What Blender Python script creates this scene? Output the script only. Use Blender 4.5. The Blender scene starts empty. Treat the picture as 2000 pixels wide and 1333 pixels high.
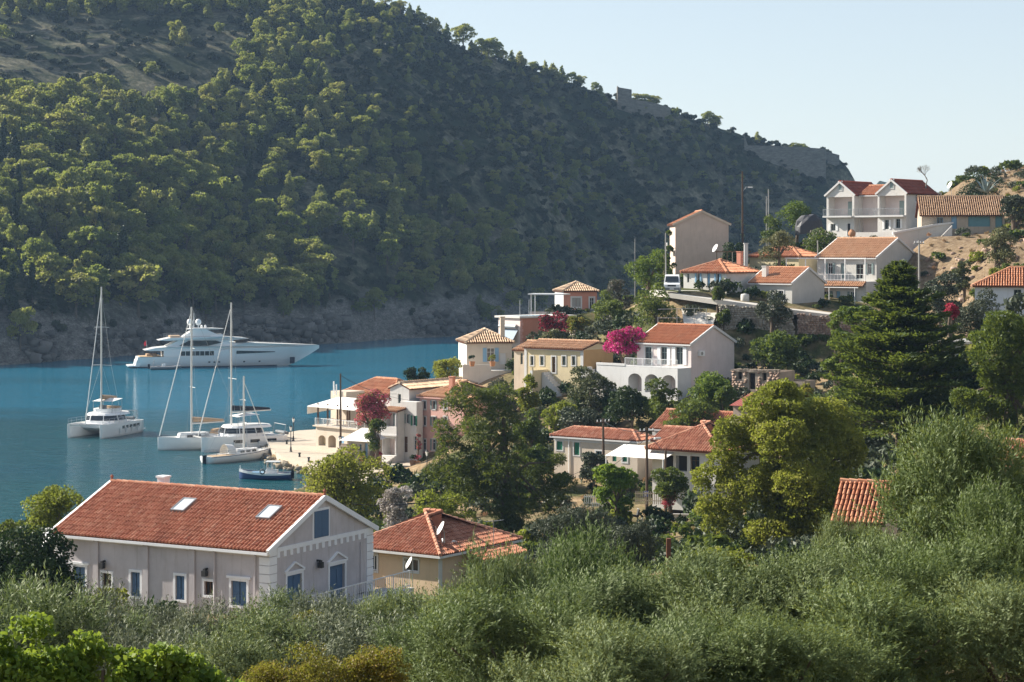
import bpy, math, random
import numpy as np
from mathutils import Vector, Matrix
R = math.radians
rng = np.random.default_rng(7)
random.seed(7)
sc = bpy.context.scene
COL = sc.collection

# ------------------------------------------------------------------ camera, sky, sun, exposure
EYE = 26.0            # camera height above the water
FPX = 4000.0          # focal length in pixels of the 2000 px wide photograph (72 mm)
HORIZON = 490.0
cam_data = bpy.data.cameras.new('camera')
cam_data.sensor_width = 36.0
cam_data.lens = 36.0*FPX/2000.0
cam_data.shift_y = -(666.5-HORIZON)/2000.0
cam_data.clip_start = 0.5
cam_data.clip_end = 20000.0
cam = bpy.data.objects.new('camera', cam_data); COL.objects.link(cam)
cam.location = (0, 0, EYE); cam.rotation_euler = (R(90), 0, 0)
sc.camera = cam

SUN_EL, SUN_AZ = R(32), R(68)      # azimuth from +Y towards -X
SUN_DIR = Vector((-math.sin(SUN_AZ)*math.cos(SUN_EL), math.cos(SUN_AZ)*math.cos(SUN_EL), math.sin(SUN_EL)))
world = bpy.data.worlds.new('World'); sc.world = world; world.use_nodes = True
wn = world.node_tree.nodes; wl = world.node_tree.links
wn.clear()
w_out = wn.new('ShaderNodeOutputWorld'); w_bg = wn.new('ShaderNodeBackground'); w_sky = wn.new('ShaderNodeTexSky')
w_sky.sky_type = 'NISHITA'; w_sky.sun_disc = False
w_sky.sun_elevation = SUN_EL; w_sky.sun_rotation = -SUN_AZ
w_sky.air_density = 1.0; w_sky.dust_density = 0.5; w_sky.ozone_density = 1.2; w_sky.altitude = 600
w_bg.inputs['Strength'].default_value = 0.135
w_gam = wn.new('ShaderNodeGamma'); w_gam.inputs[1].default_value = 0.62
w_hsv = wn.new('ShaderNodeHueSaturation'); w_hsv.inputs['Saturation'].default_value = 0.85
wl.new(w_sky.outputs[0], w_gam.inputs[0]); wl.new(w_gam.outputs[0], w_hsv.inputs['Color']); wl.new(w_hsv.outputs[0], w_bg.inputs['Color']); wl.new(w_bg.outputs[0], w_out.inputs['Surface'])
sun_data = bpy.data.lights.new('sun', 'SUN'); sun_data.energy = 5.0; sun_data.angle = R(0.53); sun_data.color = (1.0, 0.93, 0.82)
sun = bpy.data.objects.new('sun', sun_data); COL.objects.link(sun)
sun.rotation_euler = SUN_DIR.to_track_quat('Z', 'Y').to_euler()
sun.location = (-200, 100, 200)
vs = sc.view_settings
vs.view_transform = 'Standard'; vs.look = 'None'; vs.exposure = 1.15; vs.gamma = 1.0; vs.use_curve_mapping = False
sc.render.engine = 'CYCLES'
cy = sc.cycles
cy.use_denoising = True; cy.max_bounces = 6; cy.diffuse_bounces = 3; cy.glossy_bounces = 3; cy.transmission_bounces = 4
cy.transparent_max_bounces = 6; cy.volume_bounces = 0; cy.caustics_reflective = False; cy.caustics_refractive = False
try: cy.denoising_prefilter = 'ACCURATE'
except Exception: pass

def P(px, py, D):
    "world point seen at pixel (px, py) of the photograph at distance D"
    return Vector(((px-1000)/FPX*D, D, EYE-(py-HORIZON)/FPX*D))

# ------------------------------------------------------------------ materials
class NT:
    def __init__(s, name):
        s.m = bpy.data.materials.new(name); s.m.use_nodes = True
        s.t = s.m.node_tree; s.t.nodes.clear()
        s.out = s.n('ShaderNodeOutputMaterial')
    def n(s, typ, **kw):
        nd = s.t.nodes.new(typ)
        for k, v in kw.items():
            if k in nd.inputs: nd.inputs[k].default_value = v
            else: setattr(nd, k, v)
        return nd
    def l(s, a, b): s.t.links.new(a, b)
    def ramp(s, fac, stops):
        r = s.n('ShaderNodeValToRGB'); e = r.color_ramp.elements
        while len(e) < len(stops): e.new(0.5)
        for el, (p, c) in zip(e, stops):
            el.position = p; el.color = (*c, 1)
        s.l(fac, r.inputs[0]); return r.outputs[0]
    def noise(s, coord, scale, detail=4, rough=0.6):
        n = s.n('ShaderNodeTexNoise'); n.inputs['Scale'].default_value = scale
        n.inputs['Detail'].default_value = detail; n.inputs['Roughness'].default_value = rough
        s.l(coord, n.inputs['Vector']); return n.outputs[0]
    def mix(s, fac, a, b, mode='MIX'):
        m = s.n('ShaderNodeMix', data_type='RGBA', blend_type=mode)
        for sock, v in ((m.inputs[0], fac), (m.inputs[6], a), (m.inputs[7], b)):
            if isinstance(v, (int, float)): sock.default_value = v
            elif isinstance(v, tuple): sock.default_value = (*v, 1)
            else: s.l(v, sock)
        return m.outputs[2]
    def coord(s, which='Object'): return s.n('ShaderNodeTexCoord').outputs[which]
    def pos(s): return s.n('ShaderNodeNewGeometry').outputs['Position']
    def bsdf(s, color, rough=0.8, spec=0.3, metal=0.0, normal=None):
        b = s.n('ShaderNodeBsdfPrincipled')
        if isinstance(color, tuple): b.inputs['Base Color'].default_value = (*color, 1)
        else: s.l(color, b.inputs['Base Color'])
        if isinstance(rough, (int, float)): b.inputs['Roughness'].default_value = rough
        else: s.l(rough, b.inputs['Roughness'])
        b.inputs['Specular IOR Level'].default_value = spec; b.inputs['Metallic'].default_value = metal
        if normal is not None: s.l(normal, b.inputs['Normal'])
        return b
    def bump(s, h, dist=0.02, strength=0.6):
        b = s.n('ShaderNodeBump'); b.inputs['Distance'].default_value = dist; b.inputs['Strength'].default_value = strength
        s.l(h, b.inputs['Height']); return b.outputs[0]
    def done(s, sh): s.l(sh if not hasattr(sh, 'outputs') else sh.outputs[0], s.out.inputs['Surface']); return s.m

def sc3(c, k): return tuple(max(0.0, min(1.0, v*k)) for v in c)
MATS = {}
def plaster(name, c, stain=0.25, bump=0.015):
    if name in MATS: return MATS[name]
    t = NT(name); p = t.pos()
    big = t.noise(p, 0.5, 5, 0.65); fine = t.noise(p, 6.0, 4, 0.7)
    mp = t.n('ShaderNodeMapping'); mp.inputs['Scale'].default_value = (2.2, 2.2, 0.25); t.l(p, mp.inputs[0])
    streak = t.noise(mp.outputs[0], 1.6, 4, 0.7)
    col = t.mix(t.ramp(big, [(0.35, (0, 0, 0)), (0.7, (1, 1, 1))]), sc3(c, 1.0-stain*0.35), sc3(c, 1.04))
    col = t.mix(t.ramp(streak, [(0.52, (0, 0, 0)), (0.75, (stain, stain, stain))]), col, sc3((c[0]*0.72, c[1]*0.68, c[2]*0.6), 0.8))
    MATS[name] = t.done(t.bsdf(col, 0.85, 0.2, normal=t.bump(fine, bump, 0.5))); return MATS[name]
def paint(name, c, rough=0.5, spec=0.4, metal=0.0, var=0.12):
    if name in MATS: return MATS[name]
    t = NT(name); f = t.noise(t.coord(), 3.0, 4, 0.6)
    col = t.mix(f, sc3(c, 1-var), sc3(c, 1+var))
    MATS[name] = t.done(t.bsdf(col, rough, spec, metal)); return MATS[name]
def tilemat(name, c1, c2, c3, lichen=0.2):
    if name in MATS: return MATS[name]
    t = NT(name); a = t.n('ShaderNodeAttribute', attribute_name='rnd')
    p = t.pos()
    col = t.ramp(a.outputs['Fac'], [(0.0, c1), (0.5, c2), (1.0, c3)])
    big = t.noise(p, 0.9, 5, 0.7)
    col = t.mix(t.ramp(big, [(0.45, (0, 0, 0)), (0.75, (lichen*1.6,)*3)]), col, (0.16, 0.10, 0.07))
    fine = t.noise(p, 22.0, 3, 0.7)
    col = t.mix(t.ramp(fine, [(0.55, (0, 0, 0)), (0.8, (lichen*1.5,)*3)]), col, (0.55, 0.46, 0.36))
    MATS[name] = t.done(t.bsdf(col, 0.85, 0.2)); return MATS[name]
def leafmat(name, dark, mid, light, trans=0.35, under=None, rough=0.55, spec=0.25, objvar=0.25):
    if name in MATS: return MATS[name]
    t = NT(name); a = t.n('ShaderNodeAttribute', attribute_name='rnd')
    col = t.ramp(a.outputs['Fac'], [(0.05, dark), (0.5, mid), (0.95, light)])
    oi = t.n('ShaderNodeObjectInfo')
    hs = t.n('ShaderNodeHueSaturation'); t.l(col, hs.inputs['Color'])
    mr = t.n('ShaderNodeMapRange'); t.l(oi.outputs['Random'], mr.inputs[0]); mr.inputs[3].default_value = 1-objvar; mr.inputs[4].default_value = 1+objvar
    t.l(mr.outputs[0], hs.inputs['Value'])
    mh = t.n('ShaderNodeMapRange'); t.l(oi.outputs['Random'], mh.inputs[0]); mh.inputs[3].default_value = 0.5+objvar*0.1; mh.inputs[4].default_value = 0.5-objvar*0.1
    t.l(mh.outputs[0], hs.inputs['Hue'])
    col = hs.outputs[0]
    if under is not None:
        g = t.n('ShaderNodeNewGeometry'); col = t.mix(g.outputs['Backfacing'], col, under)
    b = t.bsdf(col, rough, spec)
    tr = t.n('ShaderNodeBsdfTranslucent'); t.l(t.mix(0.5, col, (0.30, 0.36, 0.04), 'MIX') if trans > 0.3 else col, tr.inputs[0])
    mx = t.n('ShaderNodeMixShader'); mx.inputs[0].default_value = trans
    t.l(b.outputs[0], mx.inputs[1]); t.l(tr.outputs[0], mx.inputs[2])
    MATS[name] = t.done(mx); return MATS[name]
def glassmat():
    if 'window_glass' in MATS: return MATS['window_glass']
    t = NT('window_glass'); MATS['window_glass'] = t.done(t.bsdf((0.015, 0.02, 0.025), 0.06, 0.6)); return MATS['window_glass']

# ------------------------------------------------------------------ mesh helpers
def np_mesh(name, V, quads=None, tris=None, attrs=None, smooth=False):
    me = bpy.data.meshes.new(name)
    V = np.asarray(V, np.float32)
    nq = 0 if quads is None else len(quads); nt = 0 if tris is None else len(tris)
    me.vertices.add(len(V)); me.vertices.foreach_set('co', V.ravel())
    idx = np.concatenate([np.asarray(a, np.int32).ravel() for a in (quads, tris) if a is not None and len(a)])
    me.loops.add(len(idx)); me.loops.foreach_set('vertex_index', idx)
    me.polygons.add(nq+nt)
    st = np.concatenate([np.arange(nq)*4, nq*4+np.arange(nt)*3]).astype(np.int32)
    me.polygons.foreach_set('loop_start', st)
    if smooth: me.polygons.foreach_set('use_smooth', np.ones(nq+nt, bool))
    for k, v in (attrs or {}).items():
        a = me.attributes.new(k, 'FLOAT', 'POINT'); a.data.foreach_set('value', np.asarray(v, np.float32))
    me.update(calc_edges=True)
    return me

def link(name, me, parent=None, m=None, loc=None, rotz=0):
    o = bpy.data.objects.new(name, me); COL.objects.link(o)
    if parent is not None: o.parent = parent
    if m is not None and me is not None:
        if len(me.materials) == 0: me.materials.append(m)
    if loc is not None: o.location = loc
    if rotz: o.rotation_euler = (0, 0, rotz)
    return o
def tag(o, label, cat, group=None):
    o['label'] = label; o['category'] = cat
    if group: o['group'] = group
    return o
def thing(name, label, cat, loc=(0, 0, 0), rotz=0, group=None):
    o = bpy.data.objects.new(name, None); COL.objects.link(o)
    o.empty_display_size = 0.5
    o.location = loc; o.rotation_euler = (0, 0, rotz)
    return tag(o, label, cat, group)

class MB:
    "collects boxes, tubes, polygons; build() links them as one mesh object"
    def __init__(s): s.v = []; s.f = []
    def add(s, vs, fs):
        b = len(s.v); s.v += [tuple(v) for v in vs]; s.f += [tuple(i+b for i in f) for f in fs]; return s
    def box(s, x0, y0, z0, x1, y1, z1):
        return s.add([(x0,y0,z0),(x1,y0,z0),(x1,y1,z0),(x0,y1,z0),(x0,y0,z1),(x1,y0,z1),(x1,y1,z1),(x0,y1,z1)],
                     [(0,3,2,1),(4,5,6,7),(0,1,5,4),(1,2,6,5),(2,3,7,6),(3,0,4,7)])
    def beam(s, a, b, w, h=None, up=(0, 0, 1)):
        "rectangular bar from a to b"
        a = Vector(a); b = Vector(b); h = w if h is None else h
        d = (b-a).normalized(); u = Vector(up)
        if abs(d.dot(u)) > 0.99: u = Vector((0, 1, 0))
        x = d.cross(u).normalized(); y = x.cross(d)
        vs = [p+x*sx*w/2+y*sy*h/2 for p in (a, b) for sx, sy in ((-1,-1),(1,-1),(1,1),(-1,1))]
        return s.add(vs, [(0,1,2,3),(7,6,5,4),(0,4,5,1),(1,5,6,2),(2,6,7,3),(3,7,4,0)])
    def tube(s, pts, rad, n=6, cap=True):
        pts = [Vector(p) for p in pts]
        if isinstance(rad, (int, float)): rad = [rad]*len(pts)
        b = len(s.v); prev = None
        for i, p in enumerate(pts):
            d = (pts[min(i+1, len(pts)-1)]-pts[max(i-1, 0)])
            d = d.normalized() if d.length > 1e-9 else Vector((0, 0, 1))
            if prev is None:
                u = Vector((1, 0, 0)) if abs(d.x) < 0.9 else Vector((0, 1, 0))
                x = d.cross(u).normalized()
            else: x = (prev-d*prev.dot(d)).normalized()
            prev = x; y = d.cross(x)
            for k in range(n):
                a = 2*math.pi*k/n; s.v.append(tuple(p+(x*math.cos(a)+y*math.sin(a))*rad[i]))
        for i in range(len(pts)-1):
            for k in range(n):
                k2 = (k+1) % n; s.f.append((b+i*n+k, b+i*n+k2, b+(i+1)*n+k2, b+(i+1)*n+k))
        if cap:
            s.f.append(tuple(b+k for k in reversed(range(n)))); s.f.append(tuple(b+(len(pts)-1)*n+k for k in range(n)))
        return s
    def cyl(s, x, y, z0, z1, r0, r1=None, n=10): return s.tube([(x, y, z0), (x, y, z1)], [r0, r0 if r1 is None else r1], n)
    def lathe(s, prof, x=0, y=0, n=12):
        "prof: (r, z) list"
        b = len(s.v)
        for r, z in prof:
            for k in range(n):
                a = 2*math.pi*k/n; s.v.append((x+r*math.cos(a), y+r*math.sin(a), z))
        for i in range(len(prof)-1):
            for k in range(n):
                k2 = (k+1) % n; s.f.append((b+i*n+k, b+i*n+k2, b+(i+1)*n+k2, b+(i+1)*n+k))
        return s
    def prism(s, poly, y0, y1, axis='y'):
        "polygon in (x, z) extruded along y (or (x, y) along z, (y, z) along x)"
        mk = {'y': lambda p, t: (p[0], t, p[1]), 'z': lambda p, t: (p[0], p[1], t), 'x': lambda p, t: (t, p[0], p[1])}[axis]
        n = len(poly)
        return s.add([mk(p, y0) for p in poly]+[mk(p, y1) for p in poly],
                     [tuple(range(n)), tuple(reversed(range(n, 2*n)))]+[(i, i+n, (i+1) % n+n, (i+1) % n) for i in range(n)])
    def quad(s, a, b, c, d): return s.add([a, b, c, d], [(0, 1, 2, 3)])
    def build(s, name, m, parent=None, M=None, smooth=False, loc=None, rotz=0):
        me = bpy.data.meshes.new(name)
        vs = s.v if M is None else [tuple(M @ Vector(v)) for v in s.v]
        me.from_pydata(vs, [], s.f)
        me.validate(); me.update()
        if smooth:
            for p in me.polygons: p.use_smooth = True
        return link(name, me, parent, m, loc, rotz)
# ------------------------------------------------------------------ noise for terrain
def vnoise(x, y, seed=0):
    xi = np.floor(x).astype(np.int64); yi = np.floor(y).astype(np.int64)
    fx = x-xi; fy = y-yi; fx = fx*fx*(3-2*fx); fy = fy*fy*(3-2*fy)
    def h(a, b):
        n = (a*374761393+b*668265263+seed*1442695041) & 0x7fffffff
        n = (n ^ (n >> 13))*1274126177 & 0x7fffffff
        return ((n ^ (n >> 16)) & 0xffff)/65535.0
    return (h(xi, yi)*(1-fx)+h(xi+1, yi)*fx)*(1-fy)+(h(xi, yi+1)*(1-fx)+h(xi+1, yi+1)*fx)*fy
def fbm(x, y, octv=4, seed=0):
    s = 0.0; a = 0.5
    for i in range(octv):
        s = s+a*(vnoise(x, y, seed+i*17)-0.5); x = x*2.03; y = y*2.03; a *= 0.5
    return s
def grid_mesh(name, X, Y, Z):
    ny, nx = X.shape
    V = np.stack([X, Y, Z], -1).reshape(-1, 3)
    i = np.arange(ny*nx).reshape(ny, nx)
    Q = np.stack([i[:-1, :-1], i[:-1, 1:], i[1:, 1:], i[1:, :-1]], -1).reshape(-1, 4)
    return np_mesh(name, V, quads=Q, smooth=True)
def structure(name, me, m, parent=None):
    o = link(name, me, parent, m); o['kind'] = 'structure'; return o

# ------------------------------------------------------------------ water
t = NT('sea_water'); p = t.pos()
mp = t.n('ShaderNodeMapping'); mp.inputs['Scale'].default_value = (0.55, 1.0, 1.0); mp.inputs['Rotation'].default_value = (0, 0, 0.35); t.l(p, mp.inputs[0])
w1 = t.noise(mp.outputs[0], 0.9, 4, 0.62); w2 = t.noise(mp.outputs[0], 0.16, 3, 0.5); mp3 = t.n('ShaderNodeMapping'); mp3.inputs['Scale'].default_value = (0.5, 1.6, 1.0); t.l(p, mp3.inputs[0]); w3 = t.noise(mp3.outputs[0], 0.012, 4, 0.55)
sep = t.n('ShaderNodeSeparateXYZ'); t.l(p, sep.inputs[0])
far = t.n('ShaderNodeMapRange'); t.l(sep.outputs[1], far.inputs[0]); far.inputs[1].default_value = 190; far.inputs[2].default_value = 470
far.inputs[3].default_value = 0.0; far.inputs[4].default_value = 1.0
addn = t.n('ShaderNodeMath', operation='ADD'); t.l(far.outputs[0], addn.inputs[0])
w3m = t.n('ShaderNodeMath', operation='MULTIPLY_ADD'); t.l(w3, w3m.inputs[0]); w3m.inputs[1].default_value = 1.3; w3m.inputs[2].default_value = -0.65  # wind patches painted into the water colour
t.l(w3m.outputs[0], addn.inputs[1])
water_tint = t.ramp(addn.outputs[0], [(0.0, (0.008, 0.075, 0.085)), (0.35, (0.004, 0.068, 0.095)), (0.72, (0.006, 0.128, 0.205)), (1.0, (0.005, 0.11, 0.175))])
hsum = t.mix(0.45, w1, w2)
b = t.bsdf(water_tint, 0.07, 0.42, normal=t.bump(hsum, 1.1, 0.9))
b.inputs['IOR'].default_value = 1.33
sea_mat = t.done(b)
me = bpy.data.meshes.new('water'); me.from_pydata([(-2000, 40, 0), (2000, 40, 0), (2000, 4000, 0), (-2000, 4000, 0)], [], [(0, 1, 2, 3)])
structure('water', me, sea_mat)

# ------------------------------------------------------------------ far hill
SH_PX = [-2500, -900, 0, 200, 400, 675, 900, 1000, 1100, 1300, 1650, 1720, 2600]
SH_D = [330, 400, 468, 496, 545, 578, 622, 645, 690, 750, 838, 860, 900]
RG_PX = [-2500, -900, 0, 400, 740, 800, 900, 1000, 1100, 1200, 1300, 1400, 1500, 1600, 1640, 1664, 1690, 1730, 2600]
RG_Y = [-30, -40, -70, -60, 6, 30, 92, 122, 152, 192, 212, 245, 280, 296, 306, 335, 385, 560, 700]
RG_D = [700, 740, 770, 800, 830, 838, 848, 856, 864, 872, 880, 890, 896, 900, 902, 903, 904, 906, 930]
def hill_z(X, Y):
    px = 1000+FPX*X/Y
    px = px + 14*fbm(X*0.02, Y*0.02, 3, 5)*(Y/600)
    s = np.interp(px, SH_PX, SH_D) + 16*fbm(X*0.03, Y*0.03, 4, 3)
    r = np.interp(px, RG_PX, RG_D); ry = np.interp(px, RG_PX, RG_Y)
    h = EYE-(ry-HORIZON)/FPX*r
    tt = (Y-s)/(r-s)
    tc = np.clip(tt, 0, 1)
    cliff = np.clip(h*0.07, 2, 7)
    # a spur whose crest runs down to the right, then a shaded hollow beyond it
    crest = 560+640*(1-tc)**0.9
    d = (px-crest)/420.0
    fold = 20*np.exp(-(np.clip(d, -3, 0)/0.8)**2)*(d < 0)+20*np.exp(-(np.clip(d, 0, 3)/0.42)**2)*(d >= 0)-13*np.exp(-((d-1.1)/0.55)**2)
    z = cliff*np.clip((Y-s)/9.0, 0, 1)**0.7+(h-cliff)*tc**1.03
    bell = np.sin(np.pi*np.clip(tc, 0, 1))
    z = z+bell*(fold*0.75+9*fbm(X*0.012, Y*0.012, 3, 9)+7*fbm(X*0.05, Y*0.05, 3, 11))
    z = z+np.where(tt > 0.02, 1.2*fbm(X*0.22, Y*0.22, 3, 21), 0)+np.where((Y-s > 0) & (z < 16), 3.4*np.abs(fbm(X*0.13, Y*0.13, 3, 31)), 0)
    z = np.where(tt > 1, h-(tt-1)*(r-s)*0.35, z)
    return np.where(tt <= 0, -1.5, np.maximum(z, -1.5))
gx, gy = np.meshgrid(np.arange(-330, 220, 2.6), np.arange(440, 1010, 2.6))
hz = hill_z(gx, gy)
t = NT('far_hillside'); p = t.pos(); sep = t.n('ShaderNodeSeparateXYZ'); t.l(p, sep.inputs[0])
n1 = t.noise(p, 0.05, 6, 0.7); n2 = t.noise(p, 0.5, 5, 0.75)
soil = t.ramp(n2, [(0.3, (0.08, 0.078, 0.045)), (0.5, (0.17, 0.155, 0.10)), (0.66, (0.32, 0.28, 0.20))])
scrub = t.ramp(n2, [(0.35, (0.018, 0.028, 0.014)), (0.6, (0.04, 0.052, 0.024))])
land = t.mix(t.ramp(n1, [(0.45, (0, 0, 0)), (0.62, (1, 1, 1))]), scrub, soil)
mpr = t.n('ShaderNodeMapping'); mpr.inputs['Scale'].default_value = (1, 1, 2.4); t.l(p, mpr.inputs[0])
vor = t.n('ShaderNodeTexVoronoi', feature='DISTANCE_TO_EDGE'); vor.inputs['Scale'].default_value = 0.28; t.l(mpr.outputs[0], vor.inputs['Vector'])
n3 = t.noise(mpr.outputs[0], 0.35, 6, 0.75)
rock = t.ramp(n3, [(0.3, (0.085, 0.077, 0.068)), (0.5, (0.22, 0.20, 0.175)), (0.7, (0.40, 0.365, 0.32))])
n4 = t.noise(mpr.outputs[0], 1.6, 5, 0.8)
rock = t.mix(t.ramp(n4, [(0.35, (0.85, 0.85, 0.85)), (0.55, (0, 0, 0))]), rock, (0.05, 0.047, 0.042))
hmask = t.n('ShaderNodeMath', operation='MULTIPLY_ADD'); t.l(n1, hmask.inputs[0]); hmask.inputs[1].default_value = -26; t.l(sep.outputs[2], hmask.inputs[2])
rm = t.n('ShaderNodeMapRange'); t.l(hmask.outputs[0], rm.inputs[0]); rm.inputs[1].default_value = 1.5; rm.inputs[2].default_value = -3.0; rm.inputs[3].default_value = 0; rm.inputs[4].default_value = 1
land = t.mix(rm.outputs[0], land, rock)
hill_mat = t.done(t.bsdf(land, 0.95, 0.1, normal=t.bump(t.mix(0.5, n2, t.mix(0.5, n3, n4)), 2.2, 0.9)))
structure('far_hill', grid_mesh('far_hill', gx, gy, hz), hill_mat)
def hill_h(x, y): return float(hill_z(np.array([x], float), np.array([y], float))[0])
# blue knoll far behind the village ridge
kx, ky = np.meshgrid(np.linspace(-90, 90, 30), np.linspace(-60, 60, 20))
kz = 96*np.clip(1-np.sqrt((kx/90)**2+(ky/60)**2), 0, 1)**0.8*(1+0.25*fbm(kx*0.05, ky*0.05, 3, 4))-3
o = structure('distant_knoll', grid_mesh('distant_knoll', kx+326, ky+1800, kz), hill_mat)

# ------------------------------------------------------------------ village terrain
CTRL = [(0,0,24.2),(-30,0,23.5),(30,0,24.5),(0,25,19.3),(-20,25,18.3),(25,25,20.3),(0,50,14.3),(-15,50,12.6),(15,50,16.0),(40,50,19.5),(-50,50,10),
 (0,75,10.3),(-15,75,8.8),(20,75,12.6),(45,75,17.5),(-50,75,6.5),(-12.5,103,7.3),(-25,110,7.2),(-8,112,7.1),(-45,108,5.5),(5,106,7.2),(25,104,11),(50,104,17.5),
 (-4,125,4.9),(3,133,5.0),(-14,131,4.8),(-35,140,3.5),(20,140,7),(45,140,16),(-50,165,1.6),(-28,175,1.5),(-12,172,2.0),(0,175,2.5),(11,180,2.6),(16,176,3.4),(28,170,6.8),(50,170,18),(75,170,26),
 (12,196,4.0),(4,203,3.9),(10,217,7.4),(19,180,3.4),(21,206,5.2),(15,214,8.2),(20,213,8.6),(35,200,9),(25,239,14.4),(29,238.8,14.2),(33,238.3,13.7),(38,237.4,13.1),(44,236.6,12.9),(25,236,13.6),(36,233,12.8),
 (24.7,212,10.6),(34,214,11.6),(18,220,10.4),(26,228,11.5),(10,224,8.8),(4.7,234,9.1),(0,228,7.0),(-6,225,2.6),(-4,236,6.5),
 (-12.8,243,1.0),(-8,238,1.4),(-22,250,0.9),(-30,270,0.9),(-18,230,1.0),(-10,215,1.6),(-3,250,9.5),(-3.2,257,10.9),(3,262,12),(12,250,13.5),(2,285,13.5),(8.3,300,16.6),(18,298,18),
 (20,262,21),(12,256,15.3),(13.5,248,14.2),(16,243,14.0),(20,240,13.8),(26,280,23.2),(34,290,24),(30,262,21.6),(38,272,22.5),(46,270,20.5),(52.5,300,27.5),(44,300,27.2),(60,302,28.2),(62,285,27.8),(70,290,30),(82,330,39.2),(73,330,37.5),(95,330,42),(62,330,29),
 (43,170,21),(54,230,23.2),(60,250,26.4),(52,212,19),(48,195,18),(70,215,27),(90,250,34),(90,180,30),(48,255,19.0),(52,255,20.5),(54,266,27.9),(64,266,28.3),
 (50,350,27),(80,400,30),(20,330,17),(0,330,10),(110,300,42),(130,200,40),(120,100,32),(90,60,26),(-90,60,4),(-90,120,2.5),
 (-60,0,20),(-110,0,16),(60,0,25),(120,0,28),(-60,185,0.8),(-100,185,0.6)]
ROAD = [(17.6,254.5,20.9),(19.5,250,20.75),(25,246,20.0),(30.5,244,19.3),(36,243.5,18.6),(43,243,17.7),(50,240,17.2),(58,236,17.6)]
for (x, y, z) in ROAD: CTRL += [(x-0.6, y-2.0, z), (x+0.4, y+2.6, z)]
C = np.array(CTRL, float)
dm = np.sqrt(((C[:, None, :2]-C[None, :, :2])**2).sum(-1))
A = np.block([[dm, np.ones((len(C), 1)), C[:, :2]], [np.ones((1, len(C))), np.zeros((1, 3))], [C[:, :2].T, np.zeros((2, 3))]])
sol = np.linalg.lstsq(A, np.concatenate([C[:, 2], np.zeros(3)]), rcond=None)[0]
SHORE = [(-200,150),(-120,176),(-85,182),(-60,188),(-44,190),(-34,196),(-27,208),(-21.5,222),(-21,232),(-24.5,240),(-28.5,248),(-31,258),(-32.5,268),(-32.5,277),(-30,284),(-24,289),(-14,293),(-6,300),(-4,312),(0,330),(12,350),(40,375),(80,420),(200,440),(300,300),(300,-80),(-200,-80)]
def poly_dist(X, Y, poly):
    d = np.full(X.shape, 1e9); ins = np.zeros(X.shape, bool)
    n = len(poly)
    for i in range(n):
        x0, y0 = poly[i]; x1, y1 = poly[(i+1) % n]
        dx, dy = x1-x0, y1-y0; L2 = dx*dx+dy*dy
        u = np.clip(((X-x0)*dx+(Y-y0)*dy)/L2, 0, 1)
        d = np.minimum(d, np.hypot(X-x0-u*dx, Y-y0-u*dy))
        c = ((y0 > Y) != (y1 > Y)) & (X < (x1-x0)*(Y-y0)/(y1-y0+1e-12)+x0); ins ^= c
    return np.where(ins, d, -d)
def ground_z(X, Y):
    z = np.zeros(X.shape)
    for k in range(len(C)): z = z+sol[k]*np.hypot(X-C[k, 0], Y-C[k, 1])
    z = z+sol[-3]+sol[-2]*X+sol[-1]*Y
    z = z+0.35*fbm(X*0.18, Y*0.18, 3, 2)
    sd = poly_dist(X, Y, SHORE)
    z = np.maximum(z, 0.75)
    lim = np.where(Y > 295, 0.4+sd*1.3, 0.55+sd*0.45)
    lim = np.where((Y > 232) & (Y <= 295) & (X < -14), 0.9, lim)
    return np.where(sd > 0, np.minimum(z, np.maximum(lim, 0.3)), np.maximum(-2.5, sd*0.9))
vx, vy = np.meshgrid(np.arange(-150, 170, 1.4), np.arange(-12, 430, 1.4))
vz = ground_z(vx, vy)
t = NT('village_ground'); p = t.pos()
n1 = t.noise(p, 0.12, 5, 0.65); n2 = t.noise(p, 1.6, 5, 0.7); n3 = t.noise(p, 9.0, 3, 0.7)
straw = t.ramp(n2, [(0.3, (0.16, 0.11, 0.06)), (0.5, (0.30, 0.21, 0.12)), (0.7, (0.42, 0.31, 0.19))])
green = t.ramp(n2, [(0.3, (0.03, 0.035, 0.012)), (0.6, (0.08, 0.09, 0.03)), (0.75, (0.2, 0.17, 0.08))])
col = t.mix(t.ramp(n1, [(0.42, (0, 0, 0)), (0.6, (1, 1, 1))]), green, straw)
col = t.mix(t.ramp(n3, [(0.62, (0, 0, 0)), (0.75, (0.5, 0.5, 0.5))]), col, (0.36, 0.32, 0.27))
sepg = t.n('ShaderNodeSeparateXYZ'); t.l(p, sepg.inputs[0]); mx_ = t.n('ShaderNodeMapRange'); t.l(sepg.outputs[0], mx_.inputs[0]); mx_.inputs[1].default_value = 44; mx_.inputs[2].default_value = 52
my_ = t.n('ShaderNodeMapRange'); t.l(sepg.outputs[1], my_.inputs[0]); my_.inputs[1].default_value = 196; my_.inputs[2].default_value = 214
mm_ = t.n('ShaderNodeMath', operation='MULTIPLY'); t.l(mx_.outputs[0], mm_.inputs[0]); t.l(my_.outputs[0], mm_.inputs[1])
earth = t.ramp(n2, [(0.3, (0.12, 0.08, 0.048)), (0.5, (0.21, 0.15, 0.092)), (0.72, (0.31, 0.235, 0.155))])
col = t.mix(mm_.outputs[0], col, earth)
ground_mat = t.done(t.bsdf(col, 0.95, 0.1, normal=t.bump(t.mix(0.5, n2, n3), 0.15, 0.8)))
structure('ground', grid_mesh('ground', vx, vy, vz), ground_mat)
def gz(x, y): return float(ground_z(np.array([x], float), np.array([y], float))[0])
def G(px, D, dy=0.0):
    "ground point below pixel column px at distance D"
    x = (px-1000)/FPX*D; return Vector((x, D, gz(x, D)+dy))
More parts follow.
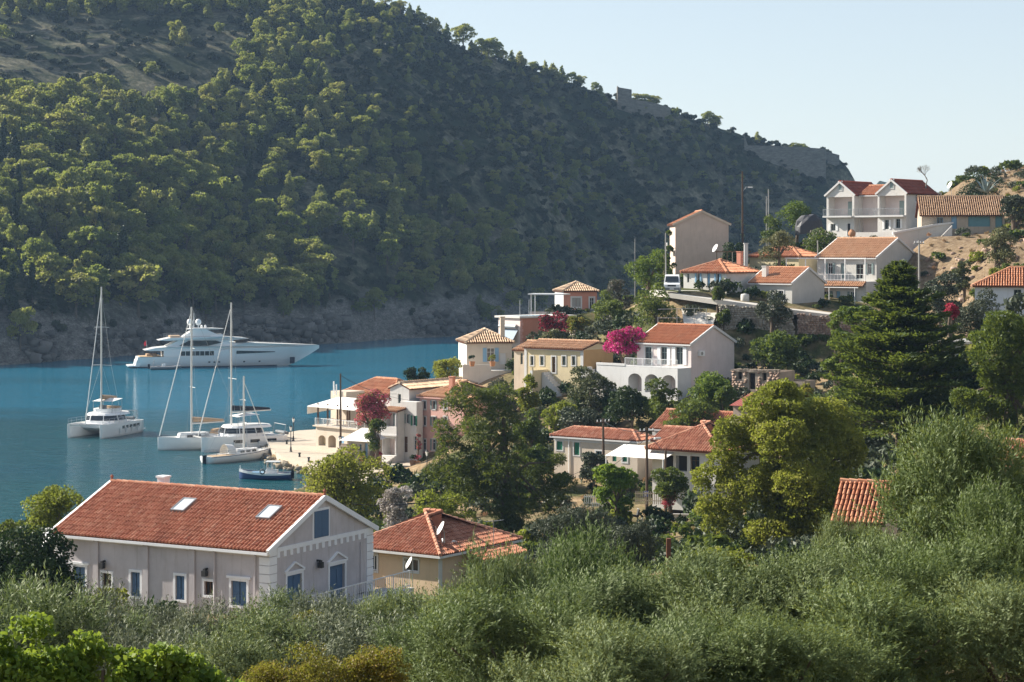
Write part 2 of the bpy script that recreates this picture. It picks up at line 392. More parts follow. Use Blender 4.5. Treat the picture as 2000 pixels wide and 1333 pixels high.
# foliage-free paved sheets
def concrete(name, c):
    t = NT(name); p = t.pos(); n1 = t.noise(p, 0.8, 5, 0.7); n2 = t.noise(p, 7, 4, 0.7)
    cl = t.mix(n1, sc3(c, 0.78), sc3(c, 1.15)); cl = t.mix(t.ramp(n2, [(0.55, (0,0,0)), (0.8, (0.4,)*3)]), cl, sc3(c, 0.5))
    return t.done(t.bsdf(cl, 0.9, 0.15, normal=t.bump(n2, 0.02, 0.5)))
conc = concrete('concrete_paving', (0.58, 0.54, 0.48)); quay_stone = concrete('quay_stone', (0.50, 0.43, 0.34)); grey_conc = concrete('grey_concrete', (0.32, 0.31, 0.29))
mb = MB()
for i in range(len(ROAD)-1):
    (x0, y0, z0), (x1, y1, z1) = ROAD[i], ROAD[i+1]
    for w0, w1 in ((-3.2, 3.0),):
        mb.add([(x0-0.7, y0+w0, z0+0.16), (x1-0.7, y1+w0, z1+0.16), (x1+0.4, y1+w1, z1+0.2), (x0+0.4, y0+w1, z0+0.2),
                (x0-0.7, y0+w0, z0-0.4), (x1-0.7, y1+w0, z1-0.4)], [(0, 1, 2, 3), (4, 5, 1, 0)])
o = mb.build('road', conc); o['kind'] = 'structure'
# quay: paved slab with a stone edge
qp = [(-20.5,231),(-24,240),(-28,248),(-30.5,258),(-32,268),(-32,277),(-29.5,283.5),(-23,288),(-12,291),(0,262),(-3,236),(-4,222),(-9,212),(-17,216)]
o = MB().prism(qp, 0.2, 1.12, 'z').build('quay_pavement', quay_stone); o['kind'] = 'structure'
# ------------------------------------------------------------------ houses
WHITE = plaster('white_plaster', (0.65, 0.625, 0.59), 0.35); TRIM = plaster('white_trim', (0.64, 0.63, 0.615), 0.2)
CREAM = plaster('cream_plaster', (0.60, 0.51, 0.41)); YELLOW = plaster('pale_yellow_plaster', (0.66, 0.55, 0.35)); SHADED_YELLOW = plaster('shaded_yellow_plaster', (0.55, 0.36, 0.17))
LAVENDER = plaster('lavender_pink_plaster', (0.58, 0.535, 0.54), 0.5); PEACH = plaster('peach_plaster', (0.70, 0.52, 0.35)); PINK = plaster('pink_plaster', (0.70, 0.42, 0.36))
SALMON = plaster('salmon_plaster', (0.58, 0.27, 0.19)); TAN = plaster('tan_plaster', (0.56, 0.45, 0.38), 0.35); GREYW = plaster('grey_white_plaster', (0.56, 0.54, 0.50), 0.3)
PALEPINK = plaster('pale_pink_plaster', (0.70, 0.60, 0.57)); STONEP = plaster('bare_stone_plaster', (0.42, 0.34, 0.27), 0.5, 0.05)
T_RED = tilemat('red_clay_tile', (0.31, 0.105, 0.06), (0.45, 0.185, 0.11), (0.60, 0.33, 0.22))
T_DRED = tilemat('dark_red_clay_tile', (0.20, 0.05, 0.03), (0.32, 0.08, 0.045), (0.42, 0.13, 0.075))
T_ORANGE = tilemat('orange_clay_tile', (0.40, 0.15, 0.075), (0.50, 0.215, 0.115), (0.58, 0.31, 0.19))
T_PALE = tilemat('pale_clay_tile', (0.46, 0.30, 0.19), (0.58, 0.41, 0.27), (0.68, 0.53, 0.38))
T_TAN = tilemat('tan_clay_tile', (0.46, 0.24, 0.13), (0.54, 0.31, 0.18), (0.60, 0.38, 0.24), 0.15)
T_BROWN = tilemat('weathered_brown_tile', (0.20, 0.12, 0.07), (0.32, 0.20, 0.12), (0.44, 0.30, 0.20), 0.4)
UNDER = paint('tile_gap_shade', (0.10, 0.035, 0.022), 0.95, 0.1)  # roof slab coloured dark to paint the shade between tile columns
BLUE = paint('blue_paint', (0.075, 0.14, 0.24), 0.5); LBLUE = paint('light_blue_paint', (0.22, 0.38, 0.52), 0.5); GREEN = paint('green_paint', (0.02, 0.16, 0.09), 0.5)
GREYG = paint('grey_green_paint', (0.22, 0.28, 0.27), 0.5); BROWN = paint('brown_wood', (0.12, 0.065, 0.035), 0.7); WPAINT = paint('white_paint', (0.8, 0.8, 0.79), 0.4, var=0.04)
DARKM = paint('dark_metal', (0.03, 0.03, 0.032), 0.5); TEAL = paint('teal_door_paint', (0.12, 0.25, 0.28), 0.6); GREYM = paint('grey_metal', (0.35, 0.36, 0.37), 0.4, 0.5, 0.6)
GLASS = glassmat(); VTRIM = plaster('villa_trim_shade_lift', (0.84, 0.84, 0.85), 0.15)  # VTRIM: lighter copy of the white trim, lifted because the villa is in shade
INTERIOR = paint('painted_dark_interior', (0.05, 0.045, 0.04), 0.9, 0.1)  # dark sheet behind openings, painted in place of unlit rooms
WOOD = paint('weathered_wood', (0.20, 0.13, 0.08), 0.85, 0.15, var=0.3)

def tile_columns(el, er, rr, rl, pitch, row, seg=4, rad=0.32):
    """barrel tiles on the roof plane el-er (eave) rr-rl (ridge): arrays V, quads, rnd and the list of tile frames"""
    el, er, rr, rl = (np.array(v, float) for v in (el, er, rr, rl))
    ua = er-el; UL = np.linalg.norm(ua); ua /= UL
    va = (rl-el)-np.dot(rl-el, ua)*ua; VL = np.linalg.norm(va); va /= VL
    na = np.cross(ua, va)
    if na[2] < 0: na = -na
    a = np.dot(rl-el, ua); b = UL-np.dot(rr-el, ua)       # insets of the ridge ends
    n = max(2, int(round(UL/pitch))); pitch = UL/n
    fr = []
    for i in range(n):
        u = (i+0.5)*pitch
        vm = VL
        if a > 1e-6: vm = min(vm, VL*u/a)
        if b > 1e-6: vm = min(vm, VL*(UL-u)/b)
        k = 0; v = 0.0
        while v < vm-0.04:
            fr.append((u, v, min(row*1.06, vm-v+0.03))); v += row
    fr = np.array(fr); r = pitch*rad
    ang = np.linspace(0, math.pi, seg+1)
    ca, sa = np.cos(ang), np.sin(ang)
    N = len(fr); rs = 1+rng.normal(0, 0.05, N); ju = rng.normal(0, 0.010, N)
    V = np.zeros((N, 2, seg+1, 3))
    for e in (0, 1):
        rr_ = r*(1.06 if e == 0 else 0.9)*rs
        uu = (fr[:, 0]+ju)[:, None]+ca[None]*rr_[:, None]
        vv = (fr[:, 1]+e*fr[:, 2])[:, None]+0*ca[None]
        hh = sa[None]*rr_[:, None]*1.5+(0.03 if e == 0 else 0.012)
        V[:, e] = el+uu[..., None]*ua+vv[..., None]*va+hh[..., None]*na
    base = (np.arange(N)*2*(seg+1))[:, None]
    q = [np.stack([base[:, 0]+j, base[:, 0]+j+1, base[:, 0]+seg+1+j+1, base[:, 0]+seg+1+j], -1) for j in range(seg)]
    # lower end closed with the fan of a half disc (quads)
    q.append(np.stack([base[:, 0]+0, base[:, 0]+1, base[:, 0]+seg-1, base[:, 0]+seg], -1))
    if seg >= 4: q.append(np.stack([base[:, 0]+1, base[:, 0]+2, base[:, 0]+seg-2, base[:, 0]+seg-1], -1) if seg > 4 else np.stack([base[:, 0]+1, base[:, 0]+2, base[:, 0]+3, base[:, 0]+3], -1))
    Q = np.concatenate(q); Q = Q[[len(set(x)) == 4 for x in Q.tolist()]] if seg == 4 else Q
    rnd = np.repeat(np.clip(rng.normal(0.5, 0.15, N), 0, 1), 2*(seg+1))
    return V.reshape(-1, 3), Q, rnd, N

FOOT = []
class House:
    def __init__(s, name, label, c, D, ang, cat='house', group=None):
        "c = (px, py of the base) of the corner between front A and side B"
        s.o = P(c[0], c[1], D); s.ang = R(ang); s.Y = D; s.cpx = c[0]
        s.root = thing(name, label, cat, s.o, s.ang, group)
        s.W2L = (Matrix.Translation(s.o) @ Matrix.Rotation(s.ang, 4, 'Z')).inverted()
    def axes(s):
        c, n = math.cos(s.ang), math.sin(s.ang)
        return Vector((c, n, 0)), Vector((-n, c, 0))
    @staticmethod
    def cut(o, d, px):
        k = (px-1000)/FPX
        return (k*o.y-o.x)/(d.x-k*d.y)
    def local(s, px, py, D): return s.W2L @ P(px, py, D)

class Block:
    """one box of a house: corner at local (x0, y0, z0); A front faces -y over x0-L..x0, B side faces +x over y0..y0+W"""
    def __init__(s, h, eave=None, left=None, right=None, x0=0.0, y0=0.0, z0=0.0, L=None, W=None, H=None, wall=None, found=3.0):
        s.h = h; ax, ay = h.axes()
        s.org = h.o+ax*x0+ay*y0+Vector((0, 0, z0)); s.x0, s.y0, s.z0 = x0, y0, z0
        s.L = L if L is not None else House.cut(s.org, -ax, left)
        s.W = W if W is not None else House.cut(s.org, ay, right)
        s.H = H if H is not None else EYE-(eave-HORIZON)/FPX*s.org.y-s.org.z
        s.wall = wall; s.open = []; s.found = found; s.gable = None
        # facade frames (origin, u, outward normal, length) in house coordinates
        s.fac = {'A': (Vector((x0-s.L, y0, z0)), Vector((1, 0, 0)), Vector((0, -1, 0)), s.L), 'B': (Vector((x0, y0, z0)), Vector((0, 1, 0)), Vector((1, 0, 0)), s.W),
                 'C': (Vector((x0-s.L, y0+s.W, z0)), Vector((0, -1, 0)), Vector((-1, 0, 0)), s.W), 'D': (Vector((x0, y0+s.W, z0)), Vector((-1, 0, 0)), Vector((0, 1, 0)), s.L)}
        s.rise = 0; FOOT.append((s.org, ax, ay, s.L, s.W))
    def info(s): print('BLOCK %s L=%.1f W=%.1f H=%.1f z=%.1f' % (s.h.root.name, s.L, s.W, s.H, s.org.z))
    def uv(s, f, px, py):
        o, u, n, L = s.fac[f]
        M = s.h.W2L.inverted(); ow = M @ o; uw = (M.to_3x3() @ u)
        t = House.cut(ow, uw, px); y = ow.y+uw.y*t
        return t, EYE-(py-HORIZON)/FPX*y-ow.z
    def op(s, f, box, style, **kw):
        "opening given by its box in the photograph"
        a, v1 = s.uv(f, box[0], box[1]); b, v0 = s.uv(f, box[2], box[3])
        if f in 'AB' : pass
        s.open.append((f, min(a, b), v0, abs(b-a), v1-v0, style, kw)); return s
    def opm(s, f, u, v, w, hh, style, **kw): s.open.append((f, u, v, w, hh, style, kw)); return s
    def pt(s, f, u, v, out=0.0):
        o, ua, n, L = s.fac[f]; return o+ua*u+Vector((0, 0, v))+n*out
    def fbox(s, mb, f, u0, v0, u1, v1, d0, d1):
        "box on a facade from depth d0 to d1 (outward positive)"
        p = [s.pt(f, u, v, d) for d in (d0, d1) for u, v in ((u0, v0), (u1, v0), (u1, v1), (u0, v1))]
        return mb.add(p, [(3, 2, 1, 0), (4, 5, 6, 7), (0, 1, 5, 4), (1, 2, 6, 5), (2, 3, 7, 6), (3, 0, 4, 7)])
    def walls(s, roof=None, pitch=25, top=True):
        mb = MB(); dep = 0.2
        for f, (o, ua, n, L) in s.fac.items():
            ops = [q for q in s.open if q[0] == f]
            us = sorted(set([0, L]+[min(max(x, 0.02), L-0.02) for q in ops for x in (q[1], q[1]+q[3])]))
            v_lo = -s.found
            vsn = sorted(set([v_lo, s.H]+[min(max(x, v_lo), s.H-0.02) for q in ops if q[2] < s.H for x in (q[2], q[2]+q[4])]))
            for i in range(len(us)-1):
                for j in range(len(vsn)-1):
                    uc, vc = (us[i]+us[i+1])/2, (vsn[j]+vsn[j+1])/2
                    if any(q[1] < uc < q[1]+q[3] and q[2] < vc < q[2]+q[4] for q in ops): continue
                    mb.quad(s.pt(f, us[i], vsn[j]), s.pt(f, us[i+1], vsn[j]), s.pt(f, us[i+1], vsn[j+1]), s.pt(f, us[i], vsn[j+1]))
            for q in ops:
                u0, v0, u1, v1 = q[1], q[2], q[1]+q[3], q[2]+q[4]
                dd = q[6].get('depth', dep)
                c = [(u0, v0), (u1, v0), (u1, v1), (u0, v1)]
                for k in range(4):
                    a, b = c[k], c[(k+1) % 4]
                    mb.quad(s.pt(f, *a), s.pt(f, *b), s.pt(f, b[0], b[1], -dd), s.pt(f, a[0], a[1], -dd))
        if roof in ('gx', 'gy'):
            rise = (s.W if roof == 'gx' else s.L)/2*math.tan(R(pitch)); s.rise = rise
            for f in ('BC' if roof == 'gx' else 'AD'):
                L = s.fac[f][3]
                mb.add([s.pt(f, 0, s.H), s.pt(f, L, s.H), s.pt(f, L/2, s.H+rise)], [(0, 1, 2)])
        elif roof == 'mono':      # rises from A to D
            rise = s.W*math.tan(R(pitch)); s.rise = rise
            mb.add([s.pt('B', 0, s.H), s.pt('B', s.W, s.H), s.pt('B', s.W, s.H+rise)], [(0, 1, 2)])
            mb.add([s.pt('C', 0, s.H), s.pt('C', s.W, s.H), s.pt('C', 0, s.H+rise)], [(0, 1, 2)])
            mb.quad(s.pt('D', 0, s.H), s.pt('D', s.L, s.H), s.pt('D', s.L, s.H+rise), s.pt('D', 0, s.H+rise))
        if roof in (None, 'flat') and top:
            mb.quad(s.pt('A', 0, s.H), s.pt('A', s.L, s.H), s.pt('D', 0, s.H), s.pt('D', s.L, s.H))
        w = mb.build('wall', s.wall, s.h.root)
        for q in s.open: s.fit(*q)
        return w
    def fit(s, f, u, v, w, hh, style, kw):
        r = s.h.root; d = kw.get('depth', 0.2); u1, v1 = u+w, v+hh
        trim = kw.get('trim'); tw = kw.get('tw', 0.14)
        main = None
        if style in ('win', 'shut', 'open'):
            fm = MB(); b = 0.055
            for a in ((u, v, u+b, v1), (u1-b, v, u1, v1), (u+b, v, u1-b, v+b), (u+b, v1-b, u1-b, v1)): s.fbox(fm, f, *a, -d+0.02, -d+0.09)
            if w > 0.5 and style != 'shut': s.fbox(fm, f, u+w/2-0.025, v+b, u+w/2+0.025, v1-b, -d+0.02, -d+0.08)
            if hh > 1.3 and style != 'shut': s.fbox(fm, f, u+b, v+hh*0.68, u1-b, v+hh*0.68+0.04, -d+0.025, -d+0.075)
            main = fm.build('window', kw.get('frame', WPAINT), r)
            if style == 'shut':
                lf = 2 if w > 0.55 else 1
                for k in range(lf):
                    sm = MB(); a0 = u+b*0.3+k*w/lf; a1 = u+(k+1)*w/lf-b*0.3
                    s.fbox(sm, f, a0+0.01, v+0.02, a1-0.01, v1-0.02, -d+0.09, -d+0.125)
                    for zz in np.linspace(v+hh*0.12, v1-hh*0.12, 3): s.fbox(sm, f, a0+0.04, zz-0.05, a1-0.04, zz+0.05, -d+0.125, -d+0.145)
                    sm.build('shutter', kw.get('col', BLUE), main)
            else:
                s.fbox(MB(), f, u, v, u1, v1, 0, 0)
                pm = MB().quad(s.pt(f, u+b, v+b, -d+0.04), s.pt(f, u1-b, v+b, -d+0.04), s.pt(f, u1-b, v1-b, -d+0.04), s.pt(f, u+b, v1-b, -d+0.04))
                pm.build('pane', GLASS, main)
                if style == 'open':
                    for a0, a1 in ((u-w/2-0.03, u-0.03), (u1+0.03, u1+w/2+0.03)):
                        sm = MB(); s.fbox(sm, f, a0, v, a1, v1, 0.03, 0.07)
                        for zz in np.linspace(v+0.06, v1-0.06, max(4, int(hh/0.16))): s.fbox(sm, f, a0+0.04, zz-0.03, a1-0.04, zz+0.02, 0.07, 0.085)
                        sm.build('shutter', kw.get('col', BLUE), main)
        elif style == 'door':
            dm_ = MB(); s.fbox(dm_, f, u+0.02, v, u1-0.02, v1-0.02, -d+0.02, -d+0.07)
            n = 2 if w > 1.1 else 1
            for k in range(n):
                a0, a1 = u+0.02+k*w/n, u+(k+1)*w/n-0.02
                for z0, z1 in ((v+hh*0.08, v+hh*0.42), (v+hh*0.5, v+hh*0.9)): s.fbox(dm_, f, a0+0.1, z0, a1-0.1, z1, -d+0.07, -d+0.09)
            main = dm_.build('door', kw.get('col', BLUE), r)
            hb = MB(); s.fbox(hb, f, u1-0.2, v+1.0, u1-0.1, v+1.06, -d+0.07, -d+0.13); hb.build('handle', GREYM, main)
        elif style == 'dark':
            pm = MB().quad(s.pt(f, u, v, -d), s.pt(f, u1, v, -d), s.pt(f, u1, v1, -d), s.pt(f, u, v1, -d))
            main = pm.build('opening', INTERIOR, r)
        elif style == 'recess':
            pm = MB().quad(s.pt(f, u, v, -d), s.pt(f, u1, v, -d), s.pt(f, u1, v1, -d), s.pt(f, u, v1, -d))
            main = pm.build('recess_wall', kw.get('col', s.wall), r)
        if trim is not None:
            tm = MB(); o = 0.045
            s.fbox(tm, f, u-tw, v-(tw if kw.get('sill', True) else 0), u, v1+tw, 0.002, o); s.fbox(tm, f, u1, v-(tw if kw.get('sill', True) else 0), u1+tw, v1+tw, 0.002, o)
            s.fbox(tm, f, u, v1, u1, v1+tw, 0.002, o)
            if kw.get('sill', True): s.fbox(tm, f, u, v-tw, u1, v, 0.002, o)
            if kw.get('ped'):
                q = 0.32
                s.fbox(tm, f, u-tw-0.08, v1+tw, u1+tw+0.08, v1+tw+0.09, 0.002, o+0.04)
                for e in (0, 1):      # raking bars of the little pediment
                    a = (u-tw-0.06, v1+tw+0.09) if e == 0 else (u1+tw+0.06, v1+tw+0.09); m = (u+w/2, v1+tw+0.09+kw['ped'])
                    p1, p2 = s.pt(f, *a, 0.05), s.pt(f, *m, 0.05)
                    tm.beam(p1, p2, 0.09, 0.10, up=s.fac[f][2])
            if kw.get('lintel'): s.fbox(tm, f, u-tw-0.14, v1+tw, u1+tw+0.14, v1+tw+0.12, 0.002, o+0.05)
            tm.build('casing', trim, main if main is not None else r)
    def roof(s, kind, pitch=25, tiles=T_RED, over=0.3, rake=0.2, tp=0.22, row=0.38, seg=3, hip=None, trim=None, ridge=True, single=0, tt=0.10, ridge_parts=False, fascia=None):
        r = s.h.root; tn = math.tan(R(pitch)); x1, y0 = s.x0, s.y0; x0 = x1-s.L; y1 = y0+s.W; ze = s.z0+s.H
        planes = []; ridges = []
        th = tt
        if kind == 'gx':
            ym = (y0+y1)/2; zr = ze+(s.W/2)*tn; zl = ze-over*tn
            planes = [((x0-rake, y0-over, zl), (x1+rake, y0-over, zl), (x1+rake, ym, zr), (x0-rake, ym, zr)), ((x1+rake, y1+over, zl), (x0-rake, y1+over, zl), (x0-rake, ym, zr), (x1+rake, ym, zr))]
            ridges = [((x0-rake, ym, zr), (x1+rake, ym, zr))]
        elif kind == 'gy':
            xm = (x0+x1)/2; zr = ze+(s.L/2)*tn; zl = ze-over*tn
            planes = [((x1+over, y0-rake, zl), (x1+over, y1+rake, zl), (xm, y1+rake, zr), (xm, y0-rake, zr)), ((x0-over, y1+rake, zl), (x0-over, y0-rake, zl), (xm, y0-rake, zr), (xm, y1+rake, zr))]
            ridges = [((xm, y0-rake, zr), (xm, y1+rake, zr))]
        elif kind == 'mono':
            zr = ze+(s.W+over)*tn; zl = ze-over*tn
            planes = [((x0-rake, y0-over, zl), (x1+rake, y0-over, zl), (x1+rake, y1+over, zr), (x0-rake, y1+over, zr))]
        elif kind in ('hx', 'hy'):
            zl = ze-over*tn; X0, X1, Y0, Y1 = x0-over, x1+over, y0-over, y1+over
            a, b = X1-X0, Y1-Y0
            if kind == 'hx':
                hi = b/2 if hip is None else hip; ym = (Y0+Y1)/2; zr = zl+b/2*tn
                p1, p2 = (X0+hi, ym, zr), (X1-hi, ym, zr)
                planes = [((X0, Y0, zl), (X1, Y0, zl), p2, p1), ((X1, Y1, zl), (X0, Y1, zl), p1, p2), ((X1, Y0, zl), (X1, Y1, zl), p2, p2), ((X0, Y1, zl), (X0, Y0, zl), p1, p1)]
                ridges = [(p1, p2), ((X1, Y0, zl), p2), ((X1, Y1, zl), p2), ((X0, Y0, zl), p1), ((X0, Y1, zl), p1)]
            else:
                hi = a/2 if hip is None else hip; xm = (X0+X1)/2; zr = zl+a/2*tn
                p1, p2 = (xm, Y0+hi, zr), (xm, Y1-hi, zr)
                planes = [((X0, Y0, zl), (X1, Y0, zl), p1, p1), ((X1, Y1, zl), (X0, Y1, zl), p2, p2), ((X1, Y0, zl), (X1, Y1, zl), p2, p1), ((X0, Y1, zl), (X0, Y0, zl), p1, p2)]
                ridges = [(p1, p2), ((X0, Y0, zl), p1), ((X1, Y0, zl), p1), ((X0, Y1, zl), p2), ((X1, Y1, zl), p2)]
        s.zr = max(p[2] for pl in planes for p in pl)
        mb = MB()
        for pl in planes:
            q = [Vector(p) for p in pl]
            if (q[2]-q[3]).length < 1e-6: q = q[:3]
            n = len(q); up = Vector((0, 0, 0.0)); dn = Vector((0, 0, -th))
            mb.add([p+up for p in q]+[p+dn for p in q], [tuple(range(n)), tuple(reversed(range(n, 2*n)))]+[(i, i+n, (i+1) % n+n, (i+1) % n) for i in range(n)])
        rf = mb.build('roof', UNDER, r)
        Vs, Qs, As, k = [], [], [], 0
        for pl in planes:
            V, Q, a, N = tile_columns(*pl, tp, row, seg)
            Vs.append(V); Qs.append(Q+k); As.append(a); k += len(V)
        V = np.concatenate(Vs); Q = np.concatenate(Qs); a = np.concatenate(As)
        if single:
            # the tiles nearest the eye are parts of their own
            nv = 2*(seg+1)
            N0 = len(Vs[0])//nv
            cen = Vs[0].reshape(N0, nv, 3).mean(1)
            order = np.argsort(cen[:, 1]+cen[:, 2]*0.25-cen[:, 0]*0.2)[:single]
            keep = np.ones(len(V)//nv, bool); keep[order] = False
            fq = Q.copy(); sel = keep[fq[:, 0]//nv]
            q1 = np.stack([np.arange(seg), np.arange(seg)+1, np.arange(seg)+seg+2, np.arange(seg)+seg+1], -1)
            for i in order:
                vv = V[i*nv:(i+1)*nv]
                link('roof_tile', np_mesh('roof_tile', vv, quads=np.concatenate([q1, [[0, 1, seg-1, seg]]]), attrs={'rnd': a[i*nv:(i+1)*nv]}), rf, tiles)
            Q = fq[sel]
        o = link('roof_tiles', np_mesh('roof_tiles', V, quads=Q, attrs={'rnd': a}), rf, tiles); o['kind'] = 'stuff'
        if ridge:
            allm = MB()
            for (pa, pb) in ridges:
                pa, pb = Vector(pa), Vector(pb); n = max(2, int((pb-pa).length/0.42)); rr_ = tp*0.55
                for i in range(n):
                    m = MB() if ridge_parts else allm
                    m.tube([pa.lerp(pb, i/n)+Vector((0, 0, 0.05)), pa.lerp(pb, (i+1.04)/n)+Vector((0, 0, 0.035))], [rr_*1.12, rr_*0.92], 7)
                    if ridge_parts:
                        ob = m.build('ridge_tile', tiles, rf); me_ = ob.data
                        at = me_.attributes.new('rnd', 'FLOAT', 'POINT'); at.data.foreach_set('value', np.full(len(me_.vertices), random.uniform(0.45, 1.0), np.float32))
            if not ridge_parts:
                ob = allm.build('ridge_tiles', tiles, rf); ob['kind'] = 'stuff'; me_ = ob.data
                at = me_.attributes.new('rnd', 'FLOAT', 'POINT'); at.data.foreach_set('value', np.repeat(np.random.default_rng(1).uniform(0.4, 1, len(me_.vertices)//14+1), 14)[:len(me_.vertices)].astype(np.float32))
        if trim is not None and kind in ('gx', 'gy', 'mono'):
            for pl in planes:
                for a_, b_ in ((pl[0], pl[3]), (pl[1], pl[2])):
                    MB().beam(Vector(a_)+Vector((0, 0, -0.02)), Vector(b_)+Vector((0, 0, -0.02)), 0.16, 0.26).build('rake_trim', trim, rf)
        if fascia is not None:
            for pl in planes[:1]+(planes[2:3] if kind in ('hx', 'hy') else []):
                MB().beam(Vector(pl[0])+Vector((0, 0, -0.1)), Vector(pl[1])+Vector((0, 0, -0.1)), 0.10, 0.14).build('gutter', fascia, rf)
        return rf
    def trimbox(s, name, f, u0, v0, u1, v1, d1, m, d0=0.002):
        mb = MB(); s.fbox(mb, f, u0, v0, u1, v1, d0, d1); return mb.build(name, m, s.h.root)
    def rail(s, f, u0, u1, v, h=0.95, out=0.0, m=None, gap=0.13, name='railing'):
        mb = MB()
        p0, p1 = s.pt(f, u0, v+h, out), s.pt(f, u1, v+h, out); mb.beam(p0, p1, 0.05)
        mb.beam(s.pt(f, u0, v+0.1, out), s.pt(f, u1, v+0.1, out), 0.035)
        n = max(2, int(abs(u1-u0)/gap))
        for i in range(n+1):
            u = u0+(u1-u0)*i/n; mb.beam(s.pt(f, u, v, out), s.pt(f, u, v+h, out), 0.022 if i % 8 else 0.05)
        return mb.build(name, m or WPAINT, s.h.root)
    def chimney(s, lx, ly, z0, z1, w=0.5, m=None, cap=None):
        mb = MB().box(lx-w/2, ly-w/2, z0, lx+w/2, ly+w/2, z1); o = mb.build('chimney', m or s.wall, s.h.root)
        MB().box(lx-w/2-0.06, ly-w/2-0.06, z1+0.003, lx+w/2+0.06, ly+w/2+0.06, z1+0.1).build('chimney_cap', cap or m or s.wall, o)
        return o
def lantern(h, b, f, u, v):
    o = s_ = MB(); b.fbox(s_, f, u-0.05, v, u+0.05, v+0.1, 0.002, 0.22); b.fbox(s_, f, u-0.13, v-0.32, u+0.13, v-0.02, 0.12, 0.36); b.fbox(s_, f, u-0.07, v-0.02, u+0.07, v+0.08, 0.18, 0.30)
    return s_.build('wall_lantern', DARKM, h.root)
def dish(label, base, h, az, r=0.42, group='satellite dishes'):
    t = thing('satellite_dish', label, 'satellite dish', base, az, group)
    MB().tube([(0, 0, 0), (0, 0, h*0.7), (0, -0.12, h)], 0.025, 6).build('mast', GREYM, t)
    d = MB(); n = 14; rings = [(0, 0), (0.5, 0.05), (0.85, 0.14), (1.0, 0.2)]
    tilt = Matrix.Rotation(R(62), 4, 'X'); M = Matrix.Translation((0, -0.18, h)) @ tilt
    vs = []; fs = []
    for q, z in rings:
        for k in range(n): a = 2*math.pi*k/n; vs.append(M @ Vector((q*r*math.cos(a), q*r*1.08*math.sin(a), z*r)))
    for i in range(3):
        for k in range(n): k2 = (k+1) % n; fs.append((i*n+k, i*n+k2, (i+1)*n+k2, (i+1)*n+k))
    d.add(vs, fs); o = d.build('reflector', WPAINT, t, smooth=True)
    MB().tube([M @ Vector((0, -r, 0.2*r)), M @ Vector((0, -0.1*r, 0.95*r))], 0.015, 5).box(-0.03, -0.03, 0, 0.03, 0.03, 0).build('feed_arm', GREYM, t)
    return t

# --- lavender pink villa in front
h = House('villa', 'lavender pink villa with red tiled roof, two skylights and white stone corners, nearest house', (526, 1202), 104, -29)
b = Block(h, eave=1072, left=108, right=727, wall=LAVENDER); pitch = 24
kw = dict(trim=VTRIM, tw=0.13)
b.op('A', (143, 1106, 167, 1157), 'shut', lintel=True, **kw).op('A', (200, 1119, 218, 1147), 'win', frame=BROWN, **kw).op('A', (256, 1117, 274, 1166), 'shut', **kw)
b.op('A', (343, 1124, 361, 1173), 'shut', **kw).op('A', (399, 1135, 417, 1164), 'win', frame=BROWN, **kw).op('A', (452, 1134, 482, 1185), 'shut', lintel=True, **kw)
b.op('B', (560, 1126, 589, 1172), 'shut', ped=0.42, **kw).op('B', (643, 1107, 673, 1186), 'door', ped=0.45, sill=False, **kw)
b.walls('gx', pitch)
b.roof('gx', pitch, T_RED, over=0.32, rake=0.14, tp=0.228, row=0.42, seg=4, ridge_parts=True, single=300, fascia=VTRIM, trim=VTRIM)
# attic window in the gable (casing, shutters on the wall face)
u0, v1 = b.uv('B', 612, 1000); u1, v0 = b.uv('B', 640, 1046)
w = b.trimbox('attic_window', 'B', u0-0.12, v0-0.12, u1+0.12, v1+0.12, 0.05, VTRIM)
for k in (0, 1):
    m = MB(); b.fbox(m, 'B', u0+k*(u1-u0)/2+0.015, v0, u0+(k+1)*(u1-u0)/2-0.015, v1, 0.052, 0.09); m.build('shutter', BLUE, w)
# frieze, pilasters, pipes, string course, dentils, quoins
b.trimbox('frieze', 'A', 0.6, b.H-0.42, b.L-0.62, b.H-0.02, 0.04, VTRIM)
for px in (189, 286, 377):
    u, _ = b.uv('A', px, 1100); b.trimbox('pilaster', 'A', u-0.17, -2, u+0.17, b.H-0.05, 0.11, LAVENDER)
for px in (421, 500):
    u, _ = b.uv('A', px, 1100); p0 = b.pt('A', u, -1, 0.1); p1 = b.pt('A', u, b.H-0.1, 0.1); MB().tube([p0, p1], 0.05, 8).build('drainpipe', LAVENDER, h.root)
b.trimbox('string_course', 'B', 0.62, b.H-0.26, b.W-0.62, b.H-0.04, 0.06, VTRIM)
n = 15
for i in range(n):
    u = 0.75+(b.W-1.5)*i/(n-1); b.trimbox('dentil', 'B', u-0.12, b.H-0.56, u+0.12, b.H-0.262, 0.05, VTRIM)
nq = 9; qh = (b.H+0.6)/nq
for i in range(nq):
    z0 = -0.6+i*qh+0.02; z1 = -0.6+(i+1)*qh-0.02
    m = MB(); b.fbox(m, 'A', b.L-0.6, z0, b.L+0.05, z1, 0.002, 0.05); b.fbox(m, 'B', 0.0, z0, 0.6, z1, 0.002, 0.05); m.build('quoin', VTRIM, h.root)
    b.trimbox('quoin', 'B', b.W-0.6, z0, b.W+0.04, z1, 0.05, VTRIM)
    b.trimbox('quoin', 'A', -0.04, z0, 0.55, z1, 0.05, VTRIM)
for px, py in ((205, 1098), (405, 1113)): u, v = b.uv('A', px, py); lantern(h, b, 'A', u, v)
u, v = b.uv('B', 619, 1097); lantern(h, b, 'B', u, v)
u, v = b.uv('B', 703, 1165); b.trimbox('electric_meter', 'B', u-0.22, v-0.25, u+0.22, v+0.2, 0.18, DARKM)
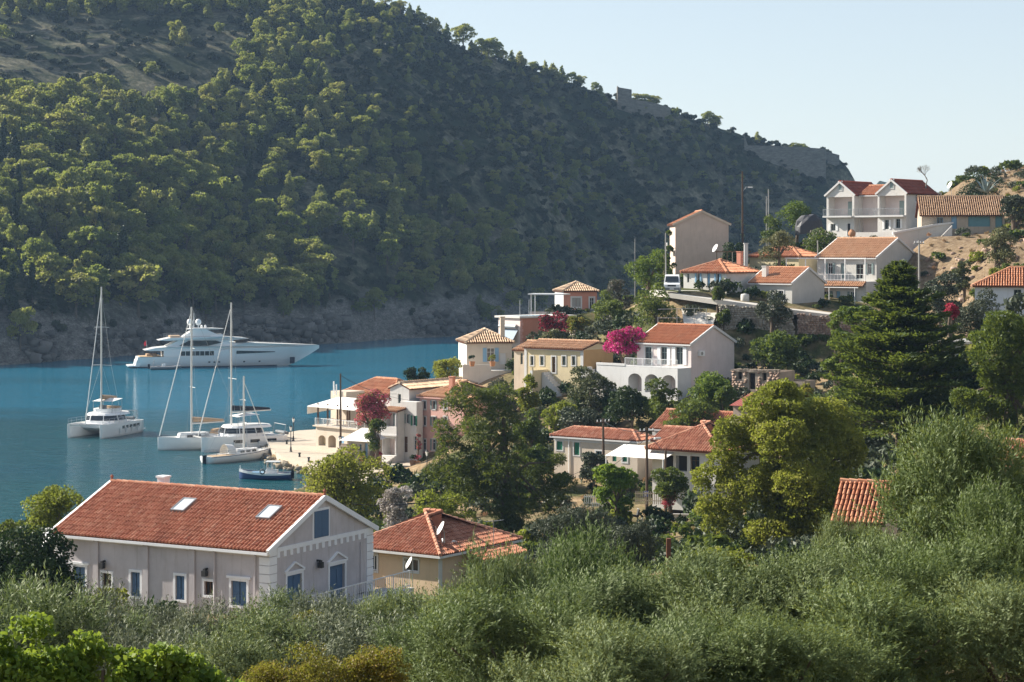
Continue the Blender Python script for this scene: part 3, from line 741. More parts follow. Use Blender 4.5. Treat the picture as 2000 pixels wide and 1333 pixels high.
MB().tube([b.pt('B', u, v+0.2, 0.06), b.pt('B', u, b.H-0.7, 0.06)], 0.03, 6).build('conduit', LAVENDER, h.root)
# skylights
tn = math.tan(R(pitch)); ca = math.cos(R(pitch))
for px, py in ((291, 986), (462, 997)):
    uu, _ = b.uv('A', px, 1075); f = 0.62 if px < 400 else 0.60
    y = f*b.W/2; z = b.H+y*tn
    M = Matrix.Translation((-b.L+uu, y, z)) @ Matrix.Rotation(R(pitch), 4, 'X')
    ms = MB(); ms.box(-0.45, -0.65, 0, -0.37, 0.65, 0.2).box(0.37, -0.65, 0, 0.45, 0.65, 0.2).box(-0.37, -0.65, 0, 0.37, -0.57, 0.2).box(-0.37, 0.57, 0, 0.37, 0.65, 0.2)
    s_ = ms.build('skylight', GREYM, h.root, M); 
    t_ = 'skylight_glass'
    MB().quad((-0.37, -0.57, 0.17), (0.37, -0.57, 0.17), (0.37, 0.57, 0.17), (-0.37, 0.57, 0.17)).build('pane', paint('pale_blind', (0.6, 0.64, 0.66), 0.15, 0.6), s_, M)
# chimney stub on the ridge
b.chimney(-b.L*0.80, b.W/2+0.9, b.H+1.2, b.H+b.W/2*tn+0.32, 0.5, VTRIM)
for x in (-b.L-0.1, 0.12): MB().lathe([(0.0, 0), (0.10, 0.02), (0.05, 0.12), (0.11, 0.22), (0.0, 0.34)], x, b.W/2, 8).build('ridge_finial', T_RED, h.root, Matrix.Translation((0, 0, b.H+b.W/2*tn+0.1)))
p = h.W2L.inverted() @ b.pt('A', 0.15, b.H-1.0, 0.75); tdz = gz(p.x, p.y)
dish('white satellite dish at the left corner of the lavender pink villa', Vector((p.x, p.y, tdz-0.3)), p.z-tdz+0.9, R(-40), 0.62)
# white terrace railing before the door
f = thing('terrace_railing', 'white metal railing on a low wall before the blue door of the villa', 'railing', h.o, h.ang)
m = MB(); m.beam((1.8, -0.5, 0.95), (1.8, b.W+1, 0.95), 0.05); m.beam((1.8, -0.5, 0.15), (1.8, b.W+1, 0.15), 0.04)
for i in range(60): y = -0.5+(b.W+1.5)*i/59; m.beam((1.8, y, 0), (1.8, y, 0.95), 0.022 if i % 10 else 0.05)
m.build('bars', WPAINT, f); MB().box(1.65, -0.7, -2.5, 1.95, b.W+1.2, 0).build('low_wall', WHITE, f)
MB().box(0.02, -0.5, -2.6, 1.65, b.W+1.0, -0.12).build('terrace_slab', grey_conc, f)

# --- peach house with hipped roof
h = House('hip_roof_house', 'peach house with red hipped roof behind the lavender villa', (857, 1172), 124, -34)
b = Block(h, eave=1077, left=688, right=1001, wall=PEACH)
b.op('A', (790, 1091, 817, 1118), 'win', trim=TRIM, tw=0.1).op('A', (722, 1084, 736, 1115), 'win', trim=TRIM)
b.op('B', (952, 1090, 972, 1135), 'win').op('B', (975, 1090, 988, 1140), 'dark')
b.walls('flat'); b.roof('hx', 24, T_RED, over=0.45, tp=0.215, row=0.40, seg=4, ridge_parts=True, fascia=TRIM)
m = MB(); b.fbox(m, 'B', -0.05, -2, 0.3, b.H-0.1, 0.002, 0.05); m.build('pilaster', TRIM, h.root)
# porch roof on the right side
W0, W1 = b.W*0.30, b.W*0.90
V, Q, a, N = tile_columns((1.7, W0, b.H-0.75), (1.7, W1, b.H-0.75), (0.02, W1, b.H-0.2), (0.02, W0, b.H-0.2), 0.22, 0.4, 4)
pr = MB().prism([(0.02, b.H-0.26), (1.7, b.H-0.82), (1.7, b.H-0.90), (0.02, b.H-0.36)], W0, W1, 'y').build('porch_roof', WOOD, h.root)
o = link('roof_tiles', np_mesh('roof_tiles', V, quads=Q, attrs={'rnd': a}), pr, T_RED); o['kind'] = 'stuff'
for y in (W0+0.1, W1-0.1): MB().beam((1.6, y, -1.5), (1.6, y, b.H-0.85), 0.12).build('porch_post', WPAINT, h.root)
for i, (px, py, hh) in enumerate(((868, 1032, 0.9), (866, 1062, 0.8), (884, 1062, 0.7))):
    p = P(px, py+10, 124+0.6+0.7*i)
    dish(['upper white satellite dish on the hip of the peach house roof', 'lower left white satellite dish on the hip of the peach house roof', 'grey-backed satellite dish right of the pair on the peach house roof'][i], p+Vector((0, 0, -0.6)), hh, R(-75 if i < 2 else 60), 0.42)
p = P(806, 1100, 121.5); dish('small white satellite dish in front of the peach house window', Vector((p.x, p.y, gz(p.x, p.y)-0.2)), p.z-gz(p.x, p.y)+0.2, R(-75), 0.36)
ant = thing('television_antenna', 'tall thin television antenna on the peach house roof', 'antenna', P(964, 1130, 127))
hh = (1130-1018)/FPX*127
MB().tube([(0, 0, 0), (0, 0, hh)], 0.02, 5).build('mast', GREYM, ant)
m = MB().beam((-0.6, 0.3, hh-0.1), (0.6, -0.3, hh+0.1), 0.03)
for i in range(7): x = -0.5+i/6; m.beam((x-0.12, -x*0.5-0.3, hh+x*0.16), (x+0.12, -x*0.5+0.3, hh+x*0.16), 0.015)
m.build('elements', GREYM, ant)

# --- quay: white house
h = House('quay_house', 'tall white gabled house with small columned balcony on the quay', (799, 897), 243, -37)
b = Block(h, eave=759, left=762, W=13.5, wall=WHITE)
b.op('A', (777, 770, 783, 788), 'win', trim=None, frame=GREYG); b.walls('gy', 22); b.roof('gy', 22, T_PALE, over=0.25, rake=0.12, tp=0.30, row=0.8)
b2 = Block(h, eave=786, left=782, x0=2.14, y0=-1.2, W=1.15, wall=WHITE)
b2.op('A', (806, 812, 812, 832), 'open', col=GREEN).op('A', (793, 809, 798, 828), 'open', col=GREYG).op('A', (789, 853, 796, 884), 'door', col=BROWN).op('A', (808, 852, 814, 880), 'win')
b2.walls('flat')
b3 = Block(h, eave=803, left=746, x0=0.36, y0=-2.5, W=1.25, wall=WHITE)
L, H_ = b3.L, b3.H; v_par = H_*0.52
b3.opm('A', 0.35, v_par+0.95, L-0.7, H_-v_par-1.25, 'recess', depth=1.1, col=PALEPINK).opm('A', 0.35, 0.6, L-0.7, v_par-1.1, 'recess', depth=1.1, col=PALEPINK)
b3.walls('flat')
for v in (0.0, v_par+0.8):
    for u in (0.16, L-0.16): p = b3.pt('A', u, v, 0.10); MB().cyl(p.x, p.y, p.z, p.z+(v_par-0.2 if v == 0 else H_-v_par-0.85), 0.15, 0.13, 10).build('column', TRIM, h.root)
b3.trimbox('balcony_slab', 'A', -0.15, v_par-0.15, L+0.15, v_par+0.02, 0.45, TRIM); b3.trimbox('parapet', 'A', -0.05, v_par+0.023, L+0.05, v_par+0.9, 0.3, WHITE, 0.14)
b3.trimbox('balcony_door', 'A', L*0.35, v_par+0.98, L*0.6, H_-0.45, -1.05, GREYG, -1.095)
b3.roof('mono', 9, T_TAN, over=0.35, rake=0.25, tp=0.3, row=0.8, ridge=False)
m = MB()
for i in range(5): m.box(0.36-L-0.2+i*0.05, -2.5-0.9-i*0.30, -1.0, 0.56-i*0.05, -2.5-0.6-i*0.30, 0.62-i*0.15)
m.box(0.36-L-0.1, -3.1, -1.0, 0.46, -2.52, 0.62)
m.build('entrance_steps', WHITE, h.root)
# --- quay: tall pink house
h = House('quay_house', 'tall pink house with three rows of windows behind the dark feathery tree', (905, 912), 239, -37)
b = Block(h, eave=777, left=820, W=8.0, wall=PINK)
for i, px in enumerate((829, 847, 870)):
    for (y0, y1) in ((783, 800), (814, 832), (858, 880)):
        b.op('A', (px-3, y0, px+3, y1), 'open' if px == 847 else 'win', col=GREYG, trim=TRIM, tw=0.12)
b.walls('flat'); b.roof('hx', 22, T_TAN, over=0.3, tp=0.3, row=0.8, fascia=PINK)
b.trimbox('cornice', 'A', -0.1, b.H-0.35, b.L+0.1, b.H-0.2, 0.14, PINK); b.chimney(-b.L*0.45, 1.6, b.H, b.H+2.2, 0.55, SALMON)
b.trimbox('entrance_canopy', 'A', b.L*0.55, 2.9, b.L*0.95, 3.05, 1.3, T_TAN)
# --- quay: taverna with awning terrace
h = House('taverna', 'cream quayside taverna with white awning over a dark posted upper terrace', (700, 888), 250, -46)
b = Block(h, eave=841, left=617, W=7.5, wall=CREAM)
b.op('A', (622, 850, 636, 872), 'recess', depth=0.8, col=YELLOW).op('A', (641, 850, 656, 876), 'recess', depth=1.4, col=YELLOW).op('A', (664, 852, 672, 880), 'door', col=LBLUE); b.walls('flat')
for k in range(2):   # arched heads
    q = b.open[k]; m = MB(); n = 10; u0, u1, v1 = q[1], q[1]+q[3], q[2]+q[4]
    for i in range(n):
        a0, a1 = math.pi*i/n, math.pi*(i+1)/n; rr = (u1-u0)/2; um = (u0+u1)/2
        p = [b.pt('A', um+rr*math.cos(a), v1-rr*0.7+rr*0.7*math.sin(a), 0.0) for a in (a0, a1)]; t0 = [b.pt('A', um+rr*math.cos(a), v1+0.05, 0.0) for a in (a0, a1)]
        m.quad(p[0]+Vector((0, -0.004, 0)), p[1]+Vector((0, -0.004, 0)), t0[1]+Vector((0, -0.004, 0)), t0[0]+Vector((0, -0.004, 0)))
    m.build('arch', CREAM, h.root)
b.trimbox('terrace_slab', 'A', -0.3, b.H, b.L+0.1, b.H+0.14, 0.3, CREAM, -b.W)
b.rail('A', 0, b.L, b.H+0.14, 0.9, 0.1, WPAINT, 0.2)
ht = 2.75
for i in range(5):
    u = 0.3+(b.L-0.6)*i/4
    for d in (-0.1, -3.6): p = b.pt('A', u, b.H+0.14, d); MB().box(p.x-0.08, p.y-0.08, p.z, p.x+0.08, p.y+0.08, p.z+ht).build('terrace_post', BROWN, h.root)
canvas = paint('white_canvas', (0.82, 0.79, 0.74), 0.85, 0.1, var=0.05)
m = MB(); z0 = b.H+0.14+ht
a_ = [b.pt('A', -0.6, z0-0.35, 0.9), b.pt('A', b.L+0.3, z0-0.35, 0.9), b.pt('A', b.L+0.3, z0+0.55, -4.2), b.pt('A', -0.6, z0+0.55, -4.2)]
m.add(a_+[v+Vector((0, 0, -0.07)) for v in a_], [(0, 1, 2, 3), (7, 6, 5, 4), (0, 4, 5, 1), (1, 5, 6, 2), (2, 6, 7, 3), (3, 7, 4, 0)]); m.build('awning', canvas, h.root)
m = MB(); v0 = b.pt('A', -0.62, z0-0.35, 0.9); v1_ = b.pt('A', -0.62, z0+0.55, -4.2); m.quad(v0, v1_, v1_+Vector((0, 0, -1.5)), v0+Vector((0, 0, -1.0))); m.build('awning_side', canvas, h.root)
ax_, ay_ = h.axes(); xb = -House.cut(h.o+ay_*4.4, -ax_, 676)
bb = Block(h, eave=786, left=646, x0=xb, y0=4.4, W=3.0, z0=b.H+0.1, wall=CREAM, found=0.1); bb.H = EYE-(766-HORIZON)/FPX*bb.org.y-bb.org.z
bb.walls('flat')
hq = House('red_roofed_house', 'pale house with red tiled hipped roof behind the taverna awning', (772, 880), 258, -46)
bc = Block(hq, eave=771, left=677, W=5.5, wall=PALEPINK); bc.op('A', (690, 778, 696, 796), 'win'); bc.walls('flat'); bc.roof('hx', 30, T_ORANGE, over=0.3, tp=0.42, row=0.8)
for px in (652, 657): 
    p = h.local(px, 765, bb.org.y+1); MB().cyl(p.x, p.y, p.z-0.5, p.z+0.9+0.4*(px == 652), 0.09, 0.09, 8).build('flue', WPAINT, h.root)
for k in range(6):    # tables and chairs on the terrace
    p = b.pt('A', 0.8+k*(b.L-1.6)/5, b.H+0.145, -1.6)
    MB().cyl(p.x, p.y, p.z, p.z+0.72, 0.05, 0.05, 6).box(p.x-0.4, p.y-0.4, p.z+0.72, p.x+0.4, p.y+0.4, p.z+0.76).build('terrace_table', WPAINT, h.root)
# --- kiosk with white canvas roof and blue doors
h = House('kiosk', 'small cream kiosk with white canvas roof and blue doors under the bougainvillea', (731, 902), 236, -30)
b = Block(h, eave=860, left=678, W=1.6, wall=CREAM)
b.op('A', (712, 866, 718, 899), 'door', col=LBLUE).op('A', (722, 867, 728, 899), 'door', col=LBLUE).op('A', (702, 868, 706, 880), 'win', frame=LBLUE); b.walls('flat')
m = MB(); z = b.H
e = [(-b.L-0.5, -0.9, z-0.15), (0.4, -0.9, z-0.15), (0.4, b.W+0.4, z+0.1), (-b.L-0.5, b.W+0.4, z+0.1)]; tpk = [(-b.L*0.62, b.W*0.6, z+1.25), (-b.L*0.35, b.W*0.6, z+1.25)]
m.add(e+tpk, [(0, 1, 5, 4), (1, 2, 5), (2, 3, 4, 5), (3, 0, 4)]); m.build('canvas_roof', canvas, h.root)
m = MB()
for i in range(9): m.box(-b.L-0.6-0.0, -0.4-i*0.3, -0.4, -b.L+1.0, -0.1-i*0.3, 1.9-i*0.24)
m.build('stone_stair', STONEP, h.root)

# --- cream stone house by the water
h = House('stone_house', 'small cream stone house with pale tiled roof, blue door and terrace above the sea', (912, 722), 256, -80)
b = Block(h, eave=668, L=7.0, right=1000, wall=CREAM); fa = plaster('lit_side_terrace_plaster', (0.64, 0.61, 0.56))
b.op('B', (951, 680, 966, 707), 'open', col=LBLUE, trim=None).op('B', (976, 690, 988, 712), 'recess', depth=0.1, col=WHITE)
b.walls('flat'); b.roof('hx', 26, T_PALE, over=0.25, tp=0.30, row=0.8); b.chimney(-1.2, b.W*0.82, b.H, b.H+3.0, 0.55, CREAM)
b.trimbox('sunlit_wall_sheet', 'A', 0, -1, b.L, b.H-0.05, 0.03, fa)  # white sheet over the left wall paints its sunlit tone
tt_ = b.trimbox('terrace', 'B', -1.0, -3, b.W+0.5, 0.0, 3.0, fa, 0.01); b.trimbox('terrace_parapet', 'B', -1.0, 0.003, b.W*0.45, 0.75, 3.0, fa, 2.8)
# --- yellow house
h = House('yellow_house', 'pale yellow house with shade-toned side wall, arched door and outside stair', (1139, 772), 234, -37)
b = Block(h, eave=682, left=1025, right=1197, wall=YELLOW)
for x0, x1 in ((1036, 1042), (1055, 1062), (1098, 1105), (1117, 1124)): b.op('A', (x0, 696, x1, 714), 'win', frame=GREYG, trim=TRIM, tw=0.12)
b.op('A', (1078, 697, 1085, 728), 'door', col=BROWN, trim=TRIM); b.walls('gx', 13); b.roof('gx', 13, T_TAN, over=0.3, rake=0.15, tp=0.3, row=0.9)
b.trimbox('corner_pilaster', 'A', b.L-0.35, -2, b.L+0.04, b.H-0.1, 0.05, TRIM); b.trimbox('corner_pilaster', 'A', -0.04, -2, 0.3, b.H-0.1, 0.05, TRIM)
b.trimbox('cornice', 'A', 0.31, b.H-0.3, b.L-0.36, b.H-0.06, 0.09, TRIM); b.trimbox('shaded_side', 'B', 0.0, -2, b.W, b.H-0.15, 0.02, SHADED_YELLOW)  # darker sheet puts the shade of the side wall into its colour
b2 = Block(h, eave=724, left=1037, x0=-5.0, y0=-3.0, W=2.95, wall=YELLOW, right=None); b2.walls('flat')
b2.trimbox('parapet', 'A', 0, b2.H, b2.L, b2.H+0.35, 0.04, YELLOW, -0.2); b2.trimbox('corner_pilaster', 'A', b2.L-0.3, -2, b2.L+0.03, b2.H, 0.05, TRIM)
m = MB()
for i in range(12): m.box(-4.95+i*0.28, -1.25, -1.5, -4.67+i*0.28, -0.02, b2.H-0.3-i*0.26)
m.build('outside_stair', TRIM, h.root)
h2 = House('low_house', 'low house with faded tan roof behind the pale yellow house', (1205, 700), 262, -37)
b = Block(h2, eave=664, left=1100, W=6, wall=CREAM); b.walls('gx', 14); b.roof('gx', 14, T_TAN, over=0.2, tp=0.32, row=0.9)
h2 = House('annexe', 'narrow tan roofed annexe between cream stone house and pale yellow house', (1035, 770), 243, -37)
b = Block(h2, eave=684, left=1004, W=6, wall=CREAM); b.op('A', (1016, 690, 1021, 712), 'win', frame=GREYG); b.walls('gx', 16); b.roof('gx', 16, T_TAN, over=0.2, tp=0.32, row=0.9)
# --- white house with arcade
h = House('arcade_house', 'white house with orange-brown roof, three tall doors and arched terrace below', (1350, 768), 220, -42)
b = Block(h, eave=671, left=1244, right=1434, wall=PALEPINK)
for x0, x1 in ((1260, 1273), (1291, 1303), (1320, 1334)):
    b.op('A', (x0, 678, x1, 713), 'open' if x0 > 1270 else 'win', col=WPAINT, frame=GREYG, trim=TRIM, tw=0.12, sill=False)
b.walls('gx', 24); b.roof('gx', 24, T_ORANGE if False else tilemat('brown_red_tile', (0.36, 0.13, 0.06), (0.46, 0.18, 0.09), (0.52, 0.24, 0.13)), over=0.25, rake=0.12, tp=0.27, row=0.7, trim=TRIM, fascia=TRIM)
vt = b.uv('A', 1300, 716)[1]
bt = Block(h, x0=0.0, y0=-2.4, L=House.cut(h.o, -h.axes()[0], 1192), W=2.38, H=vt, wall=TRIM)
for i in range(3):
    u = bt.L*(0.40+0.205*i); bt.opm('A', u, 0.0, bt.L*0.165, vt-0.75, 'recess', depth=1.7, col=PALEPINK)
bt.walls('flat')
for q in bt.open:
    m = MB(); n = 12; u0, u1, v1 = q[1], q[1]+q[3], q[2]+q[4]; um = (u0+u1)/2; rr = (u1-u0)/2
    for i in range(n):
        a0, a1 = math.pi*i/n, math.pi*(i+1)/n
        for dd, flip in ((0.004, 0), (-0.25, 1)):
            p = [bt.pt('A', um+rr*math.cos(a), v1-0.7+0.7*math.sin(a), dd) for a in (a0, a1)]; t0 = [bt.pt('A', um+rr*math.cos(a), v1+0.02, dd) for a in (a0, a1)]
            m.quad(p[0], p[1], t0[1], t0[0])
        p = [bt.pt('A', um+rr*math.cos(a), v1-0.7+0.7*math.sin(a), d) for d in (0.004, -0.25) for a in (a0, a1)]; m.quad(p[0], p[1], p[3], p[2])
    m.build('arch', TRIM, h.root)
q = bt.open[1]; bt.trimbox('arcade_window', 'A', q[1]+0.1, 0.7, q[1]+0.7, 1.9, -1.65, GREYG, -1.695)
bt.trimbox('terrace_parapet', 'A', 0.0, vt+0.003, bt.L*0.36, vt+0.25, 0.05, TRIM, -0.2)
bt.rail('A', bt.L*0.36, bt.L, vt, 0.9, 0.0, WPAINT, 0.15)
m = MB()
for i in range(14): m.box(-bt.L-0.9+i*0.30, -3.7, -2.0, -bt.L-0.6+i*0.30, -2.42, vt-0.25-i*0.26)
m.build('outside_stair', GREYW, h.root)
# --- ochre terrace building with pool deck, salmon house above
h = House('terrace_building', 'salmon walled terrace building with pool deck and roof rails above the sea', (1016, 680), 272, -50)
b = Block(h, eave=622, L=4.5, right=1058, wall=SALMON); b.walls('flat'); b.trimbox('sunlit_pale_side', 'A', 0, -2, b.L, b.H-0.02, 0.03, PALEPINK)  # paler sheet on front A paints that wall as sunlit
qh = 0.42
for i in range(int(b.H/qh)): b.trimbox('quoin', 'B', -0.03, i*qh+0.02, 0.5 if i % 2 else 0.35, (i+1)*qh-0.02, 0.05, PINK)
b.trimbox('pool_deck', 'B', -0.3, b.H, b.W+6, b.H+0.25, 0.25, WHITE, -5); b.trimbox('pool_water', 'B', 0.4, b.H+0.255, b.W+2, b.H+0.27, -0.4, paint('pool_blue', (0.12, 0.42, 0.6), 0.1), -2.2)
for u in (0.2, 1.8): p = b.pt('B', u, b.H+0.25, -0.3); MB().cyl(p.x, p.y, p.z, p.z+2.2, 0.03, 0.03, 6).build('flag_pole', WPAINT, h.root)
sp = b.pt('A', b.L*0.4, b.H*0.45, 0.05)
so = MB(); so.add([b.pt('A', 0.6, b.H*0.18, 1.3), b.pt('A', b.L-0.3, b.H*0.18, 1.3), b.pt('A', b.L-0.3, b.H*0.62, 0.1), b.pt('A', 0.6, b.H*0.62, 0.1)], [(0, 1, 2, 3)]).build('solar_panel', paint('solar_glass', (0.30, 0.36, 0.42), 0.1, 0.6), h.root)
pp = [b.pt('A', u, b.H*0.72, 0.3) for u in (0.6, b.L-0.4)]; MB().tube(pp, 0.26, 12).build('water_tank', GREYM, h.root)
h = House('salmon_house', 'small salmon house with pale tiled roof, white trim and flat white pergola', (1101, 620), 300, -78)
b = Block(h, eave=568, L=5.5, right=1166, wall=SALMON)
b.op('B', (1117, 582, 1134, 600), 'shut', col=GREYM, trim=TRIM, tw=0.22).op('B', (1152, 582, 1160, 604), 'win', trim=TRIM, tw=0.2); b.walls('flat'); b.roof('hx', 25, T_PALE, over=0.25, tp=0.32, row=0.9); b.trimbox('sunlit_side', 'A', 0, -2, b.L, b.H-0.02, 0.05, TRIM)  # white sheet on front A puts the sunlight on that wall into colour
b.trimbox('garden_wall', 'B', -1.5, -3.5, b.W+1, 1.15, 1.8, paint('pale_blue_grey_wall', (0.46, 0.48, 0.52), 0.85, 0.1), 1.55)
pg = thing('pergola', 'flat white pergola on thin posts left of the salmon house', 'pergola', P(1036, 610, 296), R(-20))
LL = 5.2
for x in (0.1, 0.7): MB().beam((x, 0, -0.5), (x, 0, 2.5), 0.13).build('post', WPAINT, pg)
MB().box(-0.3, -0.3, 2.5, LL, 2.6, 2.68).build('roof_slab', WPAINT, pg); MB().box(-0.2, 0.3, -2, LL, 0.5, 0.05).build('base_wall', PALEPINK, pg)
# --- tan gabled house, windowless end
h = House('tan_house', 'tall tan house with windowless gable end near the utility poles', (1319, 532), 280, -89)
b = Block(h, eave=437, L=8, right=1423, wall=TAN); b.walls('gx', 25); b.roof('gx', 25, T_ORANGE, over=0.35, rake=0.10, tp=0.3, row=0.8, trim=CREAM); 
u, v = b.uv('A', 1312, 470); b.trimbox('balcony', 'A', b.L-3.6, 2.9, b.L-0.3, 3.0, 1.1, WPAINT); b.rail('A', b.L-3.6, b.L-0.3, 3.0, 1.0, 1.05, WPAINT, 0.12)
# --- white house with blue shutters by the van
h = House('blue_shutter_house', 'low white house with orange hipped roof and light blue shutters beside the white van', (1419, 588), 252, -40)
b = Block(h, eave=531, left=1335, right=1479, wall=WHITE)
b.op('A', (1342, 535, 1346, 552), 'win', frame=GREYG).op('A', (1361, 534, 1367, 552), 'open', col=LBLUE).op('A', (1381, 533, 1387, 562), 'door', col=LBLUE).op('A', (1399, 535, 1405, 553), 'open', col=LBLUE)
b.walls('flat'); b.roof('hx', 22, T_ORANGE, over=0.3, tp=0.34, row=0.9); b.chimney(-2.8, b.W+0.3, b.H, b.H+2.4, 0.6, SALMON)
b.trimbox('garden_wall', 'A', -0.5, -2.5, b.L*0.62, 0.5, 2.4, WHITE, 2.2); b.rail('A', -0.5, b.L*0.62, 0.5, 0.75, 2.3, WPAINT, 0.2, 'garden_railing')
# --- house with chimney and brown-orange roof
h = House('chimney_house', 'low white house with orange-tan roof and white chimney beside the stone-edged road', (1547, 604), 250, -40)
b = Block(h, eave=552, left=1464, W=7.5, wall=GREYW); b.op('A', (1476, 567, 1485, 590), 'win', trim=TRIM).op('A', (1520, 568, 1530, 590), 'win', trim=TRIM)
b.walls('gx', 25); b.roof('gx', 25, T_TAN if False else tilemat('soft_orange_tile', (0.46, 0.20, 0.10), (0.54, 0.26, 0.14), (0.60, 0.33, 0.20), 0.12), over=0.3, rake=0.12, tp=0.28, row=0.7, trim=TRIM, fascia=TRIM)
p = h.local(1494, 525, 252.5); b.chimney(-b.L+1.4, 1.4, b.H+0.3, b.H+1.9, 0.62, WHITE)
# --- two storey house with veranda
h = House('veranda_house', 'two storey grey-white house with tan roof, white veranda frame and grey shutters', (1712, 614), 258, -40)
b = Block(h, eave=502, left=1596, right=1792, wall=GREYW)
b.op('A', (1617, 514, 1626, 536), 'open', col=GREYG).op('A', (1642, 515, 1652, 544), 'door', col=GREYG).op('A', (1672, 516, 1686, 545), 'win', frame=GREYG).op('A', (1694, 515, 1702, 536), 'open', col=GREYG)
b.walls('gx', 24); b.roof('gx', 24, T_TAN, over=0.3, rake=0.12, tp=0.28, row=0.7, trim=TRIM, fascia=TRIM)
vf = b.uv('A', 1660, 548)[1]
b2 = Block(h, x0=-0.0, y0=-2.6, L=House.cut(h.o, -h.axes()[0], 1552), W=2.58, H=vf-0.1, wall=WHITE)
b2.op('A', (1563, 571, 1570, 604), 'door', col=GREYG, trim=TRIM).op('A', (1584, 571, 1592, 586), 'win', trim=TRIM).op('A', (1608, 569, 1620, 587), 'open', col=GREYG).op('A', (1633, 569, 1641, 600), 'door', col=LBLUE).op('A', (1660, 570, 1668, 590), 'open', col=GREYG)
b2.walls('flat')
b2.rail('A', 0.2, b2.L, vf, 0.8, -0.1, WPAINT, 0.5, 'veranda_rail')
for i in range(5):
    u = 0.3+(b2.L-0.5)*i/4; MB().beam(b2.pt('A', u, vf, -0.12), b2.pt('A', u, vf+2.75, -0.12), 0.10).build('veranda_post', WPAINT, h.root)
MB().beam(b2.pt('A', 0.1, vf+2.8, -0.12), b2.pt('A', b2.L, vf+2.8, -0.12), 0.14).beam(b2.pt('A', 0.3, vf+2.8, -0.12), b2.pt('A', 0.3, vf+2.8, -2.6), 0.12).build('veranda_beam', WPAINT, h.root)
V, Q, a, N = tile_columns(b2.pt('A', 0, vf-0.75, 0.9), b2.pt('A', b2.L+0.1, vf-0.75, 0.9), b2.pt('A', b2.L+0.1, vf-0.12, 0.01), b2.pt('A', 0, vf-0.12, 0.01), 0.3, 0.5, 3)
pr = MB().add([b2.pt('A', 0, vf-0.78, 0.9), b2.pt('A', b2.L+0.1, vf-0.78, 0.9), b2.pt('A', b2.L+0.1, vf-0.14, 0.01), b2.pt('A', 0, vf-0.14, 0.01)], [(0, 1, 2, 3)]).build('pent_roof', UNDER, h.root)
o = link('roof_tiles', np_mesh('roof_tiles', V, quads=Q, attrs={'rnd': a}), pr, T_TAN); o['kind'] = 'stuff'
for i in range(4): u = 0.5+(b2.L-1)*i/3; MB().beam(b2.pt('A', u, -0.5, 1.9), b2.pt('A', u, vf-0.85, 1.9), 0.07).build('porch_post', WPAINT, h.root)
MB().beam(b2.pt('A', 0.1, vf-0.83, 1.9), b2.pt('A', b2.L, vf-0.83, 1.9), 0.1).build('porch_beam', WPAINT, h.root)
b2.trimbox('front_wall', 'A', b2.L*0.25, -2.2, b2.L, -0.1, 2.6, WHITE, 2.35)
# --- big white double gabled house on top
h = House('double_gable_house', 'large white double gabled house with dark red roofs and balconies, highest house', (1770, 466), 300, -40)
ax, ay = h.axes()
Lt = House.cut(h.o, -ax, 1613); L2 = House.cut(h.o, -ax, 1714); L1 = House.cut(h.o, -ax, 1667)
He = EYE-(376-HORIZON)/FPX*300-h.o.z; zf = EYE-(421-HORIZON)/FPX*300-h.o.z
bg2 = Block(h, L=L2, W=9.0, H=He, wall=WHITE); W2 = L2-0.6
bg2.opm('A', 0.3, zf+0.05, W2, He-zf-0.5, 'recess', depth=1.8, col=PALEPINK)
bg2.op('A', (1728, 430, 1736, 448), 'open', col=WPAINT, frame=GREYG).op('A', (1750, 428, 1758, 446), 'open', col=WPAINT, frame=GREYG)
bg2.op('B', (1788, 380, 1794, 395), 'win', trim=TRIM).op('B', (1798, 380, 1804, 395), 'win', trim=TRIM).op('B', (1829, 378, 1838, 402), 'door', col=DARKM, trim=TRIM)
bg2.walls('gy', 38); bg2.roof('gy', 38, T_DRED, over=0.25, rake=0.2, tp=0.32, row=0.8, trim=TRIM)
bc = Block(h, x0=-L2-0.01, y0=1.5, L=L1-L2-0.02, W=6.0, H=He-0.15, wall=WHITE)
bc.opm('A', 0.1, zf+0.05, bc.L-0.2, He-zf-0.5, 'recess', depth=1.0, col=PALEPINK).opm('A', 0.3, 0.0, bc.L-0.5, zf-0.3, 'recess', depth=0.8, col=PALEPINK)
bc.walls('gx', 24); bc.roof('gx', 24, T_ORANGE, over=0.3, rake=-0.05, tp=0.32, row=0.8, fascia=TRIM)
bg1 = Block(h, x0=-L1, y0=0.2, L=Lt-L1, W=9.0, H=He-0.1, wall=WHITE)
bg1.opm('A', 0.35, zf+0.05, bg1.L-0.7, He-zf-0.55, 'recess', depth=1.8, col=PALEPINK)
bg1.op('A', (1623, 438, 1632, 451), 'open', col=WPAINT, frame=GREYG).op('A', (1655, 437, 1661, 462), 'door', col=DARKM, trim=TRIM); bg1.walls('gy', 38); bg1.roof('gy', 38, T_DRED, over=0.25, rake=0.2, tp=0.32, row=0.8, trim=TRIM)
for bk in (bg1, bg2):
    um = bk.L/2; w = bk.trimbox('attic_window', 'A', um-0.4, bk.H+0.5, um+0.4, bk.H+2.0, 0.06, TRIM); m = MB(); bk.fbox(m, 'A', um-0.25, bk.H+0.65, um+0.25, bk.H+1.85, 0.062, 0.08); m.build('pane', GREYG, w)
    bk.trimbox('balcony_slab', 'A', -0.1, zf-0.2, bk.L+0.05, zf+0.03, 1.0, TRIM); bk.rail('A', 0, bk.L, zf+0.03, 1.0, 0.95, GREYM, 0.14)
    for u in (0.3+bk.L*0.5, bk.L*0.78): bk.trimbox('balcony_door', 'A', u, zf+0.06, u+0.75, zf+2.2, -1.72, GREYG, -1.79)
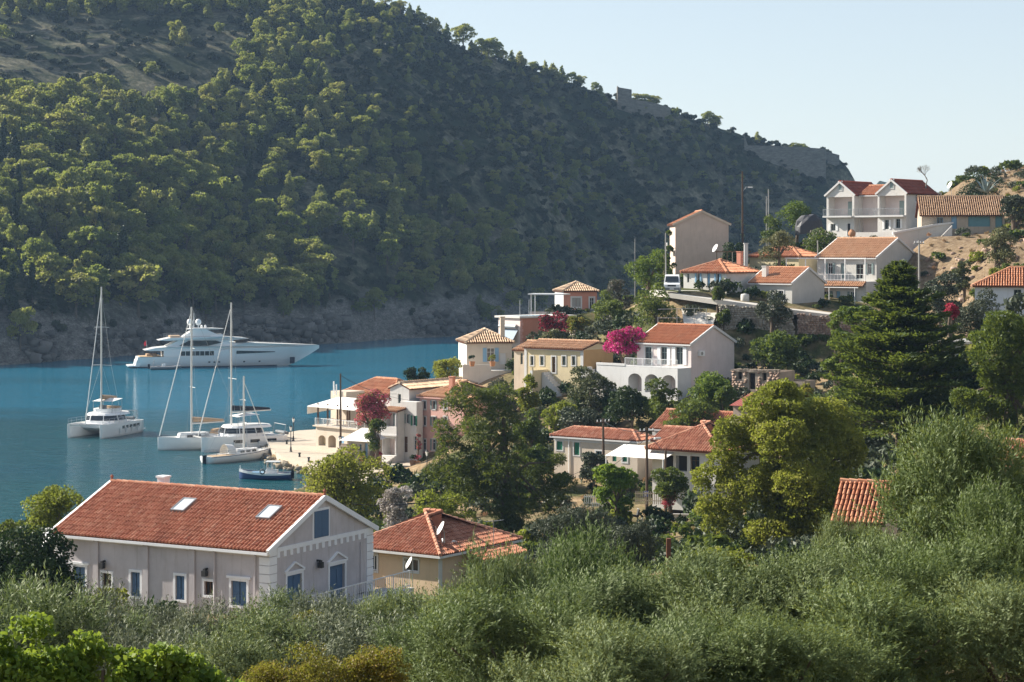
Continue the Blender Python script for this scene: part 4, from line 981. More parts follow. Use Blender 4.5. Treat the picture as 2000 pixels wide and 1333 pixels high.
bc.trimbox('balcony_slab', 'A', 0, zf-0.2, bc.L, zf+0.03, 1.6, TRIM); bc.rail('A', 0, bc.L, zf+0.03, 1.0, 1.55, GREYM, 0.14)
tw = thing('terrace_wall', 'pale concrete terrace wall with outside ramp below the double gabled house', 'wall', h.o, h.ang)
MB().box(-L2-2.0, -3.4, -3.0, 2.5, -3.1, 0.9).build('parapet', WHITE, tw); MB().box(-Lt-1, -3.08, -3.2, 2.5, 0.15, -0.02).build('terrace_slab', grey_conc, tw)
MB().box(2.5, -3.2, -6.0, 2.8, 5.0, 1.4).build('return_wall', GREYW, tw)
m = MB()
for i in range(12): m.box(2.85+i*0.34, -2.2, -7.5, 3.19+i*0.34, -0.6, -0.2-i*0.30)
m.build('stair', grey_conc, tw)
MB().prism([(2.85, 0.7), (7.1, -3.2), (7.1, -4.0), (2.85, -0.1)], -2.5, -2.3, 'y').build('stair_wall', GREYW, tw)
# --- stone house with weathered roof, top right
h = House('old_stone_house', 'long cream stone house with weathered brown tile roof and teal doors on the hillside', (1962, 458), 268, -8)
b = Block(h, eave=419, left=1800, W=10, wall=plaster('old_stone_render', (0.50, 0.42, 0.33), 0.6, 0.04))
b.op('A', (1858, 422, 1869, 447), 'door', col=LBLUE).op('A', (1891, 417, 1934, 443), 'door', col=TEAL).op('A', (1830, 425, 1842, 438), 'win', frame=LBLUE).op('A', (1944, 418, 1958, 445), 'door', col=TEAL)
b.walls('gx', 26); b.roof('gx', 26, T_BROWN, over=0.35, rake=0.3, tp=0.28, row=0.5)
# --- right edge house with orange roof
h = House('orange_roof_house', 'pale blue-white house with orange tiled roof at the right edge above the pines', (2075, 616), 208, -14)
b = Block(h, eave=557, left=1904, W=7, wall=plaster('pale_blue_plaster', (0.56, 0.60, 0.66))); b.op('A', (1930, 568, 1940, 585), 'win').op('A', (1980, 566, 1995, 585), 'win', frame=GREYG); b.walls('flat'); b.roof('hx', 26, T_ORANGE, over=0.35, tp=0.26, row=0.5)
# --- roofless ruin
h = House('ruin', 'roofless stone ruin with empty doorway and windows among the bushes', (1520, 770), 212, -30)
b = Block(h, eave=728, left=1430, W=4.5, wall=STONEP); b.op('A', (1441, 727, 1449, 742), 'dark', depth=0.4).op('A', (1463, 729, 1475, 761), 'dark', depth=0.4).op('A', (1489, 729, 1497, 744), 'dark', depth=0.4); b.walls(None, top=False); ruin_block = b
m = MB(); rr = random.Random(3)
for i in range(34): u = rr.uniform(0, b.L); p = b.pt('A', u, b.H, -0.15); s_ = rr.uniform(0.12, 0.3); m.box(p.x-s_, p.y-0.25, p.z-0.05, p.x+s_, p.y+0.2, p.z+rr.uniform(0.04, 0.3))
m.build('broken_wall_top', STONEP, h.root)
b2 = Block(h, x0=2.6, y0=0.8, L=2.4, W=3, H=b.H*0.6, wall=STONEP); b2.walls(None, top=False)
# --- red sheet-roofed shed
h = House('shed', 'small shed with flat red sheet roof below the ruin', (1494, 812), 198, -34)
b = Block(h, eave=795, left=1432, W=4.2, wall=STONEP); b.walls('mono', 12)
m = MB(); n = 26; z = b.H
for i in range(n):
    x0 = -b.L-0.3+(b.L+0.6)*i/n; x1 = -b.L-0.3+(b.L+0.6)*(i+1)/n; e = 0.05*(i % 2)
    m.quad((x0, -0.3, z-0.03+e), (x1, -0.3, z-0.03+0.05-e), (x1, 4.5, z+1.0+0.05-e), (x0, 4.5, z+1.0+e))
m.build('sheet_roof', paint('red_sheet_metal', (0.36, 0.10, 0.07), 0.5), h.root)
# --- red roofed row by the street
h = House('green_shutter_house', 'long cream house with red hipped roof and green shutters behind the utility poles', (1245, 932), 196, -36)
b = Block(h, eave=859, left=1082, right=1276, wall=CREAM)
b.op('A', (1087, 862, 1099, 880), 'shut', col=GREEN, trim=TRIM, tw=0.1).op('A', (1121, 864, 1132, 890), 'shut', col=GREEN, trim=TRIM, tw=0.1).op('A', (1164, 881, 1176, 894), 'win', frame=TEAL, trim=TRIM).op('A', (1216, 886, 1225, 903), 'shut', col=GREEN, trim=TRIM).op('A', (1196, 884, 1204, 902), 'shut', col=GREEN)
b.walls('flat'); b.roof('hx', 25, T_RED, over=0.3, tp=0.26, row=0.6, fascia=TRIM); u, _ = b.uv('A', 1112, 900); MB().tube([b.pt('A', u, -1, 0.08), b.pt('A', u, b.H, 0.08)], 0.05, 6).build('drainpipe', WPAINT, h.root)
b.trimbox('frieze', 'A', 0, b.H-0.6, b.L, b.H-0.25, 0.04, TRIM)
h = House('gable_roof_house', 'white house with broad red gabled roof behind the street cafe', (1424, 920), 200, -34)
b = Block(h, eave=843, left=1274, W=6.5, wall=WHITE); b.walls('gx', 25); b.roof('gx', 25, T_RED, over=0.3, rake=0.2, tp=0.26, row=0.6, fascia=TRIM)
h = House('low_annexe', 'low red roofed annexe joining the green-shuttered house and the gabled house', (1330, 930), 193, -34)
b = Block(h, eave=862, left=1276, W=5, wall=WHITE); b.walls('gx', 22); b.roof('gx', 22, T_RED, over=0.25, tp=0.27, row=0.6)
h = House('street_cafe', 'white street cafe with red pyramid roof, posts and dark painted openings', (1404, 935), 177, -34)
b = Block(h, eave=878, left=1274, W=7.6, wall=WHITE)
b.op('A', (1296, 889, 1315, 920), 'dark', depth=0.6).op('A', (1320, 890, 1342, 922), 'dark', depth=0.6).op('A', (1348, 891, 1366, 922), 'win', depth=0.3, frame=BROWN); b.walls('flat'); b.roof('hx', 27, T_RED, over=0.5, tp=0.25, row=0.55)
m = MB(); m.quad((-b.L-3.8, -1.8, 1.55), (-b.L+2.2, -1.8, 1.55), (-b.L+2.2, 1.5, 2.3), (-b.L-3.8, 1.5, 2.3)); 
aw = thing('canvas_canopy', 'white canvas canopy before the street cafe', 'canopy', h.o, h.ang); m.build('canvas', canvas, aw)
for x in (-b.L-3.7, -b.L+2.1): MB().tube([(x, -1.75, -1.5), (x, -1.75, 1.56)], 0.05, 6).build('post', WPAINT, aw)
# --- small roofs among the right-hand trees
h = House('cottage', 'small cottage whose orange tiled roof shows above the foreground olives', (1722, 1075), 96, -20)
b = Block(h, eave=1014, left=1632, W=4.4, wall=PEACH); b.walls('gx', 33); b.roof('gx', 33, T_ORANGE, over=0.35, rake=0.2, tp=0.22, row=0.4, seg=4)
h = House('cottage', 'cottage with dark red roof half hidden by olive leaves at the right edge', (2060, 985), 118, -40)
b = Block(h, eave=918, left=1922, W=6, wall=WHITE); b.walls('gx', 22); b.roof('gx', 22, T_RED, over=0.35, rake=0.2, tp=0.23, row=0.45, seg=4)
h = House('hidden_house', 'white house with flat grey roof and balcony behind the tall layered conifer', (1900, 712), 186, -30)
b = Block(h, eave=672, left=1838, W=6, wall=WHITE); b.op('A', (1874, 686, 1892, 700), 'win', frame=LBLUE); b.walls('flat'); b.trimbox('roof_slab', 'A', -0.3, b.H+0.003, b.L+0.3, b.H+0.2, 0.4, grey_conc, -b.W-0.3)
h = House('roofed_house', 'pale house with orange tiled roof behind the leafy tree near the lattice screen', (1560, 528), 272, -40)
b = Block(h, eave=500, left=1464, W=5.5, wall=YELLOW); b.walls('hx'); b.roof('hx', 22, T_ORANGE, over=0.3, tp=0.34, row=0.9)
# ------------------------------------------------------------------ foliage
def unit(a): return a/np.maximum(np.linalg.norm(a, axis=-1, keepdims=True), 1e-9)
def rsph(g, n): return unit(g.normal(size=(n, 3)))
def leaf_quads(cen, t, n, L, W, lobe_r):
    s = unit(np.cross(n, t)); L = np.broadcast_to(np.asarray(L, float).reshape(-1, 1), (len(cen), 1)); W = np.broadcast_to(np.asarray(W, float).reshape(-1, 1), (len(cen), 1))
    fold = unit(np.cross(t, s))*W*0.18
    V = np.stack([cen-t*L/2, cen+s*W/2+fold-t*L*0.05, cen+t*L/2, cen-s*W/2+fold-t*L*0.05], 1).reshape(-1, 3)
    Q = np.arange(len(cen)*4).reshape(-1, 4)
    return V, Q, np.repeat(lobe_r, 4)
def lobes_ellipsoid(g, c, rad, n, rs=(0.3, 0.5), flat=0.8, inner=(0.35, 0.8), zmin=-0.75):
    c = np.array(c, float); rad = np.array(rad, float); out = []
    for i in range(n):
        d = rsph(g, 1)[0]
        while d[2] < zmin: d = rsph(g, 1)[0]
        k = g.uniform(*inner); r = g.uniform(*rs)*rad.min()
        out.append((c+d*rad*k, np.array([r, r, r*flat])*g.uniform(0.85, 1.2, 3)))
    return out
def crown_mesh(name, lobes, n, L, W, seed=0, out=0.5, droop=0.0, up=0.0, shell=(0.7, 1.04), under=0.35, flutter=0.8):
    "leaves spread over and inside the lobes; 'out' turns leaf tips outward, 'up'/'droop' tilts them"
    g = np.random.default_rng(seed)
    area = np.array([(r[0]*r[1]+r[1]*r[2]+r[0]*r[2]) for _, r in lobes]); cnt = np.maximum(8, (n*area/area.sum()).astype(int))
    Cs, Ts, Ns, Rr = [], [], [], []
    for (c, r), k in zip(lobes, cnt):
        d = rsph(g, k); flip = (d[:, 2] < -0.2) & (g.random(k) > under); d[flip, 2] *= -1
        bump = 1+0.16*np.sin(d[:, 0]*5+c[0])*np.cos(d[:, 1]*5+c[1])+0.10*np.sin(d[:, 2]*9+c[2])
        rad = (shell[0]+(shell[1]-shell[0])*g.random(k)**0.6)*bump
        Cs.append(c+d*r*rad[:, None])
        tt = unit(d*out+rsph(g, k)*flutter+np.array([0, 0, up-droop])); Ts.append(tt)
        Ns.append(unit(d*0.7+rsph(g, k)*0.8))
        Rr.append(np.clip(0.5+g.normal(0, 0.17, k)+g.normal(0, 0.10), 0, 1))
    cen = np.concatenate(Cs); N = len(cen)
    V, Q, a = leaf_quads(cen, np.concatenate(Ts), np.concatenate(Ns), L*g.uniform(0.7, 1.3, N), W*g.uniform(0.7, 1.3, N), np.concatenate(Rr))
    return np_mesh(name, V, quads=Q, attrs={'rnd': a})
BARK = paint('bark', (0.13, 0.10, 0.075), 0.95, 0.1, var=0.35); GBARK = paint('grey_bark', (0.22, 0.20, 0.17), 0.95, 0.1, var=0.3)
def trunk_mesh(name, h, r, lobes, seed=0, nl=7, lean=0.06, z0=-0.8):
    g = random.Random(seed); m = MB()
    top = Vector((g.uniform(-lean, lean)*h, g.uniform(-lean, lean)*h, h))
    path = [Vector((0, 0, z0)).lerp(top, t)+Vector((g.uniform(-1, 1), g.uniform(-1, 1), 0))*r*0.6*(0 < t < 1) for t in (0, 0.25, 0.5, 0.75, 1)]
    m.tube(path, [r*1.35, r, r*0.85, r*0.7, r*0.45], 8)
    pick = list(lobes); g.shuffle(pick)
    for c, rr in pick[:nl]:
        k = g.uniform(0.35, 0.9); a = Vector((0, 0, z0)).lerp(top, k); c = Vector(c)
        m.tube([a, a.lerp(c, 0.5)+Vector((0, 0, 0.12*h*g.uniform(-0.3, 0.6))), c], [r*0.5, r*0.33, r*0.12], 6)
    me = bpy.data.meshes.new(name); me.from_pydata(m.v, [], m.f); me.update(); me.materials.append(BARK); return me
LM = dict(
 pine=leafmat('aleppo_pine_needles', (0.085, 0.10, 0.024), (0.235, 0.245, 0.066), (0.40, 0.375, 0.135), 0.55, objvar=0.32),
 pale=leafmat('pale_pine_needles', (0.12, 0.14, 0.048), (0.27, 0.28, 0.105), (0.40, 0.385, 0.17), 0.55, objvar=0.3),
 scrub=leafmat('maquis_scrub', (0.020, 0.030, 0.013), (0.036, 0.048, 0.020), (0.06, 0.072, 0.03), 0.2, objvar=0.4),
 cypress=leafmat('cypress_green', (0.016, 0.030, 0.012), (0.030, 0.048, 0.018), (0.05, 0.07, 0.025), 0.15),
 dark=leafmat('dark_leaf', (0.014, 0.030, 0.010), (0.030, 0.055, 0.016), (0.06, 0.09, 0.026), 0.25),
 mid=leafmat('mid_green_leaf', (0.030, 0.055, 0.014), (0.06, 0.095, 0.024), (0.11, 0.15, 0.04), 0.34),
 bright=leafmat('bright_green_leaf', (0.05, 0.09, 0.014), (0.095, 0.15, 0.026), (0.16, 0.22, 0.05), 0.42),
 vine=leafmat('vine_leaf', (0.06, 0.12, 0.012), (0.13, 0.22, 0.022), (0.24, 0.32, 0.04), 0.45, spec=0.35, objvar=0.1),
 yellow=leafmat('yellow_green_leaf', (0.085, 0.098, 0.014), (0.195, 0.205, 0.032), (0.33, 0.315, 0.055), 0.5),
 gold=leafmat('yellowing_leaf', (0.085, 0.075, 0.014), (0.17, 0.14, 0.022), (0.30, 0.21, 0.03), 0.4),
 olive=leafmat('olive_leaf', (0.024, 0.042, 0.008), (0.11, 0.15, 0.032), (0.29, 0.335, 0.105), 0.3, under=(0.19, 0.235, 0.10), rough=0.5, spec=0.16, objvar=0.25),
 golive=leafmat('grey_olive_leaf', (0.03, 0.04, 0.016), (0.09, 0.108, 0.044), (0.22, 0.24, 0.125), 0.24, under=(0.19, 0.21, 0.13), rough=0.5, spec=0.16, objvar=0.2),
 dolive2=leafmat('deep_olive_leaf', (0.02, 0.038, 0.006), (0.09, 0.135, 0.025), (0.25, 0.30, 0.075), 0.3, under=(0.15, 0.195, 0.072), rough=0.5, spec=0.16, objvar=0.2),
 dolive=leafmat('dark_olive_leaf', (0.028, 0.040, 0.018), (0.05, 0.066, 0.03), (0.09, 0.105, 0.055), 0.16, under=(0.08, 0.095, 0.06), rough=0.5, spec=0.2),
 lolive=leafmat('light_olive_leaf', (0.07, 0.08, 0.03), (0.125, 0.135, 0.055), (0.2, 0.2, 0.09), 0.3),
 feather=leafmat('feathery_green', (0.028, 0.045, 0.014), (0.06, 0.08, 0.024), (0.12, 0.135, 0.042), 0.38),
 conifer=leafmat('conifer_green', (0.024, 0.044, 0.011), (0.052, 0.082, 0.020), (0.105, 0.135, 0.036), 0.38),
 rpine=leafmat('fresh_pine_green', (0.028, 0.052, 0.012), (0.062, 0.098, 0.020), (0.115, 0.155, 0.034), 0.36),
 oleander=leafmat('oleander_leaf', (0.05, 0.06, 0.035), (0.10, 0.105, 0.065), (0.30, 0.24, 0.21), 0.3),
 magenta=leafmat('magenta_bracts', (0.40, 0.02, 0.15), (0.70, 0.05, 0.28), (0.85, 0.16, 0.46), 0.3, objvar=0.05),
 rose=leafmat('rose_bracts', (0.42, 0.04, 0.13), (0.76, 0.13, 0.27), (0.88, 0.30, 0.42), 0.35, objvar=0.05),
 crimson=leafmat('crimson_bracts', (0.22, 0.015, 0.04), (0.45, 0.04, 0.08), (0.6, 0.1, 0.14), 0.25, objvar=0.05),
 straw=leafmat('dry_grass', (0.20, 0.13, 0.06), (0.34, 0.23, 0.11), (0.48, 0.35, 0.18), 0.2),
 white=leafmat('pale_blossom', (0.12, 0.12, 0.08), (0.42, 0.36, 0.32), (0.66, 0.60, 0.56), 0.2))

# ---- prototypes of the hillside trees (shared meshes)
PINES = []
for i in range(7):
    g = np.random.default_rng(100+i); hgt = (8.6, 7.6, 9.4, 7.0, 8.2, 9.8, 9.5)[i]; w = (3.4, 3.8, 3.1, 2.9, 3.3, 2.6, 1.25)[i]
    if i in (3, 5, 6):   # younger, pointed crowns
        lob = []
        for k in range(13):
            q = k/12; rr = w*(1-q)**0.75*0.8+0.35; a = g.uniform(0, 6.28); lob.append((np.array([math.cos(a)*rr*0.55, math.sin(a)*rr*0.55, hgt*(0.2+0.78*q)]), np.array([rr*0.62, rr*0.62, 0.75+0.3*rr])))
    else:
        lob = lobes_ellipsoid(g, (0, 0, hgt*0.56), (w, w, hgt*0.43), 20, (0.24, 0.44), 0.72, (0.45, 0.98), -0.75)
    PINES.append((crown_mesh('pine_crown', lob, 1800, 0.62, 0.42, 200+i, out=0.7, up=0.25, under=0.25), trunk_mesh('pine_trunk', hgt*0.72, 0.2, lob, i, 6), hgt))
for i, (c, t_, h_) in enumerate(PINES): c.materials.append(LM['pale' if i in (3, 5) else 'cypress' if i == 6 else 'pine'])
SCRUB = []
for i in range(3):
    g = np.random.default_rng(300+i); lob = lobes_ellipsoid(g, (0, 0, 0.7), (1.5, 1.5, 0.9), 7, (0.4, 0.7), 0.8, (0.2, 0.7), -0.2)
    me = crown_mesh('scrub', lob, 330, 0.55, 0.4, 320+i, out=0.5, up=0.2); me.materials.append(LM['scrub']); SCRUB.append(me)

def copy_tree(name, label, cat, group, crown, trunk, loc, s=1.0, rz=0.0, cm=None, sxy=1.0):
    t = thing(name, label, cat, loc, rz, group); t.scale = (s*sxy, s*sxy, s)
    c = link('crown', crown, t)
    if cm is not None:
        c.material_slots[0].link = 'OBJECT'; c.material_slots[0].material = cm
    if trunk is not None: link('trunk', trunk, t)
    return t

# ---- pick hillside tree positions
g = np.random.default_rng(5)
cell = 4.7
cx, cy_ = np.meshgrid(np.arange(-200, 130, cell), np.arange(455, 880, cell))
X = (cx+g.uniform(-0.62, 0.62, cx.shape)*cell).ravel(); Y = (cy_+g.uniform(-0.62, 0.62, cx.shape)*cell).ravel()
Z = hill_z(X, Y)
px = 1000+FPX*X/Y; py = HORIZON+(EYE-Z)/Y*FPX
den = np.full(X.shape, 0.86)
dry = (px < 480-(py-60)*0.5) & (py > 35) & (py < 195); den[dry] = 0.09
gul = np.abs(px-(575+(py-330)*0.9)) < 17; den[gul & (py > 320) & (py < 470)] = 0.04
gul2 = np.abs(px-(1130+(py-380)*0.85)) < 26; den[gul2 & (py > 330) & (py < 520)] = 0.15
shade = px > 640+np.clip(py-180, 0, 400)*1.28; den[shade] = np.where(py[shade] < 120, 0.6, 0.42)
den *= np.clip((fbm(X*0.035, Y*0.035, 3, 77)+0.30)*3.2, 0.10, 1)
rockline = 3.2+22*np.clip(fbm(X*0.02, Y*0.02, 2, 50), -0.2, 0.6)
ok = (g.random(X.shape) < den) & (Z > rockline) & (px > -120) & (px < 1690)
X, Y, Z, px, py, shade = (a[ok] for a in (X, Y, Z, px, py, shade))
vis = (px > 0) & (px < 1080) & (py > 30) & ~shade
order = np.argsort(np.where(vis, Y, 1e6))
first = order[:300]
groups = 'pines on the hillside across the bay'
BANDS = [(585, 'on the shore rocks'), (530, 'just above the shore rocks'), (480, 'low on the slope'), (430, 'on the lower slope'), (370, 'below mid slope'), (310, 'at mid slope'), (250, 'above mid slope'), (0, 'high on the slope')]
MARKS = [(70, 'at the left edge'), (150, 'well left of the lone catamaran'), (205, 'left beside the lone catamaran'), (270, 'right beside the lone catamaran'), (330, 'above the yacht stern'), (400, 'above the yacht radar domes'), (470, 'above the yacht wheelhouse'), (540, 'above the yacht foredeck'), (620, 'above the yacht bow tip'), (700, 'right of the yacht bow'), (790, 'left of the white quay house'), (880, 'above the quay roofs'), (3000, 'beyond the cream stone house')]
def zone(px_, py_): return next(n for y_, n in BANDS if py_ >= y_), next(n for x_, n in MARKS if px_ < x_)
ALIKE = []
for j in first:
    i = int(g.choice([0, 1, 2, 4, 2, 0, 3, 6])) if (py[j] > 290 or g.random() < 0.3) else int(g.choice([3, 5, 0, 3]))
    c, t_, h_ = PINES[i]; s = float(np.clip(g.normal(0.95, 0.24), 0.5, 1.45))*(1.08 if py[j] > 420 else 0.95)
    z1, z2 = zone(px[j], py[j]); kd = ('small ' if s < 0.86 else 'large ' if s > 1.1 else '')+('pointed pale pine' if i in (3, 5) else 'slim dark cypress' if i == 6 else 'round pine')
    ALIKE.append((copy_tree('pine_tree', f'{kd} {z1}, {z2}', 'tree', groups, c, t_, (X[j], Y[j], Z[j]-0.3), s, g.uniform(0, 6.28), sxy=g.uniform(0.8, 1.28)), px[j]))
# the rest of the wood reads as one mass: instances on points
def scatter(name, pts, scl, rot, idx, meshes):
    pc = bpy.data.collections.new(name+'_kinds')
    for k, me in enumerate(meshes): pc.objects.link(bpy.data.objects.new('%s_kind_%02d' % (name, k), me))
    me = np_mesh(name, pts, tris=np.zeros((0, 3), int), quads=np.array([[0, 0, 0, 0]])[:0]) if False else None
    me = bpy.data.meshes.new(name); me.vertices.add(len(pts)); me.vertices.foreach_set('co', np.asarray(pts, np.float32).ravel())
    for k, v in (('scl', scl), ('rot', rot)): a = me.attributes.new(k, 'FLOAT', 'POINT'); a.data.foreach_set('value', np.asarray(v, np.float32))
    a = me.attributes.new('idx', 'INT', 'POINT'); a.data.foreach_set('value', np.asarray(idx, np.int32))
    o = link(name, me); o['kind'] = 'stuff'
    ng = bpy.data.node_groups.new(name, 'GeometryNodeTree'); ng.interface.new_socket('Geometry', in_out='INPUT', socket_type='NodeSocketGeometry'); ng.interface.new_socket('Geometry', in_out='OUTPUT', socket_type='NodeSocketGeometry')
    N = ng.nodes.new; L_ = ng.links.new
    gi, go, iop, ci = N('NodeGroupInput'), N('NodeGroupOutput'), N('GeometryNodeInstanceOnPoints'), N('GeometryNodeCollectionInfo')
    m2p = N('GeometryNodeMeshToPoints')
    ci.inputs['Collection'].default_value = pc; ci.inputs['Separate Children'].default_value = True; ci.inputs['Reset Children'].default_value = True
    def at(n, t): q = N('GeometryNodeInputNamedAttribute'); q.data_type = t; q.inputs['Name'].default_value = n; return q.outputs[0]
    cmb = N('ShaderNodeCombineXYZ'); L_(at('rot', 'FLOAT'), cmb.inputs[2]); e2r = N('FunctionNodeEulerToRotation'); L_(cmb.outputs[0], e2r.inputs[0])
    L_(gi.outputs[0], m2p.inputs[0]); L_(m2p.outputs[0], iop.inputs['Points']); L_(ci.outputs[0], iop.inputs['Instance']); iop.inputs['Pick Instance'].default_value = True
    L_(at('idx', 'INT'), iop.inputs['Instance Index']); L_(e2r.outputs[0], iop.inputs['Rotation']); L_(at('scl', 'FLOAT'), iop.inputs['Scale']); L_(iop.outputs[0], go.inputs[0])
    md = o.modifiers.new('scatter', 'NODES'); md.node_group = ng
    return o
rest = order[300:]
wood_idx = np.where(g.random(len(rest)) < 0.5, g.integers(0, 3, len(rest)), np.where(py[rest] < 300, 3, g.integers(0, 7, len(rest))))
o = scatter('far_wood', np.stack([X, Y, Z-0.3], -1)[rest], g.uniform(0.6, 1.1, len(rest))*np.where(shade[rest], 0.62, 1), g.uniform(0, 6.28, len(rest)), wood_idx, [c for c, _, _ in PINES])
tag(o, 'mass of pines covering the rest of the far hillside', 'woodland')
cell = 3.6
cx, cy_ = np.meshgrid(np.arange(-180, 190, cell), np.arange(470, 905, cell))
SX = (cx+g.uniform(-0.5, 0.5, cx.shape)*cell).ravel(); SY = (cy_+g.uniform(-0.5, 0.5, cx.shape)*cell).ravel(); SZ = hill_z(SX, SY)
spx = 1000+FPX*SX/SY; spy = HORIZON+(EYE-SZ)/SY*FPX
sd = np.where(spx > 640+np.clip(spy-180, 0, 400)*1.28, 0.8, 0.42); sd = np.where((spx < 480-(spy-60)*0.5) & (spy > 35) & (spy < 195), 0.34, sd)
sd = np.where((np.abs(spx-(1130+(spy-380)*0.85)) < 30) & (spy > 330) & (spy < 520), 0.2, sd)
sok = (g.random(SX.shape) < sd) & (SZ > 4.5+10*g.random(SX.shape)**2) & (spx > -80) & (spx < 1660)
o = scatter('far_scrub', np.stack([SX, SY, SZ-0.2], -1)[sok], g.uniform(0.7, 1.9, sok.sum()), g.uniform(0, 6.28, sok.sum()), g.integers(0, 3, sok.sum()), SCRUB)
tag(o, 'low dark scrub covering the far hillside', 'scrub')
# trees standing on the skyline
def ridge_pt(px_):
    d = float(np.interp(px_, RG_PX, RG_D))-2.0
    for k in range(1): x = (px_-1000)/FPX*d
    return Vector((x, d, hill_h(x, d)-0.3))
SKY = [(752,22,0),(768,18,0),(783,28,2),(800,26,5),(818,30,5),(838,24,2),(852,26,3),(872,30,5),(905,50,2),(922,22,3),(940,34,2),(954,36,0),(968,34,4),(983,24,0),(1000,26,5),(1016,28,3),(1040,20,0),(1064,28,5),(1080,26,3),(1098,28,5),(1116,24,0),(1134,26,2),(1172,20,3),(1246,24,0),(1262,26,4),(1278,28,2),(1322,16,3),(1383,30,2),(1398,26,0),(1480,20,3),(1552,16,1),(1566,18,1)]
for n_, (x_, hp, i) in enumerate(SKY):
    c, t_, h_ = PINES[i]; p = ridge_pt(x_); s = hp*1.15/FPX*p.y/h_
    ALIKE.append((copy_tree('pine_tree', ('tallest pine standing on the skyline ridge' if x_ == 905 else 'skyline pine '+('left of the tallest skyline pine' if x_ < 905 else 'between tallest skyline pine and ruined tower' if x_ < 1200 else 'right of the ruined tower')), 'tree', 'pines along the skyline', c, t_, p, s, n_*1.3, sxy=1.15), x_))

def number_alike(label_px):
    "things that would share a label are told apart by their order from the left"
    by = {}
    for o_, x_ in label_px: by.setdefault(o_['label'], []).append((x_, o_))
    words = ['leftmost', 'second', 'third', 'fourth', 'fifth', 'sixth', 'seventh', 'eighth', 'ninth', 'tenth', 'eleventh', 'twelfth', 'thirteenth', 'fourteenth', 'fifteenth', 'sixteenth']
    for lab, lst in by.items():
        if len(lst) < 2: continue
        for k, (x_, o_) in enumerate(sorted(lst, key=lambda q_: q_[0])): o_['label'] = (words[k]+' from left' if 0 < k < len(lst)-1 else 'leftmost' if k == 0 else 'rightmost')+' '+lab
number_alike(ALIKE)
# ------------------------------------------------------------------ garden trees and bushes given by their place in the photograph
def bush(box, D, mat, label, name='bush', cat='bush', n=2600, leaf=(0.26, 0.17), nl=12, seed=None, depth=None, group=None, extra=None, rs=(0.32, 0.55), **kw):
    x0, y0, x1, y1 = box; seed = seed if seed is not None else int(x0*7+y0)
    w = (x1-x0)/FPX*D; hh = (y1-y0)/FPX*D; cx_ = (x0+x1)/2
    base = P(cx_, y1, D); gr = gz(base.x, base.y); zb = min(base.z, gr+0.2) if base.z < gr+8 else base.z
    t = thing(name, label, cat, (base.x, base.y, zb), 0, group)
    dz = base.z-zb; g_ = np.random.default_rng(seed); dp = depth or w*0.85
    e_ = dz if cat == 'bush' else dz*0.55 if cat == 'tree' else dz*0.15
    if dz > 0: n = int(n*(1+0.8*e_/hh)); nl = int(nl*(1+0.6*e_/hh)); hh += e_; dz -= e_
    lob = lobes_ellipsoid(g_, (0, 0, dz+hh*0.52), (w/2, dp/2, hh*0.48), nl, rs, 0.85, (0.35, 0.82), -0.8)
    cr = crown_mesh('crown', lob, n, leaf[0], leaf[1], seed, **kw); link('crown', cr, t, LM[mat])
    if extra: 
        m2, frac, zlo = extra
        l2 = [l for l in lob if l[0][2] > dz+hh*zlo] or lob[:2]
        link('blossom', crown_mesh('blossom', [(c, r*1.06) for c, r in l2], int(n*frac), leaf[0]*0.8, leaf[1]*0.9, seed+1, shell=(0.85, 1.06)), t, LM[m2])
    tm = trunk_mesh('trunk', dz+hh*0.6, max(0.06, 0.035*(hh+dz)), lob, seed, 6); link('trunk', tm, t)
    return t
T, Bs = dict(name='tree', cat='tree'), {}
bush((786,712,842,748), 262, 'dark', 'dark round bush behind the roof of the white quay house')
bush((842,692,908,750), 258, 'yellow', 'yellow-green bush left of the cream stone house')
bush((1158,552,1216,616), 285, 'mid', 'tall green bush at the right wall of the salmon house', n=3000)
bush((1186,528,1238,622), 280, 'oleander', 'grey oleander with pale flowers between salmon house and round tree')
bush((1216,480,1312,580), 268, 'bright', 'round bright green tree left of the tan gabled house', n=4200, **T)
bush((1290,440,1320,540), 275, 'mid', 'narrow tree against the left wall of the tan gabled house', n=1600, **T)
bush((1228,572,1330,645), 243, 'mid', 'dense bush on the bank below the white van', n=3600)
bush((1160,600,1240,640), 262, 'oleander', 'dry grey-green shrub above the magenta bougainvillea', n=1800)
bush((1385,546,1418,592), 243, 'mid', 'small round citrus tree before the blue shuttered house', n=1500, **T)
bush((1474,554,1548,664), 236, 'dolive', 'small dark feathery tree on the road edge before the chimney house', n=3600, leaf=(0.32, 0.10), **T)
bush((1482,440,1562,516), 264, 'lolive', 'light leafy tree standing above the chimney house roof', n=2600, **T)
bush((1508,388,1602,452), 303, 'bright', 'bright spreading tree left of the double gabled house', n=3000, **T)
bush((1478,415,1540,462), 298, 'mid', 'dark green bush below the thin utility poles', n=2000)
bush((1402,462,1462,508), 276, 'dark', 'dark bush at the right wall of the tan gabled house', n=2000)
bush((1560,448,1655,488), 284, 'mid', 'flowering hedge below the double gabled house', n=2800, extra=('white', 0.08, 0.2))
bush((1866,336,1966,386), 292, 'dark', 'wide dark green bush above the old stone house roof', n=3200)
bush((1950,330,2020,530), 262, 'dolive', 'tall grey-green tree at the right edge of the upper slope', n=5000, **T)
bush((1908,425,1985,535), 244, 'lolive', 'sprawling pale bush on the bare brown slope', n=3400)
bush((1798,424,1852,448), 272, 'mid', 'vine growing over the terrace wall below the double gabled house', n=1400)
bush((1458,640,1572,726), 226, 'mid', 'large fig bush below the stone retaining wall', n=5000, leaf=(0.3, 0.24))
bush((1396,604,1432,642), 241, 'mid', 'small bush at the left end of the stone retaining wall', n=1400)
